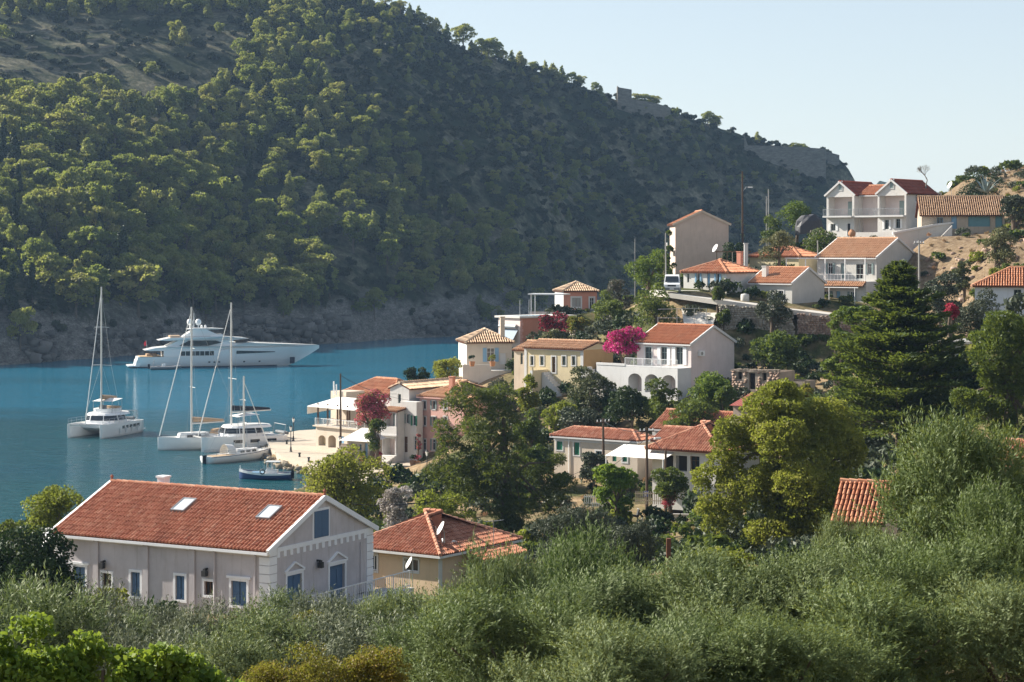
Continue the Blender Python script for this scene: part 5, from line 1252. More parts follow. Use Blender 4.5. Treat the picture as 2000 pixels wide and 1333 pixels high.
bush((1604,585,1668,770), 184, 'bright', 'light green leafy tree left of the tall layered conifer', n=6000, leaf=(0.2, 0.13), **T)
bush((1254,742,1345,815), 211, 'mid', 'soft green bush before the arches of the white house', n=3600)
bush((1330,716,1432,806), 209, 'bright', 'bright green bush before the right wall of the arcade house', n=4500)
bush((1392,742,1448,800), 206, 'mid', 'round green bush left of the ruin', n=2400)
bush((1102,712,1200,815), 222, 'lolive', 'open olive tree before the pale yellow house', n=3400, **T)
bush((1176,755,1295,832), 213, 'dark', 'dark shaded bushes above the green-shuttered house roof', n=4200)
bush((1010,722,1056,782), 225, 'yellow', 'small conical juniper before the pale yellow house', n=2200, nl=14)
bush((930,730,1012,800), 230, 'oleander', 'grey-pink oleander below the cream stone house', n=3200)
bush((1050,770,1125,830), 216, 'yellow', 'yellow-green shrub below the outside stair of the yellow house', n=2600)
bush((1000,790,1075,860), 208, 'mid', 'green shrub behind the dark feathery tree', n=2800)
bush((560,884,768,1015), 172, 'yellow', 'yellow-green broadleaf tree between villa roof and quay', n=9000, leaf=(0.24, 0.17), nl=20, **T)
bush((36,945,178,1060), 128, 'yellow', 'yellow-green tree behind the left end of the villa', n=7000, leaf=(0.17, 0.12), nl=18, **T)
bush((-60,985,50,1130), 104, 'mid', 'green bush at the left edge behind the dark broadleaf tree', n=5000, leaf=(0.14, 0.10))
bush((-80,1015,168,1262), 82, 'dark', 'large dark broadleaf tree at the left edge before the villa', n=20000, leaf=(0.15, 0.09), nl=24, extra=None, **T)
bush((1158,898,1252,1018), 166, 'vine', 'bright green vine-covered tree before the street cafe', n=5000, leaf=(0.24, 0.19), droop=0.6, **T)
bush((1268,902,1352,990), 171, 'mid', 'trimmed green tree right of the street utility pole', n=4000, leaf=(0.22, 0.15), **T)
bush((1046,968,1208,1160), 112, 'dolive', 'dense dark olive tree before the street', n=22000, leaf=(0.15, 0.045), nl=22, **T)
bush((1176,1012,1306,1160), 109, 'dolive', 'shaded dark olive tree beside the brown gate post', n=14000, leaf=(0.15, 0.045), nl=18, **T)
bush((1306,1066,1500,1190), 70, 'yellow', 'yellow-green shrub behind the foreground olives', n=16000, leaf=(0.11, 0.07), nl=20)
bush((1606,1022,1750,1095), 80, 'mid', 'green bush before the small orange roofed cottage', n=8000, leaf=(0.12, 0.08))
bush((1160,585,1250,650), 256, 'mid', 'garden shrubs between crimson bougainvillea and the bank below the van', n=3600)
bush((1340,640,1420,668), 232, 'lolive', 'low dry shrub on the bank behind the arcade house roof', n=1800)
bush((1796,520,1880,610), 222, 'dolive', 'grey-green bush on the lower edge of the bare slope', n=3600)
bush((1862,500,1905,560), 232, 'lolive', 'small pale bush in the middle of the bare slope', n=1600)
bush((1940,515,2010,550), 228, 'mid', 'green bush behind the orange roofed house at the right edge', n=1800)
bush((1286,765,1400,840), 204, 'mid', 'leafy bushes behind the red gabled roof', n=4200)
bush((1436,800,1525,862), 188, 'bright', 'bright bush below the red sheet-roofed shed', n=3600)
bush((1080,790,1180,852), 206, 'dolive', 'grey-green shrubs behind the ridge of the green-shuttered house', n=3600)
bush((1015,860,1090,930), 196, 'mid', 'green shrub left of the green-shuttered house', n=3200)
bush((1060,640,1130,690), 258, 'lolive', 'dry shrub above the tan roof of the yellow house', n=1800)
bush((1340,985,1420,1050), 150, 'bright', 'bright shrub right of the street wall', n=4200, leaf=(0.2, 0.14))
bush((800,950,932,1015), 148, 'yellow', 'yellow-green shrubs behind the peach house ridge', n=3800, leaf=(0.2, 0.13))
bush((736,928,806,992), 156, 'white', 'white flowering oleander behind the peach house roof', n=2600, leaf=(0.18, 0.13))
bush((1848,545,1965,648), 176, 'dolive', 'grey-green bush right of the tall layered conifer', n=5000, leaf=(0.22, 0.08))
bush((1842,582,1874,614), 172, 'crimson', 'small crimson bougainvillea right of the conifer', 'bougainvillea', 'bougainvillea', n=900, leaf=(0.16, 0.13))
bush((1290,956,1328,1000), 171, 'crimson', 'red geranium bush on the white street wall', 'flower_bush', 'flowers', n=900, leaf=(0.13, 0.11), extra=('mid', 0.4, 0.0))
bush((1126,884,1196,926), 193, 'dolive', 'grey shrub before the wall of the green-shuttered house', n=2000)
bush((686,752,764,838), 236, 'rose', 'rose pink bougainvillea climbing between taverna and white quay house', 'bougainvillea', 'bougainvillea', n=7000, leaf=(0.2, 0.16), nl=30, rs=(0.26, 0.46), extra=('mid', 0.35, 0.2))
bush((712,812,758,905), 233, 'mid', 'green trailing climber hanging below the rose bougainvillea', 'climber', 'climber', n=2600, leaf=(0.2, 0.14), droop=0.6)
bush((1176,640,1268,692), 226, 'magenta', 'bright magenta bougainvillea arching left of the arcade house', 'bougainvillea', 'bougainvillea', n=6500, leaf=(0.2, 0.16), nl=30, rs=(0.2, 0.42), extra=('mid', 0.22, 0.0))
bush((1048,606,1112,652), 266, 'crimson', 'deep crimson bougainvillea below the pool deck', 'bougainvillea', 'bougainvillea', n=2400, extra=('dark', 0.6, 0.3))
bush((1108,612,1152,656), 262, 'gold', 'orange flowering shrub right of the crimson bougainvillea', n=1800, extra=('mid', 0.4, 0.3))
bush((812,842,824,890), 238, 'rose', 'small pink climber on the corner of the white quay house', 'climber', 'climber', n=700, leaf=(0.14, 0.12), extra=('mid', 0.5, 0.0))
bush((1515,728,1600,815), 196, 'gold', 'yellowing shrub before the ruin', n=3800)
bush((1600,760,1690,830), 176, 'mid', 'low scrub on the rubble right of the ruin', n=3000)
bush((1640,585,1700,650), 190, 'bright', 'bright bush below the two storey veranda house', n=2400)
# --- the big mid-distance trees
def big_tree(name, label, px_, ytop, ybase, D, lobes_px, mat, n, leaf, seed, trunk_r=0.3, sub=4, **kw):
    "lobes_px: (px, py, rx_px, ry_px, dy_m) main masses, each broken into smaller ones"
    base = P(px_, ybase, D); zb = gz(base.x, base.y); t = thing(name, label, 'tree', (base.x, base.y, zb))
    g_ = np.random.default_rng(seed); lob = []
    for (lx, ly, rx, ry, dy) in lobes_px:
        c = P(lx, ly, D)-Vector((base.x, base.y, zb)); r = np.array([rx/FPX*D, rx/FPX*D, ry/FPX*D]); c = np.array([c.x, c.y+dy, c.z])
        for k in range(sub):
            d = rsph(g_, 1)[0]; s = g_.uniform(0.38, 0.62); lob.append((c+d*r*g_.uniform(0.35, 0.75), r*s*g_.uniform(0.8, 1.2, 3)))
    link('crown', crown_mesh('crown', lob, n, leaf[0], leaf[1], seed, **kw), t, LM[mat])
    link('trunk', trunk_mesh('trunk', P(px_, ytop, D).z-zb-(ybase-ytop)/FPX*D*0.25, trunk_r, lob, seed, 16, 0.03), t)
    return t
big_tree('feathery_tree', 'tall dark feathery tree in the centre behind the peach house', 985, 740, 1045, 164,
 [(935,770,45,34,0),(900,800,40,40,1),(960,800,50,45,0),(880,850,40,38,0),(930,850,55,45,-1),(1000,850,55,50,0),(900,905,60,50,0),(975,905,60,55,-1),(1035,920,50,45,1),(860,925,40,38,0),(940,955,65,55,0),(1010,975,60,55,0),(1075,935,45,38,0),(1095,905,28,22,0),(985,1015,50,40,0),(1060,985,45,40,0),(890,960,40,35,1)],
 'feather', 30000, (0.34, 0.075), 41, 0.32, 4, out=0.9, droop=0.15)
big_tree('plane_tree', 'broad yellow-green tree before the tall layered conifer', 1520, 740, 1085, 128,
 [(1540,765,50,30,0),(1500,800,70,45,0),(1570,800,70,45,1),(1430,860,60,55,0),(1500,860,80,60,-1.5),(1600,860,85,60,0),(1655,880,45,55,1),(1400,930,50,55,0),(1460,940,80,65,-1.5),(1560,950,90,70,-2),(1640,950,60,60,0),(1410,1000,55,50,0),(1500,1020,80,50,-1),(1590,1030,80,50,-1)],
 'yellow', 76000, (0.19, 0.125), 43, 0.36, 6, out=0.3)
big_tree('dark_pine', 'rounded dark pine at the right edge', 1975, 590, 900, 148,
 [(1955,625,45,34,0),(1990,650,50,45,0),(1925,665,36,30,0),(1960,700,60,45,-1),(1915,740,50,40,0),(1985,770,60,50,0),(1930,800,60,45,0),(1980,840,55,45,0),(1890,790,36,30,0)],
 'rpine', 22000, (0.28, 0.10), 47, 0.35, 5, out=0.9, up=0.3)
big_tree('dark_pine', 'shaded dark pine between layered conifer and right edge', 1890, 760, 930, 158,
 [(1870,800,50,40,0),(1900,840,60,45,0),(1860,870,50,40,0),(1930,880,55,40,0)], 'conifer', 12000, (0.28, 0.1), 48, 0.3, 5, out=0.9)
# layered conifer
def conifer(label, px_, ytop, ybase, D, wpx, seed):
    base = P(px_, ybase, D); zb = gz(base.x, base.y); t = thing('layered_conifer', label, 'tree', (base.x, base.y, zb))
    hh = P(px_, ytop, D).z-zb; R0 = wpx/2/FPX*D; g_ = np.random.default_rng(seed); m = MB()
    m.tube([(0, 0, -1), (0.1, 0, hh*0.5), (0, 0, hh)], [0.38, 0.22, 0.03], 9)
    Cs, Ts, Ns, Rr = [], [], [], []
    z = hh*0.10; k = 0
    while z < hh*0.985:
        q = z/hh; rad = R0*min(1.0, (1-q)**0.72*1.12)*g_.uniform(0.82, 1.15); nb = 6 if q > 0.8 else 8; off = g_.uniform(0, 6.28)
        for b_ in range(nb):
            a = off+b_*6.283/nb+g_.uniform(-0.2, 0.2); L = rad*g_.uniform(0.7, 1.12); d = np.array([math.cos(a), math.sin(a), 0]); rise = g_.uniform(-0.02, 0.30)*L
            tip = np.array([0, 0, z])+d*L+np.array([0, 0, rise]); mid_ = np.array([0, 0, z])+d*L*0.5+np.array([0, 0, rise*0.25])
            m.tube([(0, 0, z), tuple(mid_), tuple(tip)], [0.06*(1-q)+0.03, 0.045*(1-q)+0.02, 0.015], 4, False)
            ns = int(130+250*L/R0); s = g_.random(ns)**0.6; pt = np.where(s[:, None] < 0.5, np.array([0, 0, z])+(mid_-np.array([0, 0, z]))*2*s[:, None], mid_+(tip-mid_)*(2*s[:, None]-1))
            side = np.array([-d[1], d[0], 0]); lat = g_.normal(0, 1, ns)*(0.12+0.22*L*(1-np.abs(s-0.6)))*0.62
            pt = pt+side*lat[:, None]+np.stack([np.zeros(ns), np.zeros(ns), g_.normal(0, 0.10, ns)+0.10+0.12*np.abs(lat)], -1)
            Cs.append(pt); Ts.append(unit(d*0.7+side*np.sign(lat)[:, None]*0.7+g_.normal(0, 0.3, (ns, 3))+np.array([0, 0, 0.35]))); Ns.append(unit(np.array([0, 0, 1.0])+g_.normal(0, 0.6, (ns, 3)))); Rr.append(np.clip(0.35+0.3*s+g_.normal(0, 0.16, ns), 0, 1))
        z += hh*0.038*(1.15-0.55*q); k += 1
    cen = np.concatenate(Cs); N = len(cen)
    V, Q, a = leaf_quads(cen, np.concatenate(Ts), np.concatenate(Ns), 0.42*g_.uniform(0.7, 1.3, N), 0.15*g_.uniform(0.7, 1.3, N), np.concatenate(Rr))
    link('crown', np_mesh('crown', V, quads=Q, attrs={'rnd': a}), t, LM['conifer']); m.build('trunk', BARK, t)
    return t
conifer('tall dark layered conifer right of the veranda house', 1757, 508, 945, 162, 345, 9)

# ------------------------------------------------------------------ foreground olives: shoots with paired leaves
def olive_mesh(name, w, hh, shoots, per, leaf, seed, nl=26):
    g_ = np.random.default_rng(seed); lob = lobes_ellipsoid(g_, (0, 0, hh*0.58), (w/2, w/2, hh*0.40), nl, (0.18, 0.36), 0.95, (0.45, 1.05), -0.8)
    ar = np.array([r.prod()**(2/3) for _, r in lob]); cnt = (shoots*ar/ar.sum()).astype(int)
    B, Dr, Rv = [], [], []
    for (c, r), k in zip(lob, cnt):
        d = rsph(g_, k); f = (d[:, 2] < -0.3) & (g_.random(k) > 0.4); d[f, 2] *= -1
        B.append(c+d*r*(0.55+0.45*g_.random(k)[:, None])); Dr.append(unit(d*0.7+rsph(g_, k)*0.45+np.array([0, 0, 0.75]))); Rv.append(np.full(k, 0.5)+g_.normal(0, 0.10, k)+g_.normal(0, 0.07))
    B, Dr, Rv = np.concatenate(B), np.concatenate(Dr), np.concatenate(Rv); k = len(B)
    ln = g_.uniform(0.28, 0.85, k)*(leaf[0]/0.085)**0.5
    s = np.tile(np.linspace(0.1, 1.0, per), (k, 1))
    perp = unit(np.cross(Dr, rsph(g_, k))); q2 = np.cross(Dr, perp)
    bend = np.array([0, 0, -1.0])*0.12
    pos = B[:, None]+Dr[:, None]*(s*ln[:, None])[..., None]+bend*(s**2*ln[:, None])[..., None]
    ph = np.arange(per)*(math.pi*0.5)+(np.arange(per) % 2)*math.pi*0.5
    ang = ph[None]+g_.uniform(0, 6.28, (k, 1))+g_.normal(0, 0.35, (k, per))
    sd = perp[:, None]*np.cos(ang)[..., None]+q2[:, None]*np.sin(ang)[..., None]
    tt = unit(sd*0.75+Dr[:, None]*0.7+g_.normal(0, 0.15, (k, per, 3))); nn = unit(np.cross(tt, np.cross(Dr[:, None], sd))+g_.normal(0, 0.35, (k, per, 3)))
    N = k*per; tt = tt.reshape(N, 3); cen = pos.reshape(N, 3)+tt*leaf[0]*0.5
    rv = np.clip(np.repeat(Rv, per)+g_.normal(0, 0.24, N)+0.12*(s.ravel()-0.5), 0, 1)
    V, Q, a = leaf_quads(cen, tt, nn.reshape(N, 3), leaf[0]*g_.uniform(0.75, 1.25, N), leaf[1]*g_.uniform(0.75, 1.25, N), rv)
    me = np_mesh(name, V, quads=Q, attrs={'rnd': a}); me.materials.append(LM['olive'])
    tr = trunk_mesh(name+'_trunk', hh*0.55, 0.14*hh/3.5, lob, seed, 12, 0.1)
    return me, tr, hh, w
OLN = [olive_mesh('olive_near_crown', 4.0, 4.2, 3700, 19, (0.115, 0.026), 61), olive_mesh('olive_near_crown', 4.4, 4.0, 3700, 19, (0.115, 0.026), 62)]
OLM = [olive_mesh('olive_mid_crown', 4.0, 3.8, 2300, 13, (0.155, 0.036), 63), olive_mesh('olive_mid_crown', 4.6, 4.2, 2300, 13, (0.155, 0.036), 64)]
OLIVES = [  # px, top py, D, width factor, near?, label
 (1890, 876, 52, 0.92, 1, 'tallest foreground olive at the right with its top before the pines'),
 (1745, 1085, 50, 0.9, 1, 'foreground olive below the small orange roofed cottage'),
 (2000, 1000, 46, 0.95, 1, 'foreground olive cut by the right edge'),
 (1662, 1052, 54, 0.6, 1, 'small olive before the orange roofed cottage'),
 (1600, 1100, 45, 1.0, 1, 'foreground olive left of the cottage roof'),
 (1835, 1110, 38, 1.1, 1, 'shaded olive below the tallest foreground olive'),
 (1985, 1170, 33, 1.0, 1, 'olive in the bottom right corner'),
 (1680, 1185, 33, 1.1, 1, 'olive low at the bottom right, left of the corner olive'),
 (1450, 1130, 44, 1.2, 1, 'foreground olive under the yellow-green shrub'),
 (1300, 1150, 46, 1.15, 1, 'foreground olive right of centre below the brown gate post'),
 (1140, 1072, 62, 0.8, 0, 'slender olive with upright shoots before the dense dark olive'),
 (1150, 1165, 44, 1.1, 1, 'foreground olive at the centre of the bottom edge'),
 (1520, 1235, 30, 1.1, 1, 'olive at the bottom edge right of centre'),
 (1330, 1250, 30, 1.0, 1, 'olive at the bottom edge below the gate post'),
 (985, 1100, 58, 0.65, 0, 'olive right of the peach house porch'),
 (1010, 1200, 40, 1.15, 1, 'foreground olive at the bottom edge below the peach house'),
 (905, 1166, 62, 0.9, 0, 'olive before the peach house wall'),
 (860, 1235, 46, 1.0, 1, 'foreground olive below the satellite dishes'),
 (770, 1172, 72, 0.9, 0, 'olive between villa and peach house'),
 (1180, 1262, 29, 1.0, 1, 'lowest olive at the centre of the bottom edge'),
 (640, 1180, 74, 0.9, 0, 'olive before the gable of the villa'),
 (520, 1188, 74, 1.0, 0, 'olive before the white corner of the villa'),
 (400, 1205, 74, 1.0, 0, 'olive before the middle windows of the villa'),
 (290, 1200, 76, 1.0, 0, 'olive before the left windows of the villa'),
 (180, 1205, 70, 1.0, 0, 'olive right of the dark broadleaf tree'),
 (120, 1175, 64, 1.0, 0, 'olive under the dark broadleaf tree'),
 (340, 1252, 54, 1.1, 0, 'olive above the vine leaves, left'),
 (480, 1240, 52, 1.1, 0, 'olive above the vine leaves, right'),
 (600, 1235, 54, 1.0, 0, 'olive left of the yellowing shrub'),
 (720, 1225, 52, 1.1, 0, 'olive behind the yellowing shrub'),
 (30, 1170, 60, 1.1, 0, 'olive at the left edge under the dark broadleaf tree')]
for k, (x_, yt, D, wf, near, lab) in enumerate(OLIVES):
    b_ = G(x_, D); top = P(x_, yt, D).z; hh = max(1.9, top-b_.z)
    me, tr, h0, w0 = (OLN if near else OLM)[k % 2]; s = hh/h0*1.02
    copy_tree('olive_tree', lab, 'tree', 'olive trees in the foreground', me, tr, b_, s, k*2.1, sxy=wf*min(1.2, max(0.8, 0.78/s)), cm=(LM['golive'] if k % 3 else None) if x_ < 800 else [LM['dolive2'], None, LM['dolive2'], None, None][k % 5])
# vine and yellowing shrubs at the bottom left
def mound(name, label, cat, D, boxes, mat, n, leaf, seed, sub=14, rs=(0.22, 0.5), **kw):
    x_ = sum((b[0]+b[2])/2 for b in boxes)/len(boxes); base = G(x_, D); t = thing(name, label, cat, base); g_ = np.random.default_rng(seed); lob = []
    for (x0, y0, x1, y1) in boxes:
        c = P((x0+x1)/2, (y0+y1)/2, D)-base; r = np.array([(x1-x0)/2/FPX*D, (x1-x0)/2/FPX*D, (y1-y0)/2/FPX*D])
        for k in range(sub): d = rsph(g_, 1)[0]; rr = g_.uniform(*rs)*(r.min()+r.mean())/2; lob.append((np.array(c)+d*r*g_.uniform(0.2, 0.95), np.array([rr, rr, rr*0.8])*g_.uniform(0.8, 1.3, 3)))
    link('crown', crown_mesh('crown', lob, n, leaf[0], leaf[1], seed, **kw), t, LM[mat]); link('trunk', trunk_mesh('trunk', max(0.5, max(l[0][2] for l in lob)*0.8), 0.05, lob, seed, 14), t); return t
mound('grape_vine', 'bright green vine with large leaves in the bottom left corner', 'vine', 23, [(-60,1215,120,1400),(60,1235,220,1400),(180,1262,330,1420),(280,1245,380,1400),(340,1285,480,1420),(-40,1300,200,1440)], 'vine', 21000, (0.07, 0.062), 71, 22, (0.15, 0.4), out=0.2, droop=0.25, flutter=1.0, shell=(0.35, 1.45))
mound('yellowing_shrub', 'yellowing shrub between the vine and the foreground olives', 'shrub', 36, [(440,1275,600,1400),(540,1255,700,1400),(640,1265,780,1400),(720,1250,800,1380)], 'gold', 26000, (0.045, 0.028), 73, 22, (0.18, 0.42), out=0.5, up=0.3, shell=(0.35, 1.4))
mound('yellowing_bush', 'orange-yellow bush before the villa gable', 'bush', 62, [(560,1195,640,1262),(600,1205,650,1270)], 'gold', 4000, (0.09, 0.05), 74)

# ------------------------------------------------------------------ low growth over the village slopes
COVER = []
for i, (mt_, w_, h_, n_, lf) in enumerate((('mid', 0.8, 0.7, 260, (0.24, 0.16)), ('dolive', 0.9, 0.8, 260, (0.26, 0.12)), ('dark', 0.9, 0.9, 260, (0.24, 0.16)), ('yellow', 0.7, 0.6, 240, (0.22, 0.14)), ('straw', 0.6, 0.35, 150, (0.34, 0.03)))):
    g_ = np.random.default_rng(400+i); lob = lobes_ellipsoid(g_, (0, 0, h_*0.5), (w_, w_, h_*0.6), 6, (0.5, 0.8), 0.8, (0.2, 0.7), -0.2)
    me = crown_mesh('cover', lob, n_, lf[0], lf[1], 410+i, out=0.4, up=1.2 if mt_ == 'straw' else 0.3); me.materials.append(LM[mt_]); COVER.append(me)
cell = 1.75
cx, cy_ = np.meshgrid(np.arange(-60, 110, cell), np.arange(56, 345, cell)); g = np.random.default_rng(12)
CX = (cx+g.uniform(-0.5, 0.5, cx.shape)*cell).ravel(); CY = (cy_+g.uniform(-0.5, 0.5, cx.shape)*cell).ravel(); CZ = ground_z(CX, CY)
cpx = 1000+FPX*CX/CY; cpy = HORIZON+(EYE-CZ)/CY*FPX
okc = (CZ > 0.95) & (np.abs(cpx-1000) < 1080)
okc &= ~((poly_dist(CX, CY, qp) > -0.5))
for (o_, ax_, ay_, L_, W_) in FOOT:
    dx, dy = CX-o_.x, CY-o_.y; u_ = dx*ax_.x+dy*ax_.y; v_ = dx*ay_.x+dy*ay_.y
    okc &= ~((u_ > -L_-0.9) & (u_ < 0.9) & (v_ > -0.9) & (v_ < W_+0.9))
rd = np.full(CX.shape, 1e9)
for i in range(len(ROAD)-1):
    x0, y0, x1, y1 = *ROAD[i][:2], *ROAD[i+1][:2]; uu = np.clip(((CX-x0)*(x1-x0)+(CY-y0)*(y1-y0))/((x1-x0)**2+(y1-y0)**2), 0, 1); rd = np.minimum(rd, np.hypot(CX-x0-uu*(x1-x0), CY-y0-uu*(y1-y0)))
okc &= rd > 3.9
street = (np.hypot((CX-9)/16, (CY-178)/9) < 1); okc &= ~street; okc &= ~((CX > -15) & (CX < 1) & (CY > 88) & (CY < 125))
bare = ((CX > 45) & (CY > 205)) | ((CX > 60) & (CY > 150))
cov = np.clip((fbm(CX*0.06, CY*0.06, 3, 91)+0.5)*1.3, 0.2, 1)
okc &= g.random(CX.shape) < np.where(bare, 0.75, np.where(CY < 170, 0.85, 0.92)*cov)
sel = np.where(okc)[0]
kind = np.where(bare[sel], np.where(g.random(len(sel)) < 0.72, 4, g.choice([1, 0, 3], len(sel))), g.choice([0, 0, 1, 1, 2, 2, 3, 4], len(sel)))
sz = np.where(kind == 4, g.uniform(0.6, 1.2, len(sel)), g.uniform(0.8, 2.1, len(sel))*np.where(fbm(CX[sel]*0.1, CY[sel]*0.1, 2, 5) > 0.05, 1.25, 0.85))
o = scatter('ground_cover', np.stack([CX, CY, CZ-0.08], -1)[sel], sz, g.uniform(0, 6.28, len(sel)), kind, COVER)
tag(o, 'low shrubs, weeds and dry grass covering the village slopes', 'ground cover')
# ------------------------------------------------------------------ boats
GEL = paint('white_gelcoat', (0.80, 0.80, 0.79), 0.25, 0.5, var=0.03); DECK = paint('pale_deck', (0.62, 0.60, 0.56), 0.6, var=0.08); TEAKD = paint('teak_deck', (0.42, 0.30, 0.18), 0.7)
TINT = paint('tinted_glass', (0.02, 0.026, 0.032), 0.08, 0.6, var=0.02); ALU = paint('aluminium_spar', (0.62, 0.61, 0.58), 0.4, 0.5, 0.3, var=0.04); NAVY = paint('navy_blue_hull', (0.02, 0.05, 0.14), 0.3, 0.5)
CANV = paint('dark_sail_cover', (0.03, 0.035, 0.045), 0.85, 0.1); TANC = paint('tan_sail_cover', (0.42, 0.30, 0.20), 0.85, 0.1); ROPE = paint('steel_wire', (0.45, 0.45, 0.44), 0.5); RED = paint('red_cloth', (0.55, 0.02, 0.03), 0.8)
RUB = paint('grey_rubber', (0.16, 0.17, 0.18), 0.7); FENDER = paint('white_fender', (0.7, 0.7, 0.68), 0.5); ANTIF = paint('dark_antifouling', (0.03, 0.04, 0.06), 0.7)
def loft(name, stations, m, parent, deck=True, smooth=True, dm=None):
    "stations: (x, [(half width, z) ... keel to sheer]); mirrored hull with a deck"
    mb = MB(); k = len(stations[0][1])
    for x, pr in stations:
        for y, z in pr: mb.v.append((x, -y, z))
        for y, z in pr: mb.v.append((x, y, z))
    for i in range(len(stations)-1):
        a, b = i*2*k, (i+1)*2*k
        for j in range(k-1):
            mb.f.append((a+j, b+j, b+j+1, a+j+1)); mb.f.append((a+k+j, a+k+j+1, b+k+j+1, b+k+j))
    for e in (0, len(stations)-1):
        a = e*2*k; lo = [a+j for j in range(k)]+[a+k+j for j in reversed(range(k))]
        mb.f.append(tuple(lo) if e == 0 else tuple(reversed(lo)))
    o = mb.build(name, m, parent, smooth=smooth)
    if deck:
        d = MB()
        for i in range(len(stations)-1):
            (x0, p0), (x1, p1) = stations[i], stations[i+1]; e = 0.12
            d.quad((x0, -p0[-1][0]*0.97, p0[-1][1]-e), (x1, -p1[-1][0]*0.97, p1[-1][1]-e), (x1, p1[-1][0]*0.97, p1[-1][1]-e), (x0, p0[-1][0]*0.97, p0[-1][1]-e))
        d.build('deck', dm or DECK, o)
    return o
def slim_hull(name, L, hw, f0, f1, y0, parent, m=None):
    st = []
    for i in range(13):
        t = i/12; x = -L/2+L*t; w = hw*(0.82+0.18*math.sin(min(1, t*1.7)*math.pi/2)) if t < 0.55 else hw*(1-((t-0.55)/0.45)**1.9)+0.03
        zf = f0+(f1-f0)*t**1.5; kd = -0.45*math.sin(math.pi*min(1, 0.15+0.8*t)); tr = x+(0.0)
        st.append((tr, [(0.02, kd), (w*0.72, kd*0.4), (w*0.95, 0.35), (w, zf*0.7), (w*0.99, zf)]))
    o = loft(name, st, m or GEL, parent); o.location = (0, y0, 0); return o
def round_house(name, prof, z0, z1, top, m, parent, M=None):
    "coachroof: plan polygon prof at z0 pulled in by factor top at z1"
    cx = sum(p[0] for p in prof)/len(prof); n = len(prof); mb = MB()
    mb.add([(x, y, z0) for x, y in prof]+[(cx+(x-cx)*top, y*top, z1) for x, y in prof], [tuple(range(n, 2*n))]+[(i, (i+1) % n, (i+1) % n+n, i+n) for i in range(n)])
    return mb.build(name, m, parent, M)
def oval(x0, x1, w, n=16, sq=2.6):
    out = []
    for k in range(n):
        a = 2*math.pi*k/n; c, s = math.cos(a), math.sin(a); out.append(((x0+x1)/2+(x1-x0)/2*math.copysign(abs(c)**(2/sq), c), w*math.copysign(abs(s)**(2/sq), s)))
    return out
def rig(t, mx, mz, mt, bow, stern_y, boom_len, cover, sp=1.9, fur=True, back=None):
    MB().tube([(mx, 0, mz), (mx, 0, mt)], [0.13, 0.10], 10).build('mast', ALU, t)
    m = MB()
    for k, z in enumerate((mz+(mt-mz)*0.38, mz+(mt-mz)*0.68)): m.tube([(mx-0.15, -sp*(1-0.25*k)*0.55, z), (mx, 0, z+0.05), (mx-0.15, sp*(1-0.25*k)*0.55, z)], 0.035, 5)
    m.build('spreaders', ALU, t)
    w = MB()
    for s in (-1, 1):
        w.tube([(mx-0.6, s*sp, mz-0.6), (mx-0.15, s*sp*0.52, mz+(mt-mz)*0.38), (mx, 0, mt-0.8)], 0.018, 4)
        w.tube([(mx+0.2, s*sp*0.9, mz-0.6), (mx, 0, mz+(mt-mz)*0.4)], 0.015, 4)
    if back: w.tube([back, (mx, 0, mt)], 0.018, 4)
    w.build('shrouds', ROPE, t)
    if fur: MB().tube([bow, (mx+0.12, 0, mt-0.9)], [0.075, 0.04], 7).build('furled_genoa', paint('furled_sail', (0.66, 0.66, 0.64), 0.8), t)
    if boom_len:
        zb = mz+1.7; bm = MB().tube([(mx-0.12, 0, zb), (mx-boom_len, 0, zb+0.12)], 0.10, 8).build('boom', ALU, t)
        MB().tube([(mx-0.15, 0, zb+0.55), (mx-boom_len*0.5, 0, zb+0.42), (mx-boom_len*0.97, 0, zb+0.30)], [0.36, 0.28, 0.14], 8).build('sail_cover', cover, bm)
def flag(parent, p, col=RED, s=1.0):
    m = MB().tube([p, (p[0]-0.15*s, p[1], p[2]+1.2*s)], 0.025, 5); f = m.build('flag_staff', WPAINT, parent)
    MB().quad((p[0]-0.05*s, p[1], p[2]+0.55*s), (p[0]-0.35*s, p[1]+0.1, p[2]+0.2*s), (p[0]-0.5*s, p[1]+0.12, p[2]+0.75*s), (p[0]-0.15*s, p[1], p[2]+1.15*s)).build('ensign', col, f)
def rails(parent, pts, h=0.75, m=None):
    mb = MB()
    for q in (0.5, 1.0): mb.tube([(x, y, z+h*q) for x, y, z in pts], 0.018, 4, False)
    for x, y, z in pts: mb.tube([(x, y, z), (x, y, z+h)], 0.02, 4)
    return mb.build('guard_rail', m or GREYM, parent)
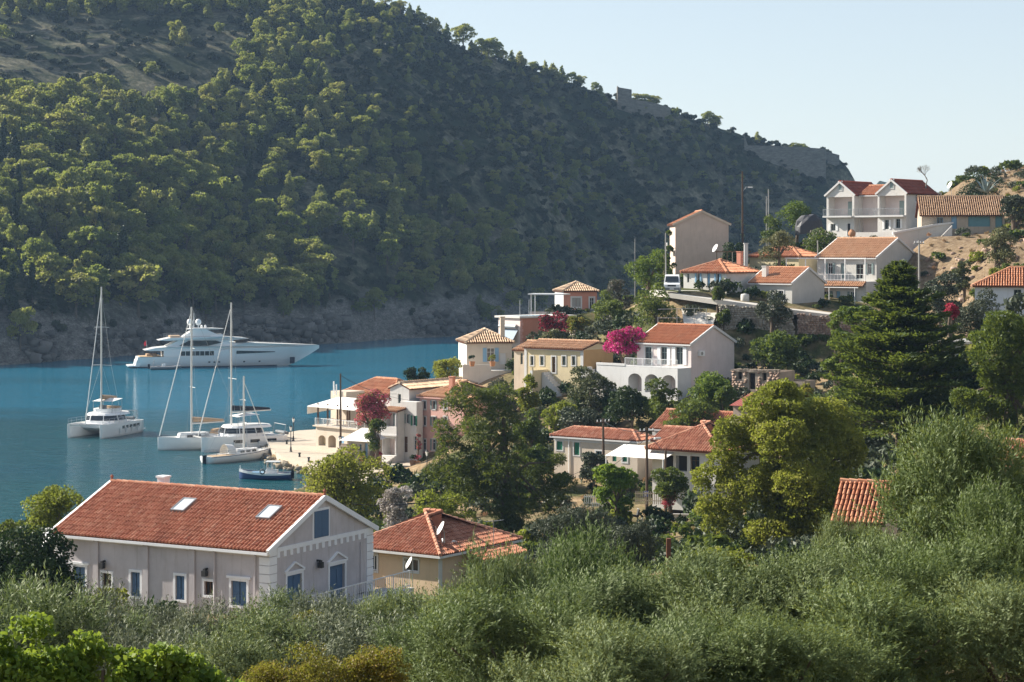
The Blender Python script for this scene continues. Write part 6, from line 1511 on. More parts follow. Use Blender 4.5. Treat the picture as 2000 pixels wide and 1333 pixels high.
def catamaran(label, loc, rz, L, B, mt, cover, fly=True, boom=5.0, winrow=True, bimini=True):
    t = thing('catamaran', label, 'catamaran', loc, rz, 'catamarans in the bay'); hw = B*0.125; yh = B/2-hw
    for s in (-1, 1):
        hl = slim_hull('hull', L, hw, 1.75, 1.95, s*yh, t)
        for i in range(5 if winrow else 3):
            x = -L*0.36+i*L*(0.095 if winrow else 0.2)
            MB().box(x, s*(hw+0.015)-0.02, 1.02, x+L*(0.062 if winrow else 0.11), s*(hw+0.015)+0.02, 1.42).build('hull_window', TINT, hl)
        MB().box(-L*0.5-0.5, -hw*0.8, 0.35, -L*0.46, hw*0.8, 0.55).build('swim_step', GEL, hl)
    MB().prism([(-L*0.46, 0.85), (L*0.20, 0.85), (L*0.27, 1.25), (L*0.27, 1.78), (-L*0.46, 1.7)], -yh, yh, 'y').build('bridge_deck', GEL, t)
    MB().beam((L*0.46, -yh, 1.78), (L*0.46, yh, 1.78), 0.16).build('crossbeam', ALU, t)
    m = MB()
    for i in range(9): y = -yh+2*yh*(i+0.5)/9; m.tube([(L*0.27, y, 1.72), (L*0.46, y, 1.72)], 0.02, 4)
    for i in range(7): x = L*0.28+L*0.17*i/6; m.tube([(x, -yh, 1.72), (x, yh, 1.72)], 0.02, 4)
    m.build('trampoline_net', RUB, t)
    pl = oval(-L*0.30, L*0.20, B*0.40, 20)
    c = round_house('cabin', pl, 1.72, 2.15, 0.985, GEL, t)
    round_house('cabin_glass', [(x*0.97, y*0.97) for x, y in pl], 2.13, 2.85, 0.90, TINT, c)
    # white window posts
    mp_ = MB()
    for k in (1, 4, 6, 9, 11, 14, 16, 19): x, y = pl[k]; mp_.beam((x*0.985, y*0.985, 2.13), (x*0.9, y*0.9, 2.9), 0.10)
    mp_.build('window_posts', GEL, c)
    ro = [(x*1.02-0.3, y*1.04) for x, y in oval(-L*0.36, L*0.19, B*0.39, 20)]
    round_house('cabin_roof', ro, 2.83, 3.12, 0.93, GEL, t)
    if fly:
        f = round_house('flybridge', oval(-L*0.24, L*0.08, B*0.27, 14), 3.1, 3.7, 1.03, GEL, t)
        MB().box(-L*0.20, -B*0.2, 3.705, -L*0.10, B*0.2, 3.95).build('bench', TANC, f); MB().box(0.2, -0.5, 3.705, 0.6, 0.5, 4.2).build('helm_console', RUB, f)
    if bimini:
        zt = 5.0 if fly else 4.5
        MB().add([(-L*0.22, -B*0.24, zt), (L*0.05, -B*0.24, zt-0.25), (L*0.05, B*0.24, zt-0.25), (-L*0.22, B*0.24, zt), (-L*0.09, 0, zt+0.15)], [(0, 1, 4), (1, 2, 4), (2, 3, 4), (3, 0, 4)]).build('bimini', canvas, t)
        for x in (-L*0.21, L*0.04):
            for y in (-B*0.22, B*0.22): MB().tube([(x, y, 3.1), (x, y, zt-0.1)], 0.03, 5).build('bimini_post', GREYM, t)
    for s in (-1, 1): rails(t, [(L*(0.46-0.12*i), s*(yh+hw*(0.55 if i else 0.2)), 1.9-0.02*i) for i in range(8)])
    mm = MB()
    for s in (-1, 1): mm.tube([(-L*0.5, s*yh*0.8, 1.7), (-L*0.52, s*yh*0.8, 3.0)], 0.04, 5)
    mm.tube([(-L*0.52, -yh*0.8, 3.0), (-L*0.52, yh*0.8, 3.0)], 0.05, 5); mm.build('davits', GREYM, t)
    dg = MB(); dg.tube([(-L*0.53, -1.5, 1.9), (-L*0.53, 1.3, 1.9)], 0.22, 8); dg.tube([(-L*0.56, -1.5, 1.85), (-L*0.56, 1.3, 1.85)], 0.22, 8); dg.build('hung_dinghy', RUB, t)
    for s in (-1, 1):
        for i in range(4): x = -L*0.3+i*L*0.15; MB().tube([(x, s*(B/2+0.13), 0.45), (x, s*(B/2+0.13), 1.15)], 0.11, 7).build('fender', FENDER, t)
    rig(t, L*0.07, 3.1, mt, (L*0.46, 0, 1.9), 0, boom, cover, B*0.42)
    return t
catamaran('white catamaran anchored alone left of the other sailing boats', (-54.0-3.6, 289.3, 0), R(-106), 12.2, 6.6, 20.9, TANC, True, 4.6)
# row of hulls by the quay
def at_water(px_, py_): D = EYE*FPX/(py_-HORIZON); return Vector(((px_-1000)/FPX*D, D, 0))
u = Vector((math.cos(R(-150)), math.sin(R(-150)), 0)); nrm = Vector((-0.5, 0.866, 0))
st = at_water(394, 884); c = st-u*5.9+nrm*2.45
catamaran('white catamaran moored stern to the quay with dark sail cover', c, R(-150), 11.8, 6.2, 19.2, CANV, False, 5.6, False, True)
def sloop(label, loc, rz, L, hw, f0, f1, mt, cover, hullm, boom=4.2, cabin=(0.55, 0.55), stripe=None, mastx=0.06, fur=True):
    t = thing('sailing_boat', label, 'sailing boat', loc, rz); st = []
    for i in range(15):
        q = i/14; x = -L/2+L*q; w = hw*(0.72+0.28*math.sin(min(1, q*2.2)*math.pi/2)) if q < 0.45 else hw*(1-((q-0.45)/0.55)**2.1)+0.02
        z = f0+(f1-f0)*q**1.6; st.append((x+0.35*q*0, [(0.02, -0.4*math.sin(math.pi*min(1, 0.1+0.85*q))), (w*0.65, -0.12), (w*0.92, 0.3), (w, z*0.75), (w, z)]))
    hl = loft('hull', st, hullm, t, True)
    if stripe:
        for s in (-1, 1):
            m = MB()
            for i in range(13):
                (x0, p0), (x1, p1) = st[i], st[i+1]; m.quad((x0, s*(p0[4][0]+0.012), p0[4][1]*0.86), (x1, s*(p1[4][0]+0.012), p1[4][1]*0.86), (x1, s*(p1[4][0]+0.012), p1[4][1]*0.93), (x0, s*(p0[4][0]+0.012), p0[4][1]*0.93))
            m.build('sheer_stripe', stripe, hl)
    pl = oval(-L*0.08, L*0.30, hw*cabin[0], 16); z0 = f0*0.95
    ca = round_house('cabin', pl, z0, z0+cabin[1], 0.86, GEL, t)
    for s in (-1, 1):
        for i in range(3): x = -L*0.03+i*L*0.09; MB().box(x, s*hw*cabin[0]*0.93-0.02, z0+cabin[1]*0.35, x+L*0.06, s*hw*cabin[0]*0.93+0.02, z0+cabin[1]*0.75).build('cabin_window', TINT, ca)
    MB().box(-L*0.40, -hw*0.55, z0-0.35, -L*0.10, hw*0.55, z0+0.02).build('cockpit', TEAKD, t)
    sp = MB(); n = 8
    for i in range(n+1): a = math.pi*i/n; sp.v += [(-L*0.10, math.cos(a)*hw*0.55, z0+0.1+math.sin(a)*1.1), (-L*0.22, math.cos(a)*hw*0.6, z0+0.15+math.sin(a)*1.2)]
    for i in range(n): sp.f.append((2*i, 2*i+2, 2*i+3, 2*i+1))
    sp.build('sprayhood', cover, t)
    for s in (-1, 1): rails(t, [(st[i][0], s*st[i][1][4][0]*0.94, st[i][1][4][1]) for i in range(1, 15, 2)], 0.6)
    rig(t, L*mastx, z0+0.3, mt, (L*0.48, 0, f1+0.1), 0, boom, cover, hw*0.9, fur, (-L*0.49, 0, f0))
    return t
st = at_water(308, 880); sloop('white sailing boat with tan boom cover moored left of the dark covered catamaran', st-u*6.3, R(-150), 12.6, 1.9, 1.35, 1.75, 18.6, TANC, GEL, 4.6, (0.6, 0.85), None, 0.13)
s0, s1 = at_water(399, 906), at_water(531, 893); d_ = s1-s0
sl = sloop('small old sailing boat with slim mast moored before the catamaran', (s0+s1)/2, math.atan2(d_.y, d_.x), d_.length*0.96, 1.5, 0.85, 1.25, 10.4, FENDER, GEL, 0, (0.55, 0.6), NAVY, 0.08, True)
MB().box(-d_.length*0.5-0.25, -0.08, -0.3, -d_.length*0.47, 0.08, 1.0).build('rudder', CANV, sl)
# blue fishing boat
t = thing('fishing_boat', 'small blue and white wooden fishing boat with wheelhouse near the quay', 'boat', at_water(519, 936), R(177)); L = 5.9; st = []
for i in range(13):
    q = i/12; x = -L/2+L*q; w = 1.05*(0.6+0.4*math.sin(min(1, q*2.4)*math.pi/2)) if q < 0.42 else 1.05*(1-((q-0.42)/0.58)**2.3)+0.03
    z = 0.62+0.18*(1-q)**3+0.55*q**3; st.append((x+0.25*max(0, q-0.8)*2, [(0.02, -0.3), (w*0.7, -0.08), (w*0.93, 0.2), (w*0.99, z*0.72), (w, z)]))
hl = loft('hull', st, NAVY, t)
for s in (-1, 1):
    m = MB()
    for i in range(12): (x0, p0), (x1, p1) = st[i], st[i+1]; m.quad((x0, s*(p0[4][0]+0.015), p0[4][1]*0.72), (x1, s*(p1[4][0]+0.015), p1[4][1]*0.72), (x1, s*(p1[4][0]+0.02), p1[4][1]+0.03), (x0, s*(p0[4][0]+0.02), p0[4][1]+0.03))
    m.build('white_sheer', GEL, hl)
wh = MB().box(-1.35, -0.55, 0.6, -0.05, 0.55, 1.05).build('engine_box', GEL, t)
m = MB().box(-0.75, -0.5, 0.95, -0.15, 0.5, 1.25)
for x in (-0.72, -0.2):
    for y in (-0.46, 0.46): m.beam((x, y, 1.25), (x, y, 1.95), 0.09)
w_ = m.build('wheelhouse', GEL, t); MB().box(-1.7, -0.62, 1.95, -0.05, 0.62, 2.04).build('wheelhouse_roof', GEL, w_); MB().box(-0.2, -0.42, 1.27, -0.17, 0.42, 1.9).build('pane', TINT, w_)
MB().box(0.3, -0.5, 0.66, 1.6, 0.5, 0.8).build('foredeck_hatch', LBLUE, t); MB().tube([(2.9, 0, 1.0), (2.95, 0, 1.55)], 0.05, 6).build('stem_post', WPAINT, t)
tm = MB(); n = 14
for i in range(n):
    a0, a1 = 6.283*i/n, 6.283*(i+1)/n; tm.tube([(0.2+0.26*math.cos(a0), 1.1, 0.95+0.26*math.sin(a0)), (0.2+0.26*math.cos(a1), 1.1, 0.95+0.26*math.sin(a1))], 0.08, 6)
tm.build('tyre_fender', RUB, t); MB().box(-2.95, -0.15, 0.1, -3.25, 0.15, 0.95).build('outboard_motor', CANV, t); rails(t, [(-2.6+0.5*i, 0.85, 0.85) for i in range(3)], 0.5)
# grey dinghy by the quay
t = thing('dinghy', 'grey inflatable dinghy between small sailing boat and quay wall', 'dinghy', at_water(540, 896), R(60))
MB().tube([(-1.5, -0.6, 0.25), (0.8, -0.6, 0.25), (1.6, 0, 0.4), (0.8, 0.6, 0.25), (-1.5, 0.6, 0.25)], 0.24, 8).build('tube', RUB, t); MB().box(-1.5, -0.5, 0.1, 0.9, 0.5, 0.16).build('floor', DECK, t); MB().box(-0.4, -0.5, 0.3, -0.1, 0.5, 0.36).build('thwart', DECK, t)

# ---------------- large motor yacht
t = thing('motor_yacht', 'large white motor yacht with twin radar domes below the wooded hillside', 'yacht', at_water(250, 718.5)+Vector((0, 0, 0)), R(15)); t.scale = (0.945, 0.945, 0.98)
def hb(x): return 3.9*(0.9+0.1*min(1, x/8)) if x < 24 else max(0.05, 3.9*(1-((x-24)/21.4)**2.0))
def sheer(x): return 2.5 if x < 18.5 else (2.5+(4.25-2.5)*(0.5-0.5*math.cos(math.pi*min(1, (x-18.5)/5.5))) if x < 24 else 4.25+0.35*((x-24)/21.4)**2)
st = []
for i in range(34):
    x = 2+43.4*i/33; z = sheer(x); w = hb(x); rake = max(0, (x-38)/7.4)
    zl = -1.0 if x < 34 else min(z-0.3, -1.0+((x-34)/11.4)**1.5*4.9)
    wl = w*0.86 if x < 26 else max(0.04, w*0.86*(1-((x-26)/16)**1.4)) if x < 42 else 0.04
    st.append((x, [(0.02, zl), (wl*0.8, zl+(z-zl)*0.15), (wl+(w-wl)*0.3, zl+(z-zl)*0.45), (wl+(w-wl)*0.75, zl+(z-zl)*0.75), (w, z)]))
hl = loft('hull', st, GEL, t, True)
MB().prism([(-0.2, 0.35), (2.4, 0.35), (3.2, 2.3), (2.3, 2.5), (1.7, 1.6), (1.5, 0.65), (-0.2, 0.6)], -3.4, 3.4, 'y').build('stern_platform', GEL, t)
MB().box(2.5, -3.5, 2.55, 7.5, 3.5, 2.62).build('aft_deck', TEAKD, t)
for s in (-1, 1):
    m = MB()
    for i in range(34-1):
        (x0, p0), (x1, p1) = st[i], st[i+1]
        if x0 > 38: break
        f = 0.40; y0, z0 = p0[2][0]+0.06, 1.55; m.quad((x0, s*(p0[3][0]*0.5+p0[2][0]*0.5+0.07), z0), (x1, s*(p1[3][0]*0.5+p1[2][0]*0.5+0.07), z0), (x1, s*(p1[3][0]*0.5+p1[2][0]*0.5+0.10), z0+0.10), (x0, s*(p0[3][0]*0.5+p0[2][0]*0.5+0.10), z0+0.10))
    m.build('rub_rail', GEL, hl)
    m = MB()
    for i in range(8):     # boot stripe
        pass
    for i in range(33):
        (x0, p0), (x1, p1) = st[i], st[i+1]
        if x1 > 36: break
        m.quad((x0, s*(p0[2][0]+0.03), -0.25), (x1, s*(p1[2][0]+0.03), -0.25), (x1, s*(p1[2][0]+0.04), 0.28), (x0, s*(p0[2][0]+0.04), 0.28))
    m.build('boot_stripe', ANTIF, hl)
    for x in (18.6, 19.8, 20.9, 26.8, 30.5): w_ = hb(x)*0.97+0.08; MB().box(x-0.22, s*w_-0.05, 1.05, x+0.22, s*w_+0.03, 1.35).build('porthole', TINT, hl)
    y = hb(39)*0.80; MB().add([(38.0, s*(hb(38.0)*0.82+0.05), 0.5), (39.2, s*(hb(39.2)*0.80+0.05), 0.5), (39.2, s*(hb(39.2)*0.90+0.05), 2.0), (38.0, s*(hb(38.0)*0.9+0.05), 2.0)], [(0, 1, 2, 3)]).build('anchor_pocket', ANTIF, hl)
    m = MB(); xs = np.linspace(25, 34.3, 10)
    for i in range(9): m.quad((xs[i], s*(hb(xs[i])*0.985+0.03), 3.0+0.03*i), (xs[i+1], s*(hb(xs[i+1])*0.985+0.03), 3.03+0.03*i), (xs[i+1], s*(hb(xs[i+1])*0.995+0.04), 3.72-0.035*max(0, i+1)), (xs[i], s*(hb(xs[i])*0.995+0.04), 3.72-0.035*i))
    m.build('forward_window', TINT, hl)
    # main deck windows
    for i in range(7): x = 12.0+i*1.12; MB().box(x, s*3.62-0.02, 2.7, x+0.98, s*3.62+0.02, 3.7).build('saloon_window', TINT, hl)
MB().box(8.0, -3.6, 2.5, 24.5, 3.6, 3.95).build('main_deck_house', GEL, t)
def deck_slab(name, prof, w, parent, m=None, tip=0.6):
    "side profile polygon extruded across; the ends narrow a little"
    n = len(prof); xm0, xm1 = min(p[0] for p in prof), max(p[0] for p in prof); mb = MB()
    def wd(x): q = (x-xm0)/(xm1-xm0); return w*(1-(1-tip)*max(0, (q-0.6)/0.4)**2-0.12*max(0, (0.15-q)/0.15))
    mb.add([(x, -wd(x), z) for x, z in prof]+[(x, wd(x), z) for x, z in prof], [tuple(range(n)), tuple(reversed(range(n, 2*n)))]+[(i, i+n, (i+1) % n+n, (i+1) % n) for i in range(n)])
    return mb.build(name, m or GEL, parent)
deck_slab('upper_deck', [(3.6, 4.0), (5.0, 3.85), (25, 3.93), (40, 4.5), (45.2, 4.62), (44.5, 4.72), (36.5, 5.1), (27.5, 5.5), (24, 4.75), (9, 4.75), (6, 4.5)], 3.75, t, tip=0.06)
uh = deck_slab('upper_house', [(8.5, 4.73), (11.5, 6.15), (25.5, 6.15), (28.8, 5.3), (27.5, 4.73)], 3.1, t, tip=0.7)
for s in (-1, 1):
    MB().add([(11.6, s*3.13, 4.95), (18.4, s*3.13, 4.9), (21.8, s*3.13, 5.6), (20.2, s*3.13, 6.05), (13.8, s*3.13, 6.05)], [(0, 1, 2, 3, 4)]).build('side_window', TINT, uh)
    MB().add([(24.6, s*2.98, 5.5), (28.4, s*2.42, 5.45), (26.0, s*2.72, 6.1), (24.4, s*3.0, 6.1)], [(0, 1, 2, 3)]).build('wheelhouse_window', TINT, uh)
MB().add([(28.62, -2.1, 5.42), (28.62, 2.1, 5.42), (25.8, 2.2, 6.12), (25.8, -2.2, 6.12)], [(0, 1, 2, 3)]).build('windscreen', TINT, uh)
sd_ = deck_slab('sun_deck', [(6.8, 6.2), (9.2, 6.12), (24, 6.12), (28.3, 6.35), (27.0, 6.6), (21.5, 6.95), (9.5, 6.75)], 3.4, t, tip=0.5)
rails(sd_, [(8.6+1.6*i, -2.9, 6.72) for i in range(4)], 0.8); rails(sd_, [(8.6+1.6*i, 2.9, 6.72) for i in range(4)], 0.8)
deck_slab('radar_arch', [(12.5, 6.9), (15.0, 8.5), (18.0, 8.6), (21.8, 6.95)], 2.2, t)
deck_slab('hardtop', [(13.6, 8.62), (15.0, 8.5), (21.0, 8.55), (22.3, 8.68), (20.0, 8.82), (15.0, 8.85)], 2.4, t)
for x, y in ((14.5, 0.5), (16.4, -0.5)):
    MB().lathe([(0.0, 9.5), (0.35, 9.52), (0.62, 9.75), (0.72, 10.15), (0.62, 10.6), (0.34, 10.88), (0.0, 10.95)], x, y, 14).build('satellite_dome', GEL, t, smooth=True); MB().tube([(x, y, 8.8), (x, y, 9.6)], 0.14, 8).build('dome_mount', GEL, t)
MB().tube([(15.4, 0, 8.8), (15.4, 0, 12.4)], [0.12, 0.04], 8).box(15.0, -0.9, 9.2, 15.2, 0.9, 9.35).build('mast', GEL, t)
for x in (17.3, 18.2): MB().lathe([(0.0, 8.85), (0.25, 8.9), (0.28, 9.2), (0.15, 9.5), (0, 9.55)], x, 0.6, 10).build('small_dome', GEL, t, smooth=True)
MB().tube([(20.0, 0.8, 8.8), (20.0, 0.8, 10.2)], 0.04, 5).build('whip_antenna', GREYM, t); MB().tube([(43.6, 0, 4.6), (43.6, 0, 6.2)], 0.04, 5).build('jack_staff', GREYM, t)
rails(t, [(30+1.5*i, -hb(30+1.5*i)*0.8*0.6, 5.2-0.05*i) for i in range(6)], 0.5); flag(t, (4.4, 0, 4.4), RED, 1.5)
MB().box(19.0, -2.0, 6.95, 22.0, 2.0, 7.4).build('spa_surround', GEL, t); MB().box(9.6, -2.2, 6.76, 12.0, 2.2, 7.2).build('sun_pad', TANC, t)
for k, (x0, x1) in enumerate(((4.2, 5.2), (5.6, 6.6))): MB().box(x0, -1.6, 2.63, x1, 1.6, 3.1).build('deck_sofa', TANC, t)
# tender alongside
t = thing('tender', 'grey inflatable tender with console lying alongside the large yacht', 'dinghy', at_water(322, 722), R(14)); 
MB().tube([(-3.2, -0.9, 0.35), (1.8, -0.9, 0.4), (3.4, -0.3, 0.6), (3.4, 0.3, 0.6), (1.8, 0.9, 0.4), (-3.2, 0.9, 0.35)], 0.32, 8).build('tube', RUB, t); MB().box(-3.0, -0.8, 0.2, 2.2, 0.8, 0.3).build('floor', GEL, t); MB().box(-0.6, -0.35, 0.3, 0.1, 0.35, 1.2).build('console', GEL, t); MB().box(-1.8, -0.5, 0.3, -1.0, 0.5, 0.8).build('seat', RUB, t)
m = MB().tube([(-2.6, -0.8, 0.6), (-2.3, -0.7, 2.0), (-2.3, 0.7, 2.0), (-2.6, 0.8, 0.6)], 0.05, 6); m.build('roll_bar', GREYM, t); MB().box(-3.7, -0.25, 0.2, -3.2, 0.25, 1.2).build('outboard_motor', CANV, t)
# ------------------------------------------------------------------ poles, wires, lamps, van, walls, fortress
POLE = paint('creosoted_pole', (0.10, 0.07, 0.05), 0.9, 0.1, var=0.3); GPOLE = paint('grey_pole', (0.30, 0.29, 0.27), 0.7)
def upole(label, px_, yt, yb, D, arm=True, m=None, lampd=False, rz=0.5, r=0.13):
    top = P(px_, yt, D); b = P(px_, yb, D); zb = min(b.z, gz(b.x, b.y))-0.3; t = thing('utility_pole', label, 'pole', (b.x, b.y, zb), rz, 'utility poles'); hh = top.z-zb
    MB().tube([(0, 0, 0), (0.03, 0, hh*0.5), (0, 0, hh)], [r*1.15, r, r*0.75], 8).build('pole', m or POLE, t)
    if arm:
        MB().beam((-0.75, 0, hh-0.35), (0.75, 0, hh-0.35), 0.09, 0.11).build('crossarm', m or POLE, t)
        for x in (-0.65, -0.25, 0.25, 0.65): MB().lathe([(0.0, hh-0.29), (0.05, hh-0.28), (0.035, hh-0.2), (0.055, hh-0.14), (0.0, hh-0.08)], x, 0, 7).build('insulator', WPAINT, t)
    if lampd:
        m_ = MB().tube([(0, 0, hh*0.84), (0.5, 0, hh*0.88), (0.9, 0, hh*0.88)], 0.035, 5).build('lamp_arm', GREYM, t); MB().box(0.8, -0.12, hh*0.88-0.1, 1.4, 0.12, hh*0.88+0.06).build('lamp_head', WPAINT, m_)
    return Vector((b.x, b.y, zb+hh-0.2))
q = {}
q['quay'] = upole('dark utility pole standing before the taverna awning', 665, 730, 880, 246, False)
q['st1'] = upole('thick brown utility pole with parking sign left of the street cafe', 1263, 835, 1012, 178, True, lampd=True)
q['st2'] = upole('utility pole before the wall of the green-shuttered house', 1178, 818, 925, 197, True)
q['st3'] = upole('shorter dark pole before the street cafe windows', 1300, 880, 1008, 175, False)
q['top1'] = upole('tallest brown utility pole right of the tan gabled house', 1450, 335, 505, 284, False, lampd=True, rz=0)
q['top2'] = upole('left one of two thin grey poles near the bright spreading tree', 1497, 384, 455, 300, False, GPOLE, r=0.09)
q['top3'] = upole('right one of two thin grey poles near the bright spreading tree', 1501, 370, 455, 303, False, GPOLE, r=0.1)
q['right'] = upole('pole with stacked insulators beside the outside stair', 1795, 470, 575, 236, True, GPOLE)
q['left'] = upole('slim pole left of the white van', 1300, 455, 580, 252, False, GPOLE, r=0.09)
q['thin'] = upole('very thin pole above the round bright tree', 1240, 466, 580, 274, False, GPOLE, r=0.06)
q['o'] = upole('short pole above the tan roof of the veranda house', 1597, 470, 520, 274, False, GPOLE, r=0.09)
def wire(label, a, b, sag=0.5):
    t = thing('overhead_wire', label, 'wire', a, 0, 'overhead wires'); d = b-a
    MB().tube([d*s-Vector((0, 0, 4*sag*s*(1-s))) for s in np.linspace(0, 1, 13)], 0.022, 4, False).build('cable', CANV, t)
wire('wire running from thick street pole to the pole by the green-shuttered house', q['st1'], q['st2'], 0.5)
wire('wire dropping left from the thick street pole over the dark olives', q['st1'], P(1100, 935, 172), 0.4)
wire('second wire dropping left from the thick street pole', q['st1']+Vector((0.3, 0, -0.4)), P(1135, 945, 170), 0.4)
wire('wire between thick street pole and shorter dark pole', q['st1'], q['st3'], 0.2)
wire('wire from the tan gabled house to the thin grey poles', P(1424, 440, 281), q['top2'], 0.8)
wire('wire from the thin grey poles to the double gabled house', q['top3'], P(1607, 390, 299), 0.7)
wire('wire from the quay pole to the white gabled quay house', q['quay'], P(775, 770, 241), 0.6)
wire('wire from the quay pole towards the tall pink house', q['quay'], P(830, 785, 238), 0.7)
wire('wire above the yellow tree to the peach house', P(690, 985, 126), P(905, 968, 150), 0.3)
# parking sign on the street pole: white letter on blue
pz = P(1262, 965, 177.6); t = thing('parking_sign', 'small blue parking sign with white letter P on the street pole', 'sign', pz)
MB().box(-0.24, -0.02, -0.24, 0.24, 0.02, 0.24).build('plate', paint('sign_blue', (0.02, 0.08, 0.35), 0.4), t)
MB().box(-0.11, -0.035, -0.17, -0.04, -0.022, 0.17).box(-0.04, -0.035, 0.11, 0.07, -0.022, 0.17).box(-0.04, -0.035, -0.02, 0.07, -0.022, 0.04).box(0.07, -0.035, 0.0, 0.13, -0.022, 0.15).build('letter', WPAINT, t)
MB().box(-0.02, 0.02, -0.1, 0.02, 0.3, 0.1).build('bracket', GREYM, t)
def lamp_post(label, px_, yt, yb, D=None):
    D = D or (EYE-1.12)*FPX/(yb-HORIZON); b = P(px_, yb, D); t = thing('street_lamp', label, 'street lamp', b, 0, 'black lamp posts on the quay'); hh = (yb-yt)/FPX*D
    MB().lathe([(0.2, -0.3), (0.2, 0.05), (0.13, 0.15), (0.10, 0.6), (0.055, 0.7), (0.05, hh-0.75), (0.09, hh-0.7), (0.03, hh-0.62)], 0, 0, 10).build('post', DARKM, t)
    l = MB().lathe([(0.09, hh-0.6), (0.17, hh-0.15), (0.05, hh-0.14)], 0, 0, 6).build('lantern', paint('lamp_glass', (0.75, 0.74, 0.7), 0.2), t)
    MB().lathe([(0.2, hh-0.15), (0.1, hh-0.04), (0.02, hh+0.03), (0.0, hh+0.1)], 0, 0, 6).build('cap', DARKM, l)
lamp_post('front black lamp post on the end of the quay', 568, 832, 883); lamp_post('rear black lamp post on the end of the quay', 573, 816, 862)
lamp_post('black lamp post before the kiosk stair', 663, 852, 905); lamp_post('black lamp post before the tall pink house', 834, 880, 928)
# ---- white van
t = thing('van', 'white van parked facing down the road beside the low white house', 'van', P(1313, 573, 249.5)+Vector((0, 0, 0.05)), R(-96)); Wv = 0.95
pr = [(-2.6, 0.35), (2.3, 0.35), (2.45, 0.75), (2.35, 1.05), (1.75, 1.22), (0.95, 2.05), (0.55, 2.2), (-2.5, 2.2), (-2.62, 1.9)]
n = len(pr); mb = MB(); sc_ = lambda z: 1.0 if z < 1.25 else 1-0.13*(z-1.25)
mb.add([(x, -Wv*sc_(z), z) for x, z in pr]+[(x, Wv*sc_(z), z) for x, z in pr], [tuple(range(n)), tuple(reversed(range(n, 2*n)))]+[(i, i+n, (i+1) % n+n, (i+1) % n) for i in range(n)]); bd = mb.build('body', GEL, t)
MB().add([(1.70, -0.82, 1.30), (1.70, 0.82, 1.30), (1.02, 0.74, 2.0), (1.02, -0.74, 2.0)], [(0, 1, 2, 3)]).build('windscreen', TINT, t).location = (0.03, 0, 0.03)
for s in (-1, 1):
    MB().add([(1.45, s*0.94, 1.32), (0.5, s*0.94, 1.32), (0.5, s*0.86, 1.95), (0.95, s*0.86, 1.95)], [(0, 1, 2, 3)]).build('side_window', TINT, t); MB().box(2.3, s*0.6-0.2, 0.85, 2.42, s*0.6+0.2, 1.05).build('headlight', paint('lamp_lens', (0.7, 0.72, 0.75), 0.1), t)
    MB().box(1.3, s*1.12-0.09, 1.3, 1.42, s*1.12+0.09, 1.6).build('wing_mirror', DARKM, t)
    for x in (-1.6, 1.55): w_ = MB().tube([(x, s*0.78, 0.34), (x, s*0.98, 0.34)], 0.34, 14).build('wheel', RUB, t); MB().tube([(x, s*0.97, 0.34), (x, s*1.0, 0.34)], 0.19, 10).build('rim', GREYM, w_)
MB().box(2.3, -0.5, 0.8, 2.44, 0.5, 1.0).build('grille', DARKM, t); MB().box(2.3, -0.93, 0.36, 2.5, 0.93, 0.62).build('bumper', RUB, t); MB().box(2.5, -0.26, 0.45, 2.52, 0.26, 0.56).build('number_plate', WPAINT, t)
# ---- dry stone walls
def stonemat(name, a, b_, c_):
    t = NT(name); at = t.n('ShaderNodeAttribute', attribute_name='rnd'); col = t.ramp(at.outputs['Fac'], [(0, a), (0.5, b_), (1, c_)]); f = t.noise(t.pos(), 5, 4, 0.7)
    return t.done(t.bsdf(t.mix(f, col, sc3(b_, 0.6)), 0.95, 0.1))
ST1 = stonemat('grey_field_stone', (0.24, 0.21, 0.17), (0.45, 0.40, 0.32), (0.65, 0.59, 0.50)); ST2 = stonemat('reddish_field_stone', (0.26, 0.17, 0.13), (0.44, 0.31, 0.24), (0.62, 0.49, 0.39))
def stones(pts, sizes, seed, m, name, parent):
    g_ = np.random.default_rng(seed); N = len(pts); base = np.array([(x, y, z) for z in (-1, 1) for x, y in ((-1, -1), (1, -1), (1, 1), (-1, 1))], float)*0.5
    V = base[None]*np.asarray(sizes)[:, None]*(1+g_.normal(0, 0.14, (N, 8, 3))); a = g_.normal(0, 0.25, N); c, s = np.cos(a)[:, None], np.sin(a)[:, None]
    V = np.stack([V[..., 0]*c-V[..., 2]*s, V[..., 1], V[..., 0]*s+V[..., 2]*c], -1)+np.asarray(pts)[:, None]
    f = np.array([(0,3,2,1),(4,5,6,7),(0,1,5,4),(1,2,6,5),(2,3,7,6),(3,0,4,7)]); Q = (f[None]+(np.arange(N)*8)[:, None, None]).reshape(-1, 4)
    o = link(name, np_mesh(name, V.reshape(-1, 3), quads=Q, attrs={'rnd': np.repeat(g_.random(N), 8)}), parent, m); o['kind'] = 'stuff'; return o
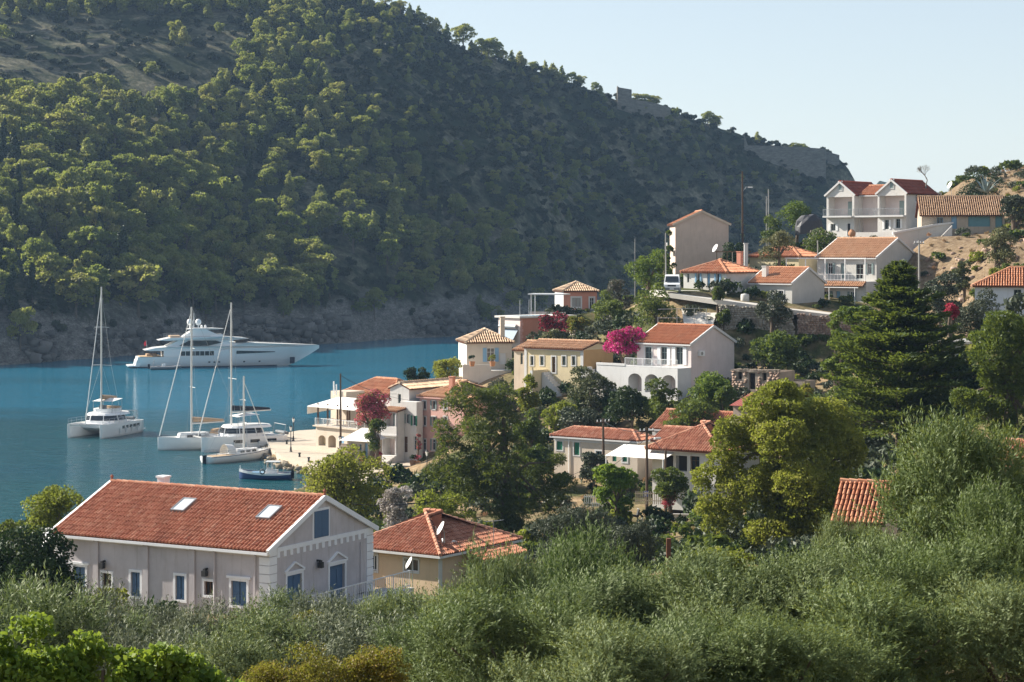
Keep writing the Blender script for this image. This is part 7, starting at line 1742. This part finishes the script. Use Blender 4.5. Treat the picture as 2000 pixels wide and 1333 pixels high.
def stone_wall(label, a, b, z0, z1a, z1b, m, seed, st=0.3, core=None):
    a, b = Vector(a), Vector(b); L = (b-a).length; t = thing('stone_wall', label, 'wall', (a.x, a.y, z0), math.atan2(b.y-a.y, b.x-a.x)); g_ = np.random.default_rng(seed)
    MB().prism([(0, 0), (L, 0), (L, z1b-z0-0.05), (0, z1a-z0-0.05)], 0.08, 0.7, 'y').build('wall_core', core or STONEP, t)
    pts, sz = [], []; z = 0.0
    while z < max(z1a, z1b)-z0:
        h_ = st*g_.uniform(0.6, 0.95); x = g_.uniform(-st, 0)
        while x < L:
            w_ = st*g_.uniform(0.7, 1.7); top = z1a+(z1b-z1a)*min(1, max(0, x/L))-z0
            if z+h_*0.5 < top+g_.uniform(-0.15, 0.1): pts.append((x+w_/2, g_.uniform(0.02, 0.12), z+h_/2)); sz.append((w_*0.93, 0.26, h_*0.92))
            x += w_
        z += h_
    stones(pts, sz, seed, m, 'stones', t); return t
stone_wall('grey dry stone retaining wall below the road at the chimney house', (24.6, 241.2, 0), (32.8, 240.0, 0), 13.6, 19.7, 18.9, ST1, 1)
stone_wall('reddish stone retaining wall below the two storey veranda house', (33.6, 239.9, 0), (45.5, 238.8, 0), 12.8, 18.6, 17.4, ST2, 2)
stone_wall('low stone wall below the terrace of the double gabled house', (46, 288.0, 0), (55, 284.5, 0), 25.5, 27.9, 27.7, ST1, 3)
stone_wall('pale garden stone wall above the yellow house', (7.5, 262, 0), (15, 258, 0), 12.5, 16.0, 16.6, ST1, 4)
stone_wall('short stone wall below the old stone house with teal doors', (57.5, 264.5, 0), (66, 263, 0), 24.0, 27.2, 27.4, ST1, 6)
# rubble by the ruin
g_ = np.random.default_rng(8); cpt = P(1640, 765, 206); pts = [(cpt.x+g_.normal(0, 2.2), cpt.y+g_.normal(0, 1.6), 0) for _ in range(420)]; pts = [(x, y, gz(x, y)+0.9*math.exp(-((x-cpt.x)**2+(y-cpt.y)**2)/5)+0.05) for x, y, _ in pts]
o = stones(pts, g_.uniform(0.15, 0.5, (420, 3)), 8, ST1, 'rubble', None); tag(o, 'heap of rubble stones right of the ruin', 'rubble')
# quay edge rocks and shore stones
pts, sz = [], []
for i in range(len(SHORE)-1):
    a, b = SHORE[i], SHORE[i+1]
    if min(a[1], b[1]) < 176 or max(a[1], b[1]) > 330: continue
    L = math.hypot(b[0]-a[0], b[1]-a[1])
    for k in range(int(L*3.2)): s = g_.random(); x = a[0]+(b[0]-a[0])*s+g_.normal(0, 0.45); y = a[1]+(b[1]-a[1])*s+g_.normal(0, 0.45); w_ = g_.uniform(0.2, 0.75); pts.append((x, y, g_.uniform(-0.1, 0.55))); sz.append((w_, w_*g_.uniform(0.7, 1.2), w_*g_.uniform(0.5, 0.9)))
o = stones(pts, sz, 9, stonemat('pale_shore_stone', (0.22, 0.18, 0.13), (0.38, 0.32, 0.24), (0.52, 0.46, 0.37)), 'shore_rocks', None); tag(o, 'pale rocks lining the foot of the quay', 'rocks')
fp = g_.uniform(-60, 1120, 2600); fd = np.interp(fp, SH_PX, SH_D)+g_.normal(2, 5, 2600); fx = (fp-1000)/FPX*fd; fz = hill_z(fx, fd); fk = (fz > -1.2) & (fz < 7) & (fbm(fx*0.05, fd*0.05, 2, 8) > 0.0); fw = 0.5+2.4*g_.random(2600)**2.5
pts = np.stack([fx, fd, fz+fw*0.1], -1)[fk]; sz = np.stack([fw*1.2, fw, fw*g_.uniform(0.5, 1.0, 2600)], -1)[fk]
o = stones(pts, sz, 10, stonemat('grey_cliff_stone', (0.07, 0.065, 0.06), (0.15, 0.14, 0.125), (0.30, 0.275, 0.25)), 'far_shore_rocks', None); tag(o, 'grey rocks along the far shoreline', 'rocks')
# quay furniture: bollards and stones
for i, (x_, y_) in enumerate(((585, 893), (603, 902), (622, 911), (560, 868))):
    D = (EYE-1.12)*FPX/(y_-HORIZON); t = thing('mooring_bollard', ['left iron bollard on the quay front edge', 'middle iron bollard on the quay front edge', 'right iron bollard on the quay front edge', 'iron bollard near the front lamp post'][i], 'bollard', P(x_, y_, D), 0, 'quay bollards'); MB().lathe([(0.16, -0.1), (0.13, 0.1), (0.11, 0.35), (0.19, 0.42), (0.17, 0.52), (0, 0.55)], 0, 0, 10).build('bollard', DARKM, t)
# ---- street: white wall with pillar, gate, pickets
t = thing('street_wall', 'low white street wall with pillar and dark gate beside the red flowers', 'wall', P(1270, 1030, 173), R(-8)); Lw = 3.6
MB().box(0, 0, -1, Lw, 0.25, 1.15).build('wall', WHITE, t); MB().box(Lw, -0.1, -1, Lw+0.5, 0.4, 1.75).build('pillar', TRIM, t); MB().box(Lw-0.05, -0.15, 1.75, Lw+0.55, 0.45, 1.83).build('pillar_cap', TRIM, t)
m = MB()
for i in range(12): m.beam((Lw+0.6+i*0.13, 0.1, -0.6), (Lw+0.6+i*0.13, 0.1, 1.1), 0.03)
m.beam((Lw+0.5, 0.1, 0.0), (Lw+2.1, 0.1, 0.0), 0.05); m.beam((Lw+0.5, 0.1, 1.0), (Lw+2.1, 0.1, 1.0), 0.05); m.build('gate', DARKM, t)
def pickets(label, a, L, rz, n, h_=1.0, m_=None):
    t = thing('picket_fence', label, 'fence', a, rz); MB().box(0, 0.02, h_*0.25, L, 0.06, h_*0.25+0.07).build('rail', m_ or WPAINT, t); MB().box(0, 0.02, h_*0.8, L, 0.06, h_*0.8+0.07).build('rail', m_ or WPAINT, t)
    me = None
    for i in range(n):
        x = L*(i+0.5)/n
        if me is None: o = MB().box(-0.04, -0.02, 0, 0.04, 0.02, h_).build('picket', m_ or WPAINT, t); me = o.data
        else: o = link('picket', me, t)
        o.location = (x, 0, 0)
pickets('white picket fence left of the vine-covered tree', P(1140, 990, 172), 2.6, R(-5), 16); pickets('pale picket fence between vine-covered tree and street wall', P(1240, 985, 176), 3.2, R(-8), 18, 1.1, CREAM)
t = thing('gate_post', 'rusty brown gate post before the shaded dark olive', 'post', G(1306, 84)); MB().box(-0.09, -0.09, -0.3, 0.09, 0.09, P(0, 1052, 84).z-G(1306, 84).z).build('post', paint('rusty_iron', (0.16, 0.06, 0.03), 0.9, var=0.3), t)
# motorbike near the pole is too small to read; a bin stands there
t = thing('scooter', 'dark scooter parked below the thick street pole', 'scooter', P(1237, 1018, 176), R(15))
for x in (-0.6, 0.6):
    tm = MB(); n = 12
    for i in range(n): a0, a1 = 6.283*i/n, 6.283*(i+1)/n; tm.tube([(x+0.24*math.cos(a0), 0, 0.28+0.24*math.sin(a0)), (x+0.24*math.cos(a1), 0, 0.28+0.24*math.sin(a1))], 0.06, 5)
    tm.build('wheel', RUB, t)
MB().prism([(-0.8, 0.5), (-0.15, 0.4), (0.3, 0.3), (0.45, 0.35), (0.55, 0.95), (0.45, 1.0), (0.3, 0.5), (-0.1, 0.55), (-0.2, 0.8), (-0.85, 0.78)], -0.16, 0.16, 'y').build('body', DARKM, t); MB().tube([(0.45, -0.32, 1.05), (0.48, 0, 1.02), (0.45, 0.32, 1.05)], 0.025, 5).build('handlebar', GREYM, t); MB().box(-0.75, -0.15, 0.785, -0.2, 0.15, 0.86).build('saddle', RUB, t)
# ---- pergola of posts right of the tan house, pale column
t = thing('pergola', 'weathered post pergola right of the tan gabled house', 'pergola', P(1400, 530, 270), R(-12))
for i in range(7): MB().beam((i*0.68, 0, -0.5), (i*0.68, 0, 2.5), 0.10).build('post', CREAM if i % 2 else WOOD, t)
MB().beam((-0.2, 0, 2.55), (4.3, 0, 2.55), 0.12).build('beam', WOOD, t); MB().beam((-0.2, 1.8, 2.55), (4.3, 1.8, 2.55), 0.12).build('beam', WOOD, t)
for i in range(6): MB().beam((i*0.8, -0.2, 2.66), (i*0.8, 2.0, 2.66), 0.07).build('rafter', WOOD, t)
t = thing('gate_pillar', 'tall pale pillar beside the orange roofed pale house', 'pillar', P(1457, 522, 266)); MB().box(-0.24, -0.24, -1, 0.24, 0.24, 3.0).build('shaft', TRIM, t); MB().box(-0.3, -0.3, 3.0, 0.3, 0.3, 3.12).build('cap', TRIM, t)
t = thing('water_tank', 'pale cylindrical water tank at the corner of the chimney house', 'tank', P(1455, 602, 248)); MB().lathe([(0.0, 0), (0.52, 0), (0.52, 1.55), (0.45, 1.68), (0.0, 1.75)], 0, 0, 16).build('tank', GREYW, t, smooth=True); MB().lathe([(0.16, 1.7), (0.16, 1.8), (0, 1.81)], 0, 0, 10).build('lid', GREYM, t)
t = thing('terracotta_jar', 'large terracotta jar on the terrace of the double gabled house', 'jar', P(1664, 465, 292)); MB().lathe([(0.2, 0), (0.5, 0.35), (0.55, 0.7), (0.4, 1.0), (0.22, 1.12), (0.28, 1.2), (0.2, 1.18)], 0, 0, 14).build('jar', T_TAN, t, smooth=True)
p = P(1858, 365, 288); dish('white satellite dish on a post beside the dark bush above the village', p+Vector((0, 0, -1.2)), 1.4, R(-70), 0.5); p = P(1400, 487, 272); dish('white satellite dish behind the low white house ridge', p+Vector((0, 0, -1.0)), 1.1, R(-70), 0.55)
# sloping concrete apron below the road with railings
t = MB().add([P(1330, 597, 247), P(1402, 605, 244), P(1388, 648, 237), P(1338, 648, 237)], [(0, 1, 2, 3)]).build('concrete_apron', conc); t['kind'] = 'structure'
t = thing('pipe_railing', 'thin pipe railing above the arcade house roof', 'railing', P(1285, 640, 236)); m = MB()
for x in (0, 2.2, 4.2, 5.6): m.tube([(x, 0, -1), (x, 0, 2.2 if x > 2 else 1.2)], 0.035, 5)
m.tube([(0, 0, 2.1), (5.6, 0, 2.2)], 0.03, 5); m.tube([(0, 0, 1.1), (5.6, 0, 1.1)], 0.03, 5); m.build('pipes', GREYM, t)
# covered heap under dark tarp near the bright tree
t = thing('tarp_heap', 'heap under a grey-black tarpaulin left of the double gabled house', 'tarpaulin', P(1580, 452, 297)); g2 = np.random.default_rng(3); mb = MB(); n = 14
for j, (r_, z_) in enumerate(((2.2, -0.5), (2.1, 0.6), (1.8, 1.6), (1.1, 2.2), (0.0, 2.4))):
    for k in range(n): a = 6.283*k/n; q_ = r_*(1+g2.normal(0, 0.07)); mb.v.append((q_*math.cos(a), q_*0.7*math.sin(a), z_+g2.normal(0, 0.1)))
for j in range(4):
    for k in range(n): mb.f.append((j*n+k, j*n+(k+1) % n, (j+1)*n+(k+1) % n, (j+1)*n+k))
mb.build('tarpaulin', paint('black_tarp', (0.05, 0.05, 0.055), 0.6, var=0.3), t)
# ---- agave and bare tree
t = thing('agave', 'large grey agave rosette above the old stone house roof', 'agave', P(1925, 378, 287)); g2 = random.Random(5)
for i in range(26):
    a = g2.uniform(0, 6.283); el = g2.uniform(0.35, 1.35); L = g2.uniform(1.8, 3.2); d = Vector((math.cos(a)*math.cos(el), math.sin(a)*math.cos(el), math.sin(el))); s_ = Vector((-math.sin(a), math.cos(a), 0)); m = MB()
    ctr = [Vector((0, 0, 0.1)), d*L*0.35+Vector((0, 0, 0.05)), d*L*0.7, d*L+Vector((math.cos(a), math.sin(a), -0.25))*0.25]; ws = (0.10, 0.17, 0.11, 0.01)
    vs_ = []
    for c_, w_ in zip(ctr, ws): vs_ += [c_-s_*w_, c_-Vector((0, 0, w_*0.5)), c_+s_*w_]
    m.add(vs_, [(3*k+j, 3*k+j+1, 3*k+j+4, 3*k+j+3) for k in range(3) for j in range(2)]); m.build('leaf', paint('agave_leaf', (0.20, 0.25, 0.24), 0.6), t)
t = thing('bare_tree', 'bare leafless tree behind the double gabled house', 'tree', P(1808, 362, 306)); g2 = random.Random(8); m = MB()
def limb(p, d, L, r, k):
    e = p+d*L; m.tube([p, p.lerp(e, 0.5)+Vector((g2.uniform(-1, 1), g2.uniform(-1, 1), 0.3))*L*0.07, e], [r, r*0.8, r*0.6], 5, False)
    if k:
        for _ in range(3 if k > 2 else 3): limb(e, (d+Vector((g2.uniform(-1, 1), g2.uniform(-1, 1), g2.uniform(-0.2, 0.7)))*0.75).normalized(), L*0.72, r*0.58, k-1)
limb(Vector((0, 0, -0.5)), Vector((0.2, 0, 1)).normalized(), 1.25, 0.12, 5); m.build('branches', GBARK, t)
# ---- fortress on the ridge
t_ = NT('fortress_stone'); p_ = t_.pos(); mp = t_.n('ShaderNodeMapping'); mp.inputs['Scale'].default_value = (0.5, 0.5, 1.6); t_.l(p_, mp.inputs[0]); nf = t_.noise(mp.outputs[0], 0.9, 6, 0.75)
FORT = t_.done(t_.bsdf(t_.ramp(nf, [(0.3, (0.10, 0.09, 0.075)), (0.55, (0.19, 0.17, 0.14)), (0.75, (0.28, 0.25, 0.21))]), 0.95, 0.1, normal=t_.bump(nf, 0.4, 0.7)))
def fort(label, pts, thick=2.0, name='fortress_wall'):
    "pts: (px, top y, bottom y, D)"
    a0 = P(pts[0][0], pts[0][2], pts[0][3]); t = thing(name, label, 'fortress'); t.location = a0; mb = MB()
    for i in range(len(pts)-1):
        vs_ = []
        for (x_, y0, y1, D) in pts[i:i+2]:
            for dd in (0, thick): vs_ += [P(x_, y1, D)+Vector((0, dd, -9))-a0, P(x_, y0, D)+Vector((0, dd+(0.8 if dd == 0 else 0), 0))-a0]
        mb.add(vs_, [(0, 4, 5, 1), (2, 3, 7, 6), (1, 5, 7, 3), (0, 2, 6, 4)]+([(0, 1, 3, 2)] if i == 0 else [])+([(4, 6, 7, 5)] if i == len(pts)-2 else []))
    mb.build('rampart', FORT, t)
fort('long ruined fortress rampart at the right end of the ridge', [(1454, 262, 318, 884), (1461, 284, 318, 884), (1500, 285, 318, 885), (1560, 287, 318, 886), (1613, 291, 320, 888), (1614, 296, 320, 896), (1640, 303, 322, 897)], 2.0)
fort('square ruined tower on the ridge near the middle of the skyline', [(1206, 168, 200, 866), (1210, 171, 200, 866), (1234, 175, 202, 867)], 6, 'ruined_tower')
fort('low fortress wall right of the ruined tower', [(1234, 194, 206, 868), (1270, 199, 212, 870), (1310, 210, 220, 874)])
STDRY = paint('dry_terrace_stone', (0.20, 0.175, 0.14), 0.95, 0.1, var=0.4)
# the brushed dry terraces high on the left: low stone terrace walls
for i, (x0, x1, y_) in enumerate(((0, 210, 62), (0, 240, 78), (0, 250, 94), (0, 225, 108), (20, 240, 122), (0, 120, 137))):
    a = None; mb = MB(); t = thing('terrace_wall', 'old dry stone terrace wall high on the far hillside, '+['topmost', 'second from top', 'third from top', 'fourth from top', 'fifth from top', 'lowest'][i], 'wall', (0, 0, 0)); prev = None
    pts = []
    for x_ in np.linspace(x0-60, x1, 24):
        k = (x_-1000)/FPX; ds = np.arange(520, 800, 1.0); zz = hill_z(k*ds, ds); yy = HORIZON+(EYE-zz)/ds*FPX; j = int(np.argmin(np.abs(yy-y_-3*math.sin(x_*0.05)))); pts.append(Vector((k*ds[j], ds[j], zz[j])))
    t.location = pts[0]
    for a, b in zip(pts[:-1], pts[1:]):
        if g2.random() < 0.42: continue
        mb.add([a-pts[0]+Vector((0, -0.5, -1.0)), b-pts[0]+Vector((0, -0.5, -1.0)), b-pts[0]+Vector((0, -0.5, 0.35)), a-pts[0]+Vector((0, -0.5, 0.35)), a-pts[0]+Vector((0, 0.8, 0.4)), b-pts[0]+Vector((0, 0.8, 0.4))], [(0, 1, 2, 3), (3, 2, 5, 4)])
    mb.build('stonework', STDRY, t)

# rough stonework of the ruin front
b = ruin_block; g_ = np.random.default_rng(77); pts, sz = [], []; z = -1.0
while z < b.H-0.1:
    h_ = g_.uniform(0.16, 0.3); x = 0.0
    while x < b.L:
        w_ = g_.uniform(0.2, 0.5)
        if not any(q_[0] == 'A' and x+w_ > q_[1]-0.05 and x < q_[1]+q_[3]+0.05 and z+h_ > q_[2]-0.05 and z < q_[2]+q_[4]+0.05 for q_ in b.open) and g_.random() < 0.8:
            p_ = b.pt('A', x+w_/2, z+h_/2, 0.02); pts.append(tuple(p_)); sz.append((w_*0.9, 0.16, h_*0.85))
        x += w_
    z += h_
stones(pts, sz, 78, ST2, 'wall_stones', b.h.root)

# plant pots by the quay houses, air conditioners on walls
def pot(label, px_, py_, D, mt_='mid', s=1.0):
    t = thing('plant_pot', label, 'plant pot', P(px_, py_, D), 0, 'plant pots on the quay'); MB().lathe([(0.0, 0), (0.22*s, 0), (0.32*s, 0.5*s), (0.27*s, 0.5*s), (0.25*s, 0.42*s), (0.0, 0.42*s)], 0, 0, 12).build('pot', T_TAN, t)
    link('plant', crown_mesh('plant', lobes_ellipsoid(np.random.default_rng(int(px_)), (0, 0, 0.85*s), (0.4*s, 0.4*s, 0.4*s), 5), 240, 0.16, 0.11, int(px_)), t, LM[mt_])
for lab, x_, y_, D, m_ in (('potted plant left of the kiosk blue doors', 708, 902, 236, 'mid'), ('potted red flowers right of the kiosk blue doors', 738, 904, 236, 'crimson'), ('potted plant at the steps of the white quay house', 806, 910, 236, 'dark'), ('potted pink flowers below the pink climber', 816, 912, 236, 'rose'), ('potted palm on the terrace of the cream stone house', 922, 716, 250, 'dark'), ('potted yellow bush on the terrace of the cream stone house', 962, 716, 250, 'yellow')): pot(lab, x_, y_, D, m_, 1.2)
def aircon(root_name, lx, ly, lz, rz=0):
    r_ = next(o for o in bpy.data.objects if o.name == root_name); M = Matrix.Translation((lx, ly, lz)) @ Matrix.Rotation(rz, 4, 'Z')
    a_ = MB().box(-0.42, -0.32, -0.28, 0.42, -0.02, 0.28).build('air_conditioner', WPAINT, r_, M); MB().tube([(-0.1, -0.34, 0), (-0.1, -0.325, 0)], 0.2, 12).build('fan_grille', GREYM, a_, M)
aircon('green_shutter_house', -3.2, -0.01, 0.6); aircon('blue_shutter_house', 0.01, 2.0, 1.9, R(90)); aircon('arcade_house', 0.01, 1.6, 4.2, R(90)); aircon('hip_roof_house', -6.0, -0.01, 1.6); aircon('yellow_house', 0.03, 2.2, 2.6, R(90)); aircon('veranda_house', 0.01, 2.4, 3.6, R(90))

def rope(label, a, b, sag=0.25):
    t = thing('mooring_line', label, 'rope', a, 0, 'mooring lines'); d = Vector(b)-Vector(a); MB().tube([d*s_-Vector((0, 0, 4*sag*s_*(1-s_))) for s_ in np.linspace(0, 1, 9)], 0.03, 4, False).build('rope', FENDER, t)
rope('mooring line from the dark covered catamaran to the quay', P(545, 858, 270.5), P(566, 868, 266)); rope('second mooring line from the dark covered catamaran stern', P(540, 864, 268), P(566, 880, 258)); rope('mooring line from the small sailing boat bow to the quay', P(530, 880, 258.5), P(560, 886, 256)); rope('mooring line from the blue fishing boat to the rocks', P(568, 926, 233.5), P(592, 915, 236), 0.1)
# loose stones on the bare slope
g_ = np.random.default_rng(21); xs = g_.uniform(46, 70, 900); ys = g_.uniform(208, 262, 900); zs = ground_z(xs, ys); w_ = 0.12+0.5*g_.random(900)**3
o = stones(np.stack([xs, ys, zs+w_*0.15], -1), np.stack([w_*1.3, w_, w_*0.8], -1), 22, ST2, 'slope_stones', None); tag(o, 'loose stones scattered over the bare brown slope', 'stones')

# concrete retaining wall and flight of steps between the double gabled house and the old stone house
D0 = 268.5; o0 = P(1748, 520, D0); t = thing('retaining_wall', 'grey concrete retaining wall with a flight of steps right of the double gabled house', 'wall', o0)
def xz(px_, py_): v = P(px_, py_, D0)-o0; return (v.x, v.z)
MB().prism([xz(1748, 545), xz(1858, 545), xz(1858, 438), xz(1826, 440), xz(1748, 456)], 0.0, 0.45, 'y').build('wall_panel', GREYW, t)
MB().prism([xz(1744, 458), xz(1830, 441), xz(1862, 437), xz(1862, 434), xz(1830, 437), xz(1744, 454)], -0.12, 0.6, 'y').build('coping', TRIM, t)
(xa, za), (xb, zb) = xz(1852, 452), xz(1796, 512); ns = 15
for i in range(ns):
    x1 = xa+(xb-xa)*i/ns; x0 = xa+(xb-xa)*(i+1)/ns; MB().box(x0, -1.25, zb-1.8, x1, -0.02, za+(zb-za)*(i+1)/ns).build('step', grey_conc, t)
MB().prism([(xa+0.2, za+0.75), (xb-0.1, zb+0.65), (xb-0.1, zb-1.6), (xa+0.2, za-0.6)], -1.5, -1.27, 'y').build('stair_wall', WHITE, t)
x1, z1 = xz(1838, 520); MB().box(x1-0.25, -1.9, z1-2, x1+0.25, -1.52, z1+2.6).build('pillar', WHITE, t)
# ------------------------------------------------------------------ the air between
o = MB().box(-2010, -90, -4, 2010, 4010, 152).build('haze', None); o['kind'] = 'stuff'
hm = bpy.data.materials.new('haze'); hm.use_nodes = True; nt = hm.node_tree; nt.nodes.clear()
ho = nt.nodes.new('ShaderNodeOutputMaterial'); hv = nt.nodes.new('ShaderNodeVolumePrincipled')
hv.inputs['Color'].default_value = (0.45, 0.68, 1.0, 1); hv.inputs['Density'].default_value = 0.00009; hv.inputs['Anisotropy'].default_value = 0.25
nt.links.new(hv.outputs[0], ho.inputs['Volume']); o.data.materials.append(hm)
